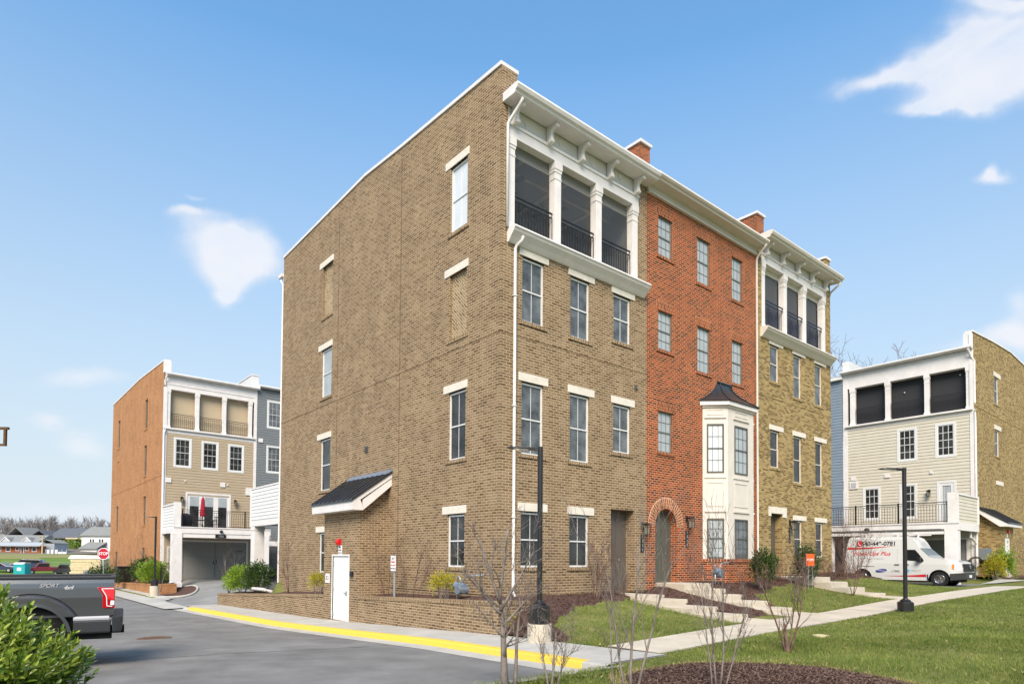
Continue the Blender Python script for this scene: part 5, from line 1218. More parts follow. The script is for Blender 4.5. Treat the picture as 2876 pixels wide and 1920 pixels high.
# ------------------------------------------------------------ pickup truck (left foreground)
# local frame: x forward, y towards the truck's left side, z up; origin on the ground under the rear bumper, left flank at y=0
def wheel(par, c, r, w, rimr, n=26, rim='chrome', spokes=6, side=1):
    wt = MB(); prof = [(r*.80, -w/2), (r*.96, -w/2), (r, -w*.35), (r, w*.35), (r*.96, w/2), (r*.80, w/2), (rimr, w*.42), (rimr, -w*.42)]
    b = len(wt.v)
    for k in range(n):
        a = 2*math.pi*k/n
        for (q, y) in prof: wt.v.append((c[0]+q*math.cos(a), c[1]+y, c[2]+q*math.sin(a)))
    P_ = len(prof)
    for k in range(n):
        k2 = (k+1) % n
        for j in range(P_): wt.f.append((b+k*P_+j, b+k*P_+(j+1) % P_, b+k2*P_+(j+1) % P_, b+k2*P_+j)); wt.m.append(0)
    wo = wt.build('wheel', 'rubber', par, smooth=True, autosmooth=35)
    m = MB(); y0 = c[1]+side*w*.30
    m.tube([(c[0], c[1]+side*w*.05, c[2]), (c[0], c[1]+side*w*.22, c[2])], [rimr*.98, rimr*.98], n)
    for k in range(spokes):
        a = 2*math.pi*k/spokes; ca, sa = math.cos(a), math.sin(a)
        m.hexa([(c[0]+.02*ca-.045*sa, y0-.03, c[2]+.02*sa+.045*ca), (c[0]+.02*ca+.045*sa, y0-.03, c[2]+.02*sa-.045*ca), (c[0]+rimr*ca+.03*sa, y0-.03, c[2]+rimr*sa-.03*ca), (c[0]+rimr*ca-.03*sa, y0-.03, c[2]+rimr*sa+.03*ca),
                (c[0]+.02*ca-.045*sa, y0+.02, c[2]+.02*sa+.045*ca), (c[0]+.02*ca+.045*sa, y0+.02, c[2]+.02*sa-.045*ca), (c[0]+rimr*ca+.03*sa, y0+.0, c[2]+rimr*sa-.03*ca), (c[0]+rimr*ca-.03*sa, y0+.0, c[2]+rimr*sa+.03*ca)])
    m.tube([(c[0], y0-.02, c[2]), (c[0], y0+side*.035, c[2])], [rimr*.3, rimr*.24], 12)
    for k in range(n):
        a, b_ = 2*math.pi*k/n, 2*math.pi*(k+1)/n
        m.tube([(c[0]+rimr*math.cos(a), c[1]+side*w*.42, c[2]+rimr*math.sin(a)), (c[0]+rimr*math.cos(b_), c[1]+side*w*.42, c[2]+rimr*math.sin(b_))], .012, 4)
    m.build('rim', rim, wo)
    return wo
def arch_side(m, cx, cz, r, x0, x1, zb, zt, y, n=18, flare=.0):
    """flat side panel between x0,x1, zb..zt with a wheel arch cut-out"""
    m.q((x0, y, zb), (cx-r, y, zb), (cx-r, y, zt), (x0, y, zt)); m.q((cx+r, y, zb), (x1, y, zb), (x1, y, zt), (cx+r, y, zt))
    a0 = math.asin(max(-1, min(1, (zb-cz)/r)))
    for k in range(n):
        t0, t1 = math.pi*(1-k/n), math.pi*(1-(k+1)/n)
        p, q = (cx+r*math.cos(t0), cz+r*math.sin(t0)), (cx+r*math.cos(t1), cz+r*math.sin(t1))
        m.q((p[0], y, max(p[1], zb)), (q[0], y, max(q[1], zb)), (q[0], y, zt), (p[0], y, zt))
trk_loc = CAMP + fw*10.9 + r2*((285*1.2243-1438)/1802.55*10.9) - u2*((1430*1.2243-1516.6)/1802.55*10.9)
trk = thing('pickup_truck', 'dark grey pickup truck, only its bed and red tail lamp in view, left foreground', 'pickup truck', (-8.27, -.15, -.17), math.atan2(-(RH.y*math.cos(R(31))+FH.y*math.sin(R(31))), -(RH.x*math.cos(R(31))+FH.x*math.sin(R(31)))))
WC = 1.29
def side_strip(m, prof, xs, zcut=None):
    """profile [(y,z)...] extruded along x, used for the slightly curved bed side"""
    for (p, q) in zip(prof[:-1], prof[1:]):
        for a, b in zip(xs[:-1], xs[1:]): m.q((a, p[0], p[1]), (b, p[0], p[1]), (b, q[0], q[1]), (a, q[0], q[1]))
m = MB()
def bed_y(z):   # outward shoulder line
    return ip(z, [.80, .95, 1.12, 1.28, 1.36, 1.43], [-.02, -.005, .0, -.012, -.03, -.06])
RB, CZ, RA = .16, .50, .50
xs = list(np.linspace(RB, 2.35, 110)); zs = [.82, .85, .95, 1.05, 1.12, 1.20, 1.28, 1.36, 1.43]
def cut(x):
    d = RA*RA-(x-WC)**2; return CZ+math.sqrt(d) if d > 0 else .0
ZS = 34
for a, b in zip(xs[:-1], xs[1:]):
    la, lb = max(.82, cut(a)), max(.82, cut(b))
    for k in range(ZS):
        za0, za1 = la+(1.43-la)*k/ZS, la+(1.43-la)*(k+1)/ZS; zb0, zb1 = lb+(1.43-lb)*k/ZS, lb+(1.43-lb)*(k+1)/ZS
        def fy(x, z):   # flare around the arch
            d = math.hypot(x-WC, z-CZ); f = .045*sstep((RA+.19-d)/.035) if d < RA+.19 and z < 1.26 else 0
            return bed_y(z)+f
        m.q((a, fy(a, za0), za0), (b, fy(b, zb0), zb0), (b, fy(b, zb1), zb1), (a, fy(a, za1), za1))
body = m.build('bed_side', 'truck_paint', trk, smooth=True)
m = MB()   # far side, floor, tailgate, front wall of bed
m.box(RB, 2.35, -1.98, -1.93, .74, 1.43); m.box(RB+.0, RB+.06, -1.93, -.06, .78, 1.40); m.box(2.30, 2.35, -1.9, -.06, .8, 1.43); m.box(RB+.06, 2.3, -1.93, -.06, .80, .84)
m.q((RB, -.06, .77), (RB, bed_y(.82), .82), (RB, bed_y(1.12), 1.12), (RB, -.06, 1.43))
m.build('bed', 'truck_paint', trk)
m = MB(); m.box(RB-.005, 2.36, -.125, -.035, 1.432, 1.475); m.box(RB, 2.36, -1.97, -1.88, 1.432, 1.47); m.box(RB-.01, RB+.07, -1.88, -.125, 1.402, 1.45); m.build('bed_rail', 'truck_plastic', trk, bevel=.012)
m = MB()   # flare lip
for k in range(20):
    t0, t1 = math.pi*(k/20)*.92+.12, math.pi*((k+1)/20)*.92+.12
    for rr0, rr1, yy in ((RA-.0, RA+.05, .035),):
        m.hexa([(WC+rr0*math.cos(t0), -.05, CZ+rr0*math.sin(t0)), (WC+rr1*math.cos(t0), -.05, CZ+rr1*math.sin(t0)), (WC+rr1*math.cos(t1), -.05, CZ+rr1*math.sin(t1)), (WC+rr0*math.cos(t1), -.05, CZ+rr0*math.sin(t1)),
                (WC+rr0*math.cos(t0), yy+.018, CZ+rr0*math.sin(t0)), (WC+rr1*math.cos(t0), yy+.015, CZ+rr1*math.sin(t0)), (WC+rr1*math.cos(t1), yy+.015, CZ+rr1*math.sin(t1)), (WC+rr0*math.cos(t1), yy+.018, CZ+rr0*math.sin(t1))])
m.build('wheel_arch', 'truck_paint', trk)
m = MB()
for k in range(40):
    t0, t1 = math.pi*k/40, math.pi*(k+1)/40
    p = [(WC+(RA+.198)*math.cos(t), CZ+(RA+.198)*math.sin(t)) for t in (t0, t1)]
    if min(p[0][1], p[1][1]) < .8: continue
    m.tube([(p[0][0], bed_y(p[0][1])+.006, p[0][1]), (p[1][0], bed_y(p[1][1])+.006, p[1][1])], .0065, 5)
m.build('crease', 'black_gap', trk)
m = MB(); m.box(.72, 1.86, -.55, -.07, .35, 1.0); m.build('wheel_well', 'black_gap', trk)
# tail lamp
m = MB()
tl = [(.145, 1.285), (.385, 1.29), (.395, 1.27), (.35, 1.21), (.32, 1.17), (.318, .955), (.30, .94), (.145, .945)]
def pl(pts, y0, th, mt, name, par):
    m = MB()
    m.prism([(x, bed_y(z)+y0, z) for x, z in pts], (0, th, 0)); return m.build(name, mt, par, bevel=.006)
lamp = pl(tl, -.02, .034, 'tail_red', 'tail_lamp', trk)
pl([(.155, 1.255), (.155, 1.08), (.245, 1.08), (.255, 1.15), (.31, 1.235), (.32, 1.255)], .0145, .006, 'tail_bright', 'lens_inner', lamp)
m = MB()
cl = [(.16, 1.265), (.335, 1.265), (.275, 1.16), (.262, 1.12), (.255, .975), (.18, .968)]
for p, q in zip(cl[:-1], cl[1:]): m.tube([(p[0], bed_y(p[1])+.018, p[1]), (q[0], bed_y(q[1])+.018, q[1])], .008, 6)
m.build('light_guide', 'lamp_clear', lamp)
pl([(.15, 1.065), (.205, 1.065), (.21, .99), (.15, .99)], .0145, .009, 'lamp_clear', 'reverse_lens', lamp)
# lower valance and bumper
m = MB()
m.prism([(.20, -.03, .52), (.20, -.03, .745), (.20, .0, .745), (.20, .01, .72), (.20, -.005, .55)], (.52, 0, 0)); m.build('rocker_panel', 'truck_plastic', trk, bevel=.01)
m = MB(); m.prism([(.22, .008, .748), (.22, .014, .78), (.22, -.0, .812), (.22, -.03, .812), (.22, -.03, .748)], (.50, 0, 0)); m.build('lower_trim', 'decal_grey', trk)
m = MB()
m.hexa([(.02, -1.93, .53), (.17, -1.95, .53), (.17, .0, .53), (.04, -.06, .53), (.02, -1.93, .80), (.19, -1.95, .80), (.19, .015, .80), (.03, -.05, .80)])
m.build('rear_bumper', 'truck_plastic', trk, bevel=.02)
m = MB(); m.box(.22, 1.4, -1.8, -.12, .42, .60); m.box(.0, .3, -1.2, -.8, .44, .55); m.box(.18, .40, -.3, -.1, .42, .56); m.build('undercarriage', 'black_gap', trk)
wheel(trk, (WC, -.20, .405), .405, .27, .25); wheel(trk, (WC, -1.75, .405), .405, .27, .25, side=-1)
wheel(trk, (5.15, -.20, .405), .405, .27, .25); wheel(trk, (5.15, -1.75, .405), .405, .27, .25, side=-1)
text('SPORT', .085, (1.06, bed_y(1.30)+.004, 1.325), (-1, 0, 0), (0, 0, 1), 'decal_silver', 'decal', trk, shear=.4)
text('4x4', .085, (.80, bed_y(1.30)+.004, 1.29), (-1, 0, 0), (0, 0, 1), 'decal_silver', 'decal', trk, shear=.4, bold=.003)
# cab and front (mostly outside the frame)
m = MB(); cabp = [(2.40, .74), (2.40, 1.42), (2.50, 1.50), (2.62, 1.93), (2.8, 1.98), (3.9, 1.98), (4.45, 1.50), (4.6, 1.40), (5.75, 1.30), (5.85, 1.15), (5.85, .60), (5.6, .55), (2.45, .55)]
m.prism([(x, -.05, z) for x, z in cabp], (0, -1.9, 0)); m.build('cab', 'truck_paint', trk, bevel=.03)
for (x0, x1) in ((2.70, 3.25), (3.32, 4.10)):
    m = MB(); m.prism([(x0, -.045, 1.48), (x1+.1, -.045, 1.48), (x1-.15 if x1 > 4 else x1, -.045, 1.88), (x0, -.045, 1.88)], (0, .006, 0)); m.build('side_window', 'car_window', trk)
m = MB(); m.tube([(2.06, bed_y(1.26)+.003, 1.26), (1.96, bed_y(1.23)+.003, 1.23), (1.96, bed_y(1.15)+.003, 1.15), (2.06, bed_y(1.12)+.003, 1.12)], .006, 5); m.build('fuel_door', 'black_gap', trk)

# ------------------------------------------------------------ white high-roof van (local: y forward = world -y)
van = thing('van', 'white high-roof service van with red lettering and a ladder on its roof', 'van', (26.4, 0, .41))
def vz(z): return z-.41
VS = [(2.56, .90), (2.52, 1.5), (2.42, 2.55), (2.34, 2.88), (2.20, 2.95), ]
wf, wr, RW, wz = -1.98, 1.60, .46, .80
m = MB()
def vx(z): return ip(z, [.7, 1.1, 1.5, 1.8, 2.4, 2.9, 2.96], [.04, .0, .0, .04, .12, .20, .30])
def vxi(y, z):   # extra tuck of the nose in plan
    return vx(z)+.20*sstep((-2.1-y)/.85)**2
ys = sorted(set(list(np.linspace(-2.92, 2.56, 80))))
topf = lambda y: ip(y, [-2.92, -2.88, -2.78, -2.3, -1.72, -1.56, -1.06, -.93, -.78, -.60, 2.20, 2.34, 2.42, 2.52, 2.56], [1.30, 1.54, 1.62, 1.74, 1.81, 1.84, 2.34, 2.62, 2.83, 2.92, 2.95, 2.88, 2.55, 1.5, .9])
def botf(y):
    b = .68
    for c in (wf, wr):
        d = RW*RW-(y-c)**2
        if d > 0: b = max(b, wz+math.sqrt(d)-.02)
    if y < wf-RW: b = max(b, 1.04)
    return b
NZ = 16
def vs(y, k): b, t = botf(y), topf(y); return b+(t-b)*k/NZ
for sgn, xo in ((1, 0), (-1, 2.02)):
    for a, b in zip(ys[:-1], ys[1:]):
        for k in range(NZ):
            p = [(a, vs(a, k)), (b, vs(b, k)), (b, vs(b, k+1)), (a, vs(a, k+1))]
            m.q(*[(xo+sgn*vxi(y, z), y, vz(z)) for y, z in p])
for a, b in zip(ys[:-1], ys[1:]):
    m.q((vxi(a, topf(a)), a, vz(topf(a))), (vxi(b, topf(b)), b, vz(topf(b))), (2.02-vxi(b, topf(b)), b, vz(topf(b))), (2.02-vxi(a, topf(a)), a, vz(topf(a))))
m.q((vxi(-2.92, 1.04), -2.92, vz(1.04)), (2.02-vxi(-2.92, 1.04), -2.92, vz(1.04)), (2.02-vxi(-2.92, 1.3), -2.92, vz(1.30)), (vxi(-2.92, 1.3), -2.92, vz(1.30)))
m.q((.04, 2.56, vz(.68)), (1.98, 2.56, vz(.68)), (1.98, 2.56, vz(.9)), (.04, 2.56, vz(.9)))
m.build('body', 'van_white', van, smooth=True, autosmooth=40)
m = MB(); m.box(.30, 1.72, -2.7, 2.4, vz(.62), vz(1.2)); m.box(.31, .5, wf-.5, wf+.5, vz(.8), vz(1.35)); m.box(.31, .5, wr-.5, wr+.5, vz(.8), vz(1.35)); m.build('underbody', 'black_gap', van)
def wheel_y(par, x, y, z, r, w, rimr, side):
    wo = wheel(par, (0, 0, 0), r, w, rimr, side=1, n=22)
    wo.location = (x, y, z); wo.rotation_euler = (0, 0, R(90) if side > 0 else R(-90)); return wo
for y in (wf, wr): wheel_y(van, .16, y, .37, .38, .25, .22, 1); wheel_y(van, 1.86, y, .37, .38, .25, .22, -1)
def vpoly(pts, off, mt, name, par=None, th=.008):
    m = MB(); q = [(vxi(y, z)-off, y, vz(z)) for y, z in pts]; m.prism(q, (-th, 0, 0)); return m.build(name, mt, par or van)
vpoly([(-.42, 2.24), (-.42, 1.70), (-1.30, 1.64), (-1.30, 1.72), (-1.05, 2.06), (-.90, 2.24)], .003, 'car_window', 'side_window')
m = MB(); m.q((vx(2.31)+.07, -1.09, vz(2.31)), (vx(1.88)+.06, -1.53, vz(1.87)), (2.02-vx(1.88)-.06, -1.53, vz(1.87)), (2.02-vx(2.31)-.07, -1.09, vz(2.31)))
for i in range(4): m.v[i] = (m.v[i][0], m.v[i][1]-.012, m.v[i][2]+.012)
m.build('windscreen', 'windscreen', van)
for pts in ([(-.27, 2.70), (-.255, 2.70), (-.255, .72), (-.27, .72)], [(-1.44, .72), (-1.42, .72), (-1.46, 1.6), (-1.48, 1.6)], [(.95, 2.30), (.965, 2.30), (.965, .72), (.95, .72)], [(-.1, 2.30), (-.085, 2.30), (-.085, 1.60), (-.1, 1.60)]): vpoly(pts, .001, 'decal_grey', 'panel_gap', th=.003)
vpoly([(1.9, 1.40), (1.0, 1.37), (1.0, 1.35), (1.9, 1.37)], .002, 'ceiling_grey', 'slide_rail', th=.01)
for y0 in (-.42, .02): vpoly([(y0, 1.46), (y0-.22, 1.46), (y0-.22, 1.49), (y0, 1.49)], .01, 'black_metal', 'door_handle', th=.03)
m = MB(); m.box(-.22, -.02, -1.22, -1.05, vz(1.60), vz(1.85)); m.box(-.05, .06, -1.28, -1.2, vz(1.62), vz(1.68)); m.build('wing_mirror', 'black_metal', van, bevel=.02)
# nose
m = MB(); m.prism([(.30, -2.95, vz(1.54)), (.30, -2.99, vz(1.16)), (1.72, -2.99, vz(1.16)), (1.72, -2.95, vz(1.54))], (0, .06, 0))
gr = m.build('grille', 'shade_black', van)
m = MB()
for x in (.30, .55, .78, 1.22, 1.45, 1.68): m.box(x, x+.04, -3.01, -2.98, vz(1.20), vz(1.50))
m.build('grille_bar', 'truck_plastic', gr); m = MB(); m.tube([(1.01, -3.03, vz(1.38)), (1.01, -2.99, vz(1.38))], .10, 16); m.build('badge', 'chrome', gr)
vpoly([(-2.62, 1.52), (-2.84, 1.49), (-2.88, 1.22), (-2.75, 1.19), (-2.60, 1.24)], -.002, 'lamp_clear', 'headlight', th=.02)
vpoly([(-2.52, 1.50), (-2.61, 1.52), (-2.59, 1.25), (-2.52, 1.28)], -.002, 'amber', 'indicator', th=.018)
m = MB(); m.hexa([(.02, -2.43, vz(.70)), (2.0, -2.43, vz(.70)), (1.80, -3.02, vz(.78)), (.20, -3.02, vz(.78)), (.0, -2.43, vz(1.05)), (2.02, -2.43, vz(1.05)), (1.82, -3.04, vz(1.11)), (.19, -3.04, vz(1.11))]); m.build('bumper', 'truck_plastic', van, bevel=.02)
m = MB(); m.box(.8, 1.12, -3.06, -3.035, vz(.86), vz(.99)); m.build('number_plate', 'sign_white', van)
vpoly([(-1.50, .62), (-1.46, .62), (-1.44, .98), (-1.50, 1.0)], .0, 'navy_car', 'mud_flap', th=.02)
# graphics
vpoly([(2.40, 2.38), (1.9, 2.36), (1.2, 2.37), (.5, 2.41), (-.05, 2.46), (.5, 2.385), (1.2, 2.30), (1.9, 2.26), (2.42, 2.25)], .003, 'decal_red', 'stripe', th=.003)
vpoly([(.55, .88), (-.1, .90), (-.8, .94), (-1.40, 1.0), (-1.40, .86), (-.8, .86), (-.1, .865)], .003, 'decal_red', 'stripe', th=.003)
vpoly([(1.92, 2.72), (1.92, 2.42), (1.66, 2.42), (1.66, 2.72)], .003, 'decal_red', 'phone_badge', th=.003)
m = MB(); pp = [(1.86, 2.66), (1.84, 2.56), (1.79, 2.50), (1.72, 2.47)]
m.tube([(vxi(y, z)-.012, y, vz(z)) for y, z in pp], .02, 6); m.build('phone_icon', 'sign_white', van)
vt = lambda z: Vector((vx(z+.1)-vx(z-.1), 0, .2))
def vtext(s, size, y, z, mt, shear=0, bold=0, name='lettering'): return text(s, size, (vx(z)-.008, y, vz(z)), (0, -1, 0), vt(z), mt, name, van, shear=shear, bold=bold, depth=.002)
vtext('540-449-0781', .30, .84, 2.56, 'ink_dark', bold=.008); vtext('Hook Ups Plus', .30, 1.16, 2.03, 'decal_red', shear=.35, bold=.002); vtext('Home Theater & Security', .115, 1.16, 1.78, 'decal_grey', shear=.2)
m = MB(); m.prism([(vx(1.14)-.004, .67+.28*math.cos(2*math.pi*k/24), vz(1.145+.09*math.sin(2*math.pi*k/24)+.06*math.cos(2*math.pi*k/24)*-.6)) for k in range(24)], (-.003, 0, 0)); m.build('oval_logo', 'decal_blue', van)
text('SAMSUNG', .085, (vx(1.14)-.010, .67, vz(1.145)), (0, -1, -.13), (0, 0, 1), 'sign_white', 'lettering', van, depth=.001)
vtext('o TERK', .13, -.02, 1.13, 'ink_dark')
m = MB(); m.ball((vx(1.16)-.0, -.60, vz(1.17)), .012, .09, .09); m.build('globe_logo', 'decal_sky', van); vtext('DIRECTV', .12, -.96, 1.17, 'decal_grey')
# ladder rack
lad = thing('ladder', 'aluminium ladder strapped on the roof rack of the white van', 'ladder', (26.4, 0, .41))
m = MB()
for x in (.30, .72):
    m.box(x, x+.05, -2.0, 3.4, vz(3.17), vz(3.28))
m.build('rail', 'ladder_alu', lad)
m = MB()
for k in range(17): m.tube([(.34, -1.9+k*.31, vz(3.21)), (.72, -1.9+k*.31, vz(3.21))], .018, 6)
m.build('rung', 'ladder_alu', lad)
m = MB()
for y in (2.1, .5, -.5):
    for x in (.22, 1.80): m.box(x, x+.05, y-.04, y+.04, vz(2.84), vz(3.14))
    m.box(.2, 1.87, y-.03, y+.03, vz(3.11), vz(3.165))
for x in (.2, 1.82): m.box(x, x+.04, -1.1, 2.4, vz(3.0), vz(3.05))
m.build('roof_rack', 'white_paint', van)

# ------------------------------------------------------------ generic distant vehicles
def dcar(name, label, cat, loc, rzz, paint, prof, roofband, wb, group=None, L_=1.8):
    t = thing(name, label, cat, loc, rzz, group)
    m = MB(); m.prism([(x, -L_/2, z) for x, z in prof], (0, L_, 0)); m.build('body', paint, t, bevel=.06)
    for s in (-1, 1):
        m = MB(); m.prism([(x, s*(L_/2+.005), z) for x, z in roofband], (0, s*.01, 0)); m.build('side_window', 'car_window', t)
    for x in wb:
        for s in (-1, 1):
            m = MB(); m.tube([(x, s*(L_/2-.2), .36), (x, s*(L_/2+.02), .36)], .36, 14); w = m.build('wheel', 'rubber', t)
            m = MB(); m.tube([(x, s*(L_/2), .36), (x, s*(L_/2+.03), .36)], .2, 10); m.build('rim', 'galvanised', w)
    return t
PK = [(-2.7, .5), (-2.7, 1.15), (-.5, 1.15), (-.45, 1.75), (.9, 1.75), (1.35, 1.15), (2.6, 1.05), (2.7, .5)]
PW = [(-.35, 1.2), (-.35, 1.65), (.8, 1.65), (1.1, 1.2)]
SUVP = [(-2.4, .5), (-2.5, 1.1), (-2.3, 1.75), (.5, 1.8), (1.2, 1.15), (2.4, 1.0), (2.5, .5)]; SUVW = [(-2.1, 1.2), (-1.9, 1.65), (.4, 1.68), (.95, 1.2)]
SEDP = [(-2.3, .4), (-2.35, .95), (-1.6, 1.05), (-1.1, 1.42), (.3, 1.45), (1.1, 1.0), (2.2, .9), (2.3, .4)]; SEDW = [(-1.35, 1.05), (-1.0, 1.36), (.25, 1.38), (.85, 1.05)]
def G(u, v, d): return CAMP + fw*d + r2*((u*1.2243-1438)/1802.55*d) - u2*((v*1.2243-1516.6)/1802.55*d)
# stations across the far parking lot (metres along the view-perpendicular direction RH and depth FH)
def FP(l, d, z=None):
    p = CAMP + RH*l + FH*d; zz = H(p.x, p.y) if z is None else z
    return (p.x, p.y, zz)
bear = YAW-math.pi/2
t = dcar('pickup_truck', 'maroon pickup parked in the far lot right of the teal toilet', 'pickup truck', FP(-71.8, 99), bear+R(215), 'maroon', PK, PW, (-1.8, 1.7), 'vehicles in the far lot')
m = MB(); m.box(-.4, -.38, -.5, .5, 1.25, 1.6); m.build('window_sticker', 'sign_white', t)
t = dcar('pickup_truck', 'dark grey pickup parked in the far lot beside the lumber stack', 'pickup truck', FP(-67.7, 98), bear+R(150), 'dark_car', SUVP, SUVW, (-1.6, 1.6), 'vehicles in the far lot', 1.9)
t = dcar('car', 'navy car at the left edge of the far lot', 'car', FP(-78.6, 99), bear+R(10), 'navy_car', SEDP, SEDW, (-1.4, 1.4), 'vehicles in the far lot')
t = dcar('car', 'dark blue estate car just left of the teal toilet', 'car', FP(-78.6, 104), bear+R(200), 'navy_car', SUVP, SUVW, (-1.5, 1.5), 'vehicles in the far lot')
t = thing('portable_toilet', 'teal portable toilet with white roof in the far lot', 'portable toilet', FP(-72.4, 95), bear)
m = MB(); m.box(-.85, .85, -.6, .6, 0, 1.75); m.build('cabin', 'teal_plastic', t, bevel=.04)
m = MB(); m.prism([(-.9, -.65, 1.75), (-.9, .65, 1.75), (-.6, .6, 2.0), (-.6, -.6, 2.0)], (1.5, 0, 0)); m.build('roof', 'sign_white', t)
m = MB(); m.box(-.3, .3, -.62, -.6, .8, 1.25); m.build('label_panel', 'sign_white', t)
m = MB(); m.box(-.75, -.1, -.615, -.60, .1, .75); m.box(.2, .75, -.615, -.6, .1, 1.6); m.build('door', 'teal_plastic', t)
t = thing('lumber_stack', 'tall stack of pale lumber under a white tarp in the far lot', 'lumber stack', FP(-63.8, 97), bear)
m = MB(); r = random.Random(4)
for k in range(12):
    o_ = r.uniform(-.12, .12); m.box(-2.2+o_, 2.3+o_, -1+r.uniform(-.05, .05), 1, .12+k*.235, .12+k*.235+.215)
m.build('boards', 'lumber', t)
m = MB(); m.hexa([(-2.5, -1.1, 2.75), (2.5, -1.1, 2.75), (2.5, 1.1, 2.75), (-2.5, 1.1, 2.75), (-2.2, -1, 3.25), (2.3, -1, 3.2), (2.3, 1, 3.2), (-2.2, 1, 3.3)])
m.tube([(2.5, -1.1, 3.1), (2.75, -1.1, 2.6), (2.8, -1.1, 1.2)], .06, 5); m.build('tarp', 'tarp', t)
# chain link fence line behind the lot
t = thing('chain_fence', 'thin wire fence with posts between lot and green field', 'fence', FP(-70, 106), bear)
for k in range(14):
    m = MB(); m.tube([(-14+k*2.2, 0, -.3), (-14+k*2.2, 0, 1.6)], .035, 5); m.build('post', 'galvanised', t)
m = MB(); m.tube([(-14, 0, 1.55), (14.6, 0, 1.55)], .025, 5)
for k in range(6): m.tube([(-14, 0, .1+k*.25), (14.6, 0, .1+k*.25)], .006, 4)
m.build('wire', 'galvanised', t)

# ------------------------------------------------------------ distant houses
def gable(m, x0, x1, y0, y1, z0, z1, ax='x', ov=.4, th=.15):
    if ax == 'x':
        ym = (y0+y1)/2
        m.prism([(x0-ov, y0-ov, z0), (x0-ov, ym, z1), (x0-ov, y1+ov, z0), (x0-ov, y1+ov, z0+th), (x0-ov, ym, z1+th), (x0-ov, y0-ov, z0+th)], (x1-x0+2*ov, 0, 0))
    else:
        xm = (x0+x1)/2
        m.prism([(x0-ov, y0-ov, z0), (xm, y0-ov, z1), (x1+ov, y0-ov, z0), (x1+ov, y0-ov, z0+th), (xm, y0-ov, z1+th), (x0-ov, y0-ov, z0+th)], (0, y1-y0+2*ov, 0))
def fwin(par, x0, x1, z0, z1, y, door=False):
    m = MB(); m.box(x0-.12, x1+.12, y-.05, y, z0-.12, z1+.12); w = m.build('door' if door else 'window', 'sign_white', par)
    m = MB(); m.box(x0, x1, y-.07, y-.05, z0, z1); m.box(x0, x1, y-.075, y-.07, (z0+z1)/2-.03, (z0+z1)/2+.03); m.build('glass', 'dark_glass', w)
b = thing('ranch_house', 'long red brick ranch house with grey porch roof across the field', 'house', FP(-127.6, 160, 1.5), bear)
m = MB(); m.box(-14, 10.1, 0, 9, -.6, 2.4); m.build('wall', 'far_brick', b)
m = MB(); m.prism([(-14.5, -1.2, 2.3), (-14.5, -1.2, 2.5), (-14.5, .2, 3.35), (-14.5, .6, 3.2)], (25.4, 0, 0)); m.build('porch_roof', 'porch_metal', b)
m = MB(); m.prism([(-14, 0, 3.1), (-14, 4.5, 5.25), (-14, 9, 2.6)], (23, 0, 0)); rf_ = m.build('roof', 'shingle_grey', b)
for cx_ in (1.1, 6.4):
    m = MB(); gable(m, cx_-1.1, cx_+1.1, .1, .2, 3.4, 4.5, 'y', .1, .12); m.build('dormer_trim', 'sign_white', rf_)
    m = MB(); gable(m, cx_-1.1, cx_+1.1, .42, 3, 3.4, 4.5, 'y', .1, .10); m.build('dormer_roof', 'shingle_grey', rf_)
    m = MB(); m.prism([(cx_-1, .15, 3.4), (cx_, .15, 4.4), (cx_+1, .15, 3.4)], (0, 2.5, 0)); m.build('dormer', 'decal_grey', rf_)
for x0, x1, z0, z1 in ((-.6, .2, 1.2, 2.1), (1.6, 2.5, 1.1, 2.1), (4.0, 4.7, 1.3, 2.1), (6.4, 7.1, 1.3, 2.1), (8.1, 9.0, 1.1, 2.1), (-5, -4, 1.1, 2.1), (-9, -8, 1.1, 2.1)): fwin(b, x0, x1, z0, z1, 0)
fwin(b, 5.35, 5.85, .1, 2.1, 0, True)
m = MB(); m.box(6.2, 7.0, -2.0, -1.3, -.5, .25); m.box(6.15, 7.05, -2.05, -1.25, .25, .3); o = tag(m.build('recycling_bin', 'decal_blue'), 'small blue bin in front of the ranch house', 'bin'); o.location = b.location; o.rotation_euler = b.rotation_euler
b = thing('brick_house', 'dark brick house with slate blue roof behind the grey shed', 'house', FP(-132.5, 186, 2.2), bear)
m = MB(); m.box(-1, 8.5, 0, 9, -1, 4.4); m.build('wall', 'far_brick_dark', b)
m = MB(); gable(m, -1, 8.5, 0, 9, 4.3, 7.2, 'x', .6, .3); m.build('roof', 'shingle_dark', b)
m = MB(); m.box(4, 8.7, -1.4, 0, 4.1, 4.5); m.build('eave_trim', 'lumber', b)
fwin(b, 5.6, 6.8, 1.9, 3.4, 0)
b = thing('gabled_house', 'grey gabled house roof behind the ranch house', 'house', FP(-143, 185, 3.5), bear)
m = MB(); m.box(-2.4, 2.4, 0, 8, -2, 3.8); m.build('wall', 'decal_grey', b)
m = MB(); gable(m, -2.4, 2.4, 0, 8, 3.6, 6.0, 'y', .3, .2); m.build('roof', 'shingle_grey', b)
m = MB(); m.box(-16, -4, 1, 8, 0, 4.2); m.build('wing', 'shingle_grey', b)
b = thing('brick_house', 'orange-red brick gabled house just above the shed', 'house', FP(-135.5, 184, 2.6), bear)
m = MB(); m.box(-2.2, 2.2, 0, 7, -2, 4.3); m.build('wall', 'far_brick', b)
m = MB(); gable(m, -2.2, 2.2, 0, 7, 4.2, 6.0, 'y', .4, .25); m.build('roof', 'shingle_dark', b)
b = thing('metal_shed', 'grey metal shed beside the utility pole', 'shed', FP(-118.1, 162, 1.6), bear)
m = MB(); m.box(-1.5, 2.6, 0, 5, -.5, 3.0)
for k in range(14): m.box(-1.5+k*.3, -1.45+k*.3, -.04, 0, -.5, 3.0)
m.build('wall', 'porch_metal', b)
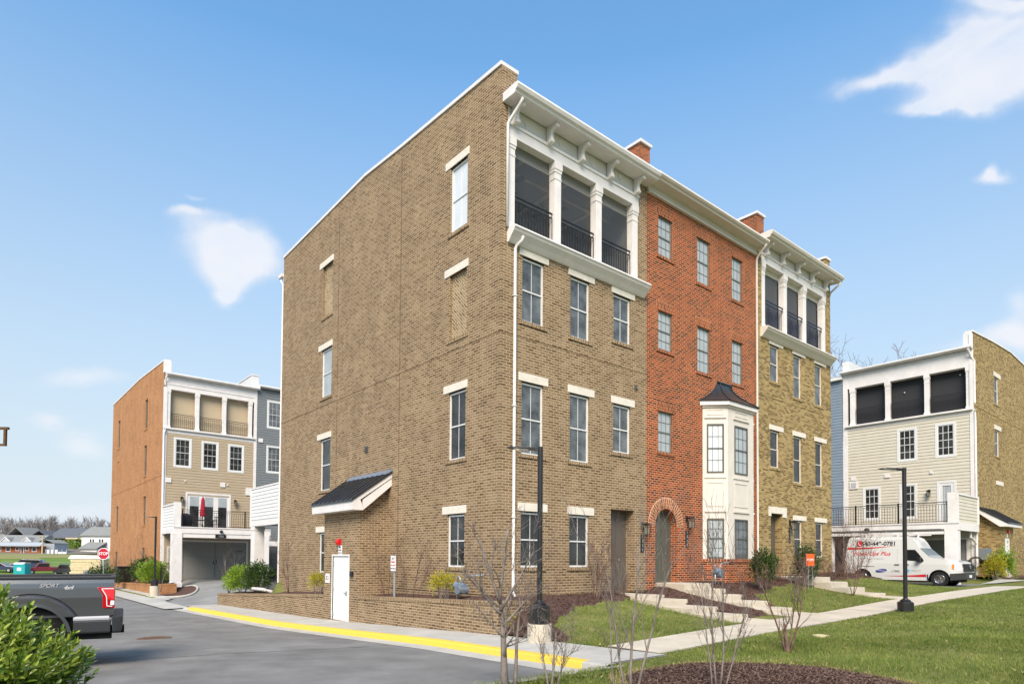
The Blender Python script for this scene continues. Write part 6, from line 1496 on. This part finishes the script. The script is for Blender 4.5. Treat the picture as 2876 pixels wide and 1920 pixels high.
m = MB(); gable(m, -1.5, 2.6, 0, 5, 3.0, 3.9, 'y', .2, .1); m.build('roof', 'shingle_grey', b)
b = thing('panel_fence', 'pale panel fence right of the utility pole', 'fence', FP(-114, 158, 1.5), bear)
m = MB(); m.box(-.6, 2.4, 0, .1, 0, 1.5); m.box(2.5, 4.6, -.3, -.2, -.4, 1.0); m.build('panel', 'siding_white', b)
m = MB()
for x in (-.6, .4, 1.4, 2.4, 3.5, 4.6): m.box(x-.07, x+.07, -.35, .12, -.4, 1.6)
m.build('post', 'porch_metal', b)
b = thing('utility_pole', 'pale wooden utility pole between ranch house and shed', 'utility pole', FP(-114.9, 157, 1.4), bear)
m = MB(); m.tube([(0, 0, -.5), (0, 0, 5.0)], [.16, .12], 7); m.build('pole', 'lumber', b)
m = MB(); m.box(-.5, .5, -.06, .06, 4.6, 4.75); m.build('crossarm', 'wood_brown', b)
b = thing('white_house', 'white two-storey house with grey roof and attached garage', 'house', FP(-114.8, 175, 1.8), bear)
m = MB(); m.box(-2.6, 6.0, 0, 9, -1, 5.2); m.build('wall', 'siding_white', b)
m = MB(); gable(m, -2.6, 7.0, 0, 9, 5.1, 7.6, 'x', .4, .25); m.build('roof', 'shingle_grey', b)
m = MB(); m.box(-.2, 4.2, -4, -.05, -1, 1.6); m.build('garage', 'siding_white', b)
m = MB(); m.prism([(-.6, -4.4, 1.5), (-.6, -4.4, 1.7), (-.6, -.05, 3.5), (-.6, -.05, 3.2)], (5, 0, 0)); m.build('garage_roof', 'shingle_grey', b)
m = MB(); m.box(-2.65, -.9, -.15, -.05, -1, 2.4); m.build('brick_base', 'far_brick', b)
for x in (-.3, .4, 2.2, 2.9): fwin(b, x, x+.45, 3.4, 4.3, 0)
m = MB(); m.box(6.0, 10, 1, 9, -1, 4); m.build('wing', 'siding_white', b)
m = MB(); gable(m, 6, 10, 1, 9, 4, 7.0, 'y', .4, .25); m.build('wing_roof', 'shingle_dark', b)
MINR = .003
def limb(mb, rng, p, d, length, r, depth, maxd, n, spread, curl, up, tip=.25):
    pts = [p.copy()]; rad = [r]; segs = 4 if depth < 2 else 3
    dd = d.copy()
    for k in range(segs):
        dd = (dd + Vector((rng.uniform(-1, 1), rng.uniform(-1, 1), rng.uniform(-1, 1)+up))*curl).normalized()
        pts.append(pts[-1]+dd*length/segs); rad.append(r*(1-(1-tip)*(k+1)/segs) if depth < maxd else max(MINR*.7, r*(1-.6*(k+1)/segs)))
    mb.tube(pts, rad, n if depth < 1 else (5 if depth < 2 else 3), cap=False)
    if depth >= maxd: return
    kids = rng.randint(2, 4) if depth else rng.randint(3, 5)
    for c in range(kids):
        t = rng.uniform(.35, 1.0) if c else 1.0
        i = min(segs-1, int(t*segs)); q = pts[i].lerp(pts[i+1], t*segs-i) if i < segs else pts[-1]
        a = rng.uniform(0, 2*math.pi); o = dd.orthogonal().normalized(); o = Matrix.Rotation(a, 3, dd) @ o
        nd = (dd + o*rng.uniform(.5, 1.0)*spread + Vector((0, 0, up*.6))).normalized()
        limb(mb, rng, q, nd, length*rng.uniform(.5, .8), max(MINR, rad[i]*rng.uniform(.5, .72)), depth+1, maxd, n, spread, curl, up, tip)
def sapling(name, label, x, y, z, stems, seed, mt='bark', maxd=3, spread=.75, curl=.18, up=.22, group='bare leafless saplings', cat='sapling'):
    """stems: (dx, dy, lean x, lean y, length, radius)"""
    rng = random.Random(seed); t = thing(name, label, cat, (x, y, z), 0, group)
    tm, bm_ = MB(), MB()
    for st_ in stems:
        (dx, dy, lx, ly, ln, r) = st_[:6]
        p = Vector((dx, dy, -.05+(st_[6] if len(st_) > 6 else 0))); d = Vector((lx, ly, 1)).normalized(); pts = [p]; rad = [r*1.15]; dd = d.copy()
        for k in range(6):
            dd = (dd+Vector((rng.uniform(-1, 1), rng.uniform(-1, 1), .15))*.07).normalized(); pts.append(pts[-1]+dd*ln/6); rad.append(r*(1-.6*(k+1)/6))
        tm.tube(pts, rad, 8, cap=True)
        for k in range(2, 7):
            for _ in range(rng.randint(1, 2)):
                a = rng.uniform(0, 6.28); o = Matrix.Rotation(a, 3, dd) @ dd.orthogonal().normalized()
                nd = (dd*.8+o*spread*rng.uniform(.5, 1.1)+Vector((0, 0, up))).normalized()
                limb(bm_, rng, pts[k], nd, ln*rng.uniform(.22, .42), rad[k]*.55, 1, maxd, 5, spread, curl, up)
    tm.build('trunk', mt, t, smooth=True); bm_.build('branches', mt, t, smooth=True); return t
RHx, RHy = RH.x, RH.y
def rl(a): return (RHx*a, RHy*a)
def mk(list_):   # stems given as sideways offset, sideways lean, length, radius
    out = []
    for e_ in list_:
        (o, ln_, L_, r, dp) = e_[:5]; out.append((RHx*o, RHy*o, RHx*ln_+FH.x*dp, RHy*ln_+FH.y*dp, L_, r)+tuple(e_[5:]))
    return out
sapling('sapling', 'thick-trunked bare sapling in the near grass, in front of the planter end', -4.95, -6.35, -.02, mk([(-.02, -.07, 1.30, .052, 0), (.10, -.03, 1.15, .028, .05), (-.09, -.85, .75, .020, 0, 1.0), (-.10, -.35, .85, .022, .1, 1.15), (-.11, .05, .95, .022, -.1, 1.15), (-.09, .55, .85, .020, 0, 1.05), (-.06, 1.0, .65, .018, .1, .85), (-.05, -.9, .6, .015, -.1, .7)]), 11, spread=.95, curl=.26, maxd=3, up=.2)
sapling('sapling', 'short spiky bare sapling right beside the thick-trunked one', -4.55, -6.75, H(-4.5, -6.7), mk([(0, .12, .75, .018, 0), (.05, .35, .6, .014, 0), (-.03, -.12, .7, .014, .05)]), 5, maxd=3, spread=.7)
sapling('sapling', 'tall multi-stemmed bare sapling at left end of the mulch ring', -4.02, -7.62, H(-4, -7.6), mk([(0, -.02, 1.85, .020, 0), (-.06, -.16, 1.5, .016, 0), (.06, .16, 1.75, .018, .05), (-.2, -.03, 1.0, .012, 0)]), 23, maxd=3, spread=.6, up=.4)
sapling('sapling', 'slender bare sapling rising from the middle of the mulch ring', -3.15, -8.25, H(-3.1, -8.3)+.05, mk([(0, -.12, 1.4, .015, 0), (.04, .12, 1.45, .015, 0), (-.05, -.02, 1.2, .012, .05), (.1, .3, 1.1, .012, 0)]), 37, maxd=3, spread=.6, up=.4)
sapling('sapling', 'vase-shaped bare sapling standing alone on the near lawn', .75, -7.2, H(.7, -7.2), mk([(0, -.05, .55, .045, 0), (-.03, -.3, 1.3, .02, 0), (.03, .32, 1.35, .02, .05), (0, .1, 1.4, .017, 0)]), 51, 'bark_red', maxd=3, spread=.7, up=.3)
sapling('sapling', 'bare sapling on the mulch bed before second ground floor window', 2.7, -.9, H(2.7, -.9), mk([(0, 0, 1.3, .035, 0), (.03, .25, 1.1, .02, 0), (-.03, -.25, 1.1, .018, 0)]), 61, 'bark_red', maxd=4, spread=.8)
sapling('sapling', 'bare sapling against the brick in the left planter', -.5, 12.9, .25, mk([(0, .05, 1.5, .025, 0), (0, -.2, 1.3, .018, 0)]), 71, 'bark_red', maxd=3, spread=.6)
sapling('sapling', 'bare twiggy sapling in right planter, right of the parking sign', -.45, 3.45, .45, mk([(0, .15, 1.55, .022, 0), (-.1, -.15, 1.4, .016, 0), (.1, .4, 1.4, .016, 0)]), 81, 'bark_red', maxd=3, spread=.7)
sapling('sapling', 'bare twiggy sapling in right planter, left of the parking sign', -.45, 5.1, .42, mk([(0, -.1, 1.5, .02, 0), (.1, .12, 1.4, .016, 0)]), 83, 'bark_red', maxd=3, spread=.7)
sapling('sapling', 'bare sapling above the bright green hedge by the garage drive', -.55, 20.6, -.1, mk([(0, -.2, 1.6, .03, 0), (.05, .15, 1.5, .022, 0)]), 91, maxd=3, spread=.8)
sapling('sapling', 'small bare sapling against the orange brick wall', -1.0, 40.5, -.2, mk([(0, .1, 2.3, .035, 0), (0, -.3, 2.1, .025, 0), (.1, .4, 2, .025, 0)]), 93, 'bark_red', maxd=3, spread=.8)
sapling('sapling', 'thin bare sapling by the white deck post at the left', -1.5, 30.9, -.5, mk([(0, .1, 2.2, .02, 0)]), 95, maxd=3, spread=.5)
sapling('sapling', 'bare sapling at the far lawn corner before the yellow-tan house', 9.6, -3.1, H(9.6, -3.1), mk([(0, 0, .8, .02, 0), (-.05, -.25, .9, .014, 0), (.05, .3, .9, .014, 0)]), 97, maxd=3)
sapling('sapling', 'reddish bare sapling left of the orange yard sign', 13.1, -3.3, H(13.1, -3.3), mk([(0, .1, 1.5, .02, 0), (0, -.25, 1.3, .016, 0), (0, .35, 1.3, .014, 0)]), 99, 'bark_red', maxd=4)
def twiggy(label, x, y, z, h, w, seed, n=26, mt='bark_red', name='bare_shrub', r=.010):
    rng = random.Random(seed); t = MB()
    for k in range(n):
        a = rng.uniform(0, 6.28); q = rng.uniform(0, 1)**.5; p = Vector((math.cos(a)*q*w*.25, math.sin(a)*q*w*.25, -.03))
        d = Vector((math.cos(a)*q*w/h*.8, math.sin(a)*q*w/h*.8, 1)).normalized()
        limb(t, rng, p, d, h*rng.uniform(.5, .7), r, 1, 3, 4, .6, .16, .3)
    o = t.build(name, mt); o.location = (x, y, z); tag(o, label, 'shrub', 'bare twiggy shrubs'); return o
twiggy('tall tangled bare shrub at right end of row, behind the van tail', 20.4, -.4, 1.0, 2.3, 1.6, 1, 34)
twiggy('rust-brown bare shrub at far right by brick flank', 41, -3.6, .7, 2.2, 2.6, 2, 40)
twiggy('low brown shrub at foot of the tan front door', 4.15, -.5, .62, .7, .7, 3, 22)
twiggy('low brown twiggy shrub right of the bay window base', 12.9, -.9, .95, .8, 1.1, 4, 30)
twiggy('low brown twiggy shrub under last window of yellow-tan house', 17.8, -.8, 1.05, .6, 1.2, 5, 30)
twiggy('low brown shrub between the yellow-tan house door and windows', 16.3, -1.0, 1.0, .7, 1.0, 6, 26)
twiggy('reddish twigs on the mulch beside the planter end', -.55, -1.9, .15, .9, .9, 7, 20)
twiggy('tan bare shrub by the black bin at the left', -1.3, 49, -.6, 2.2, 2.0, 8, 26)
# ------------------------------------------------------------ leafy shrubs
def leaf_mesh(rng, mb, centre, radii, count, ll, lw, shell=.55, updir=.35, lump=.2, droop=0):
    ph = [rng.uniform(0, 6.28) for _ in range(6)]
    for k in range(count):
        th = rng.uniform(0, 2*math.pi); cz_ = rng.uniform(-.75, 1); s = math.sqrt(1-cz_*cz_)
        n = Vector((s*math.cos(th), s*math.sin(th), cz_))
        q = (1-(1-shell)*rng.random()**1.3)*(1+lump*math.sin(3*th+ph[0]+4*cz_)+lump*.7*math.sin(5*th+ph[1]-6*cz_)+lump*.5*math.sin(9*th+ph[2]))
        p = Vector((centre[0]+n.x*radii[0]*q, centre[1]+n.y*radii[1]*q, centre[2]+n.z*radii[2]*q))
        if p.z < .02: p.z = rng.uniform(.02, .15)
        d = (n+Vector((rng.uniform(-.8, .8), rng.uniform(-.8, .8), rng.uniform(-.4, .9)+updir))).normalized()
        side = d.cross(Vector((rng.uniform(-1, 1), rng.uniform(-1, 1), rng.uniform(-.3, 1)))).normalized()
        nn = side.cross(d)
        l = ll*rng.uniform(.6, 1.2); w = lw*rng.uniform(.7, 1.2)
        b = len(mb.v)
        m1 = p+d*l*.5
        mb.v += [tuple(p), tuple(m1+side*w*.5+nn*w*.25), tuple(p+d*l-Vector((0, 0, droop*l))), tuple(m1-side*w*.5+nn*w*.25), tuple(m1-nn*w*.05)]
        mb.f += [(b, b+1, b+4), (b+1, b+2, b+4), (b+2, b+3, b+4), (b+3, b, b+4)]; mb.m += [0]*4
def shrub(label, x, y, z, radii, count, ll, lw, mt, seed, name='shrub', stems=8, stem_m='bark', cat='shrub', lump=.2, shell=.5, cz=None, group=None):
    rng = random.Random(seed); t = thing(name, label, cat, (x, y, z), 0, group)
    m = MB(); cz = radii[2]*.8 if cz is None else cz
    leaf_mesh(rng, m, (0, 0, cz), radii, count, ll, lw, shell, lump=lump); m.build('foliage', mt, t)
    m = MB()
    for k in range(stems):
        a = rng.uniform(0, 6.28); p = Vector((math.cos(a)*.1, math.sin(a)*.1, -.05)); e = Vector((math.cos(a)*radii[0]*.7, math.sin(a)*radii[1]*.7, cz+radii[2]*.4*rng.random()))
        m.tube([p, p.lerp(e, .5)+Vector((0, 0, .1)), e], [.015, .011, .005], 5)
    m.build('stems', stem_m, t); return t
# foreground laurel made of upright leafy shoots
def laurel(label, x, y, z, seed, W_, D_, Hh, shoots):
    rng = random.Random(seed); t = thing('laurel_bush', label, 'bush', (x, y, z)); lf = MB(); st = MB()
    for k in range(shoots):
        a = rng.uniform(0, 2*math.pi); q = math.sqrt(rng.random()); bx_, by_ = math.cos(a)*q, math.sin(a)*q
        hmax = Hh*(1-.30*q*q)*(1+.10*math.sin(3*a+seed))
        lay = rng.choice([1.0, 1.0, .85, .68, .5, .34])
        tip = Vector((RHx*bx_*W_+FH.x*by_*D_, RHy*bx_*W_+FH.y*by_*D_, hmax*lay*rng.uniform(.9, 1.05)))
        out = Vector((tip.x, tip.y, 0)); out = out.normalized() if out.length > .01 else Vector((0, 0, 1))
        d = (out*(.55*q+.15)+Vector((rng.uniform(-.25, .25), rng.uniform(-.25, .25), 1.0))).normalized()
        ln = rng.uniform(.22, .46); base = tip-d*ln
        st.tube([Vector((tip.x*.25, tip.y*.25, 0)), base.lerp(Vector((tip.x*.4, tip.y*.4, 0)), .5), base, tip], [.006, .005, .004, .002], 4)
        nl = rng.randint(17, 25)
        for j in range(nl):
            f = j/nl; p = base+d*ln*f; az = j*2.4+rng.uniform(-.3, .3); o = Matrix.Rotation(az, 3, d) @ d.orthogonal().normalized()
            open_ = .95-.65*f; ld = (d*(1-open_*.6)+o*open_+Vector((0, 0, -.05+.1*f))).normalized()
            L_ = (.118-.045*f)*rng.uniform(.75, 1.15); w = L_*.30; sd_ = ld.cross(d).normalized() if ld.cross(d).length > .05 else ld.orthogonal().normalized(); nn = sd_.cross(ld)
            b = len(lf.v); m1 = p+ld*L_*.35; m2 = p+ld*L_*.75-Vector((0, 0, .004)); e = p+ld*L_-Vector((0, 0, .010))
            lf.v += [tuple(p), tuple(m1+sd_*w*.5+nn*.004), tuple(m2+sd_*w*.42+nn*.003), tuple(e), tuple(m2-sd_*w*.42+nn*.003), tuple(m1-sd_*w*.5+nn*.004), tuple(m1), tuple(m2)]
            lf.f += [(b, b+1, b+6), (b+1, b+2, b+7, b+6), (b+2, b+3, b+7), (b+3, b+4, b+7), (b+4, b+5, b+6, b+7), (b+5, b, b+6)]; lf.m += [0]*6
    lf.build('foliage', 'laurel', t, smooth=True); st.build('stems', 'leaf_dark', t)
    return t
laurel('glossy green laurel bush in the left foreground, hiding the truck wheel', -10.27, -6.48, -.02, 2, .82, .75, 1.28, 680)
shrub('bright green hedge on the left planter beside the garage drive', -.42, 18.9, -.02, (.62, 1.7, .62), 5200, .11, .05, 'leaf_bright', 3, lump=.16, cz=.55)
shrub('darker green shrub between the bright hedge and the corner house', -.35, 17.0, .12, (.6, .95, .68), 3000, .10, .045, 'leaf_dark', 4, lump=.16, cz=.60)
shrub('dark green shrub on the orange brick planter', -1.0, 38.2, -.25, (.9, 1.6, .85), 3200, .16, .07, 'leaf_dark', 5, cz=.8)
shrub('bright green shrub next to the lamp post on the orange planter', -1.1, 35.2, -.2, (.8, 1.5, .75), 3200, .16, .07, 'leaf_bright', 6, cz=.7)
shrub('yellow-green nandina with red tips in right planter beside gas meter', -.55, 1.65, .58, (.36, .42, .26), 700, .09, .035, 'leaf_yellow', 7, cz=.40, stems=10, lump=.3)
shrub('small green nandina left of the white steel door', -.6, 9.7, .35, (.32, .42, .28), 520, .10, .04, 'leaf_yellow', 8, cz=.42, stems=8, lump=.3)
shrub('dark evergreen camellia with white buds before the bay window', 9.9, -1.75, .78, (.42, .42, .58), 2300, .085, .04, 'leaf_dark', 9, cz=.62, lump=.2)
shrub('dark evergreen shrub beside doorway of yellow-tan house', 13.25, -1.6, .85, (.42, .42, .66), 2300, .085, .04, 'leaf_dark', 10, cz=.66, lump=.2)
shrub('loose yellow-green shrub behind the van nose at right', 33.3, -3.1, .72, (.6, .5, .85), 1600, .15, .05, 'leaf_bright', 11, cz=.8, lump=.3, shell=.2)
shrub('yellow-green shrub under the grey electric cabinet at right', 32.3, -2.9, .72, (.6, .5, .7), 1300, .15, .05, 'leaf_yellow', 12, cz=.65, lump=.3, shell=.2)
shrub('rust-leaved shrub at the right edge beside the brick flank', 42.5, -4.2, .7, (1.3, 1.0, .9), 1500, .12, .05, 'leaf_rust', 13, cz=.9, shell=.1)
shrub('round green shrub below the stop sign', -3.0, 42, -.8, (1.1, 1.1, .9), 1500, .2, .08, 'leaf_dark', 14, cz=.85, shell=.2)
shrub('small yellow-leaved plant at the foot of planter end', -.80, -1.42, .02, (.12, .12, .2), 160, .05, .02, 'leaf_yellow', 16, cz=.22, stems=4)
MINR = .018
def big_tree(label, x, y, z, h, seed, mt='bark_hazed', r=.28, group=None, maxd=4):
    rng = random.Random(seed); t = thing('bare_tree', label, 'tree', (x, y, z), 0, group); tm, bm_ = MB(), MB()
    tm.tube([(0, 0, -1), (0, .1, h*.2), (.1, 0, h*.42)], [r, r*.8, r*.6], 8)
    for k in range(7):
        a = rng.uniform(0, 6.28); f = rng.uniform(.25, .42)
        limb(bm_, rng, Vector((0, 0, h*f)), Vector((math.cos(a)*.7, math.sin(a)*.7, 1)).normalized(), h*.26, r*.45, 0, maxd, 5, 1.0, .26, .12)
    # keep the twigs thick enough to show
    tm.build('trunk', mt, t); bm_.build('crown', mt, t); return t
big_tree('wide bare tree rising behind the cream sided house', 52.6, 11.8, 0, 22.8, 4, r=.6, mt='bark_red', maxd=5)
big_tree('bare tree behind the brick flank at the right edge', 66, 0, 0, 21.5, 9, r=.5, mt='bark_red')
# far wood: one mass of leafless trees along the ridge
m = MB(); rng = random.Random(8)
for k in range(330):
    l = rng.uniform(-225, -85); d = rng.uniform(205, 260); p = CAMP+RH*l+FH*d; z0 = 3.5+(d-205)*.045
    hh = rng.uniform(8, 12.5)*(1.08 if l < -150 else .85)
    m.tube([(p.x, p.y, z0-2), (p.x, p.y, z0+hh*.5)], [.22, .12], 4, cap=False)
    for j in range(34):
        a = rng.uniform(0, 6.28); f = rng.uniform(.22, .75); q = Vector((p.x, p.y, z0+hh*f)); el = rng.uniform(.5, 1.3)
        e = q+Vector((math.cos(a)*math.cos(el), math.sin(a)*math.cos(el), math.sin(el)))*hh*rng.uniform(.12, .34)*(1.15-f)
        m.tube([q, e], [.09, .03], 3, cap=False)
        for i in range(3):
            e2 = q.lerp(e, rng.uniform(.3, 1)); a2 = a+rng.uniform(-1, 1)
            m.tube([e2, e2+Vector((math.cos(a2)*.7, math.sin(a2)*.7, rng.uniform(.4, 1.3)))*rng.uniform(.5, 1.2)], [.045, .02], 3, cap=False)
o = m.build('far_wood', 'bark_hazed'); o['kind'] = 'stuff'; o['label'] = 'leafless grey wood along the ridge at the left'
o['category'] = 'wood'
struct(draped('hill', fr(-160, 160, 16), fr(178, 420, 11), lambda x, y: 1.8+4.8*sstep((y-178)/60)+3.0*sstep((y-230)/120)+.5*math.sin(x*.05), 'far_hill'))
m = MB(); rng = random.Random(12)
leaf_mesh(rng, m, (0, 0, 0), (14, 4, 2.6), 2600, 1.0, .6, .1, lump=.3)
o = m.build('far_undergrowth', 'far_grass'); o.location = FP(-118, 180, 3.0); o.rotation_euler = (0, 0, bear); o['kind'] = 'stuff'
# ------------------------------------------------------------ grass blades and mulch chips near the camera
def scatter(name, mt, fn, pts_fn, n, seed):
    rs = np.random.RandomState(seed); P0 = pts_fn(rs, n); k = len(P0)
    return rs, P0, k
def inring(x, y):
    dx, dy = x-MC[0], y-MC[1]; a = math.atan2(dy, dx); return math.hypot(dx, dy) < MR*(1+.05*math.sin(3*a+1)+.03*math.sin(7*a))
def lawn_ok(x, y):
    if y < -6.03: return not inring(x, y)
    if y < -5.80: return x > -1.0 and not inring(x, y)
    if y > -4.50 and x > -.95 and x < 22.5:
        if y > yb(x)+.1*math.sin(x*5)+.06*math.sin(x*13+1): return False
        if 4.15 < x < 5.47 or 6.45 < x < 7.97 or 13.55 < x < 15.05: return False
        if 5.4 < x < 6.5: return False
        return y < .0
    return False
def blades(name, n, hmin, hmax, wid, dist_rng, seed, label):
    rs = np.random.RandomState(seed); vs = []; fs = []; cnt = 0; tries = 0
    V = []; F = []
    while cnt < n and tries < n*12:
        tries += 1
        d = dist_rng[0]+(dist_rng[1]-dist_rng[0])*rs.rand()**.9; s = rs.uniform(-.86, .86)*d
        x = CAMP.x+FH.x*d+RH.x*s; y = CAMP.y+FH.y*d+RH.y*s
        if not lawn_ok(x, y): continue
        pat = .5+.5*math.sin(x*1.3+2*math.sin(y*.9))*math.sin(y*1.7+x*.4)
        if rs.rand() > .55+.45*pat: continue
        z = H(x, y)-.012
        for _ in range(3):
            a = rs.uniform(0, 6.28); h = rs.uniform(hmin, hmax)*(.75+.5*pat); le = rs.uniform(.1, .9)*h; b = rs.uniform(0, 6.28); w = wid*rs.uniform(.7, 1.3)
            ox, oy = x+rs.uniform(-.03, .03), y+rs.uniform(-.03, .03); i = len(V)
            V.append((ox+w*math.cos(b), oy+w*math.sin(b), z)); V.append((ox-w*math.cos(b), oy-w*math.sin(b), z)); V.append((ox+le*math.cos(a), oy+le*math.sin(a), z+h)); F.append((i, i+1, i+2))
        cnt += 1
    me = bpy.data.meshes.new(name); me.from_pydata(V, [], F); me.materials.append(MATS['grass_blade']); o = bpy.data.objects.new(name, me); COL.objects.link(o)
    o['kind'] = 'stuff'; o['label'] = label; return o
blades('grass', 42000, .035, .075, .004, (3.0, 13), 1, 'short green lawn grass around the walk')
blades('grass', 26000, .03, .06, .007, (11, 32), 2, 'short green lawn grass on the far lawns')
rs = np.random.RandomState(4); V = []; F = []
def chip(x, y, z, s):
    a, t = rs.uniform(0, 6.28), rs.uniform(-.5, .5); l, w = s*rs.uniform(.6, 1.5), s*rs.uniform(.15, .35); c, q = math.cos(a), math.sin(a); i = len(V)
    V.extend([(x-c*l-q*w, y-q*l+c*w, z-t*l), (x+c*l-q*w, y+q*l+c*w, z+t*l+.004), (x+c*l+q*w, y+q*l-c*w, z+t*l), (x-c*l+q*w, y-q*l-c*w, z-t*l+.004)]); F.append((i, i+1, i+2, i+3))
for k in range(16000):
    a = rs.uniform(0, 6.28); r = MR*1.03*math.sqrt(rs.rand()); x, y = MC[0]+r*math.cos(a), MC[1]+r*math.sin(a); chip(x, y, H(x, y)+.02+.10*(1-min(1, (r/MR)**2)), .022)
k = 0
while k < 14000:
    x, y = rs.uniform(-.9, 22), rs.uniform(-4.2, .0)
    if not inbed(x, y) or 4.2 < x < 5.42 or 6.5 < x < 7.92 or 13.6 < x < 15.0: k += .2; continue
    chip(x, y, H(x, y)+.045, .028); k += 1
me = bpy.data.meshes.new('mulch_chips'); me.from_pydata(V, [], F); me.materials.append(MATS['mulch_chip']); o = bpy.data.objects.new('mulch_chips', me); COL.objects.link(o); o['kind'] = 'stuff'

# straw-coloured dead grass round the mulch ring and a few fallen leaves on the lawn
V = []; F = []
for k in range(5200):
    a = rs.uniform(0, 6.28); r = MR*(1+.05*math.sin(3*a+1)+.03*math.sin(7*a))*rs.uniform(.97, 1.13+.12*max(0, math.sin(a*2+.5))); x, y = MC[0]+r*math.cos(a), MC[1]+r*math.sin(a); z = H(x, y)-.005
    b = rs.uniform(0, 6.28); h = rs.uniform(.02, .05); le = rs.uniform(.3, 1.2)*h; i = len(V)
    V.extend([(x+.006*math.cos(b), y+.006*math.sin(b), z), (x-.006*math.cos(b), y-.006*math.sin(b), z), (x+le*math.sin(b), y-le*math.cos(b), z+h)]); F.append((i, i+1, i+2))
k = 0
while k < 900:
    d = rs.uniform(4, 22); s_ = rs.uniform(-.1, .8)*d; x = CAMP.x+FH.x*d+RH.x*s_; y = CAMP.y+FH.y*d+RH.y*s_
    if not lawn_ok(x, y): k += .3; continue
    n0 = len(F); chip(x, y, H(x, y)+.045, rs.uniform(.015, .035)); k += 1
me = bpy.data.meshes.new('dead_grass'); me.from_pydata(V, [], F); me.materials.append(MATS['straw']); o = bpy.data.objects.new('dead_grass', me); COL.objects.link(o); o['kind'] = 'stuff'
# tar seam across the asphalt
m = MB(); pts = [(-9.6, .55), (-8.72, .67), (-8.02, .72), (-7.17, .60), (-6.0, .38), (-5.0, .1), (-4.1, -.05), (-3.2, -.1)]
for p, q in zip(pts[:-1], pts[1:]):
    m.q((p[0], p[1], roadz(*p)+.004), (q[0], q[1], roadz(*q)+.004), (q[0], q[1]+.022, roadz(*q)+.004), (p[0], p[1]+.03, roadz(*p)+.004))
struct(m.build('road_seam', 'truck_plastic'))
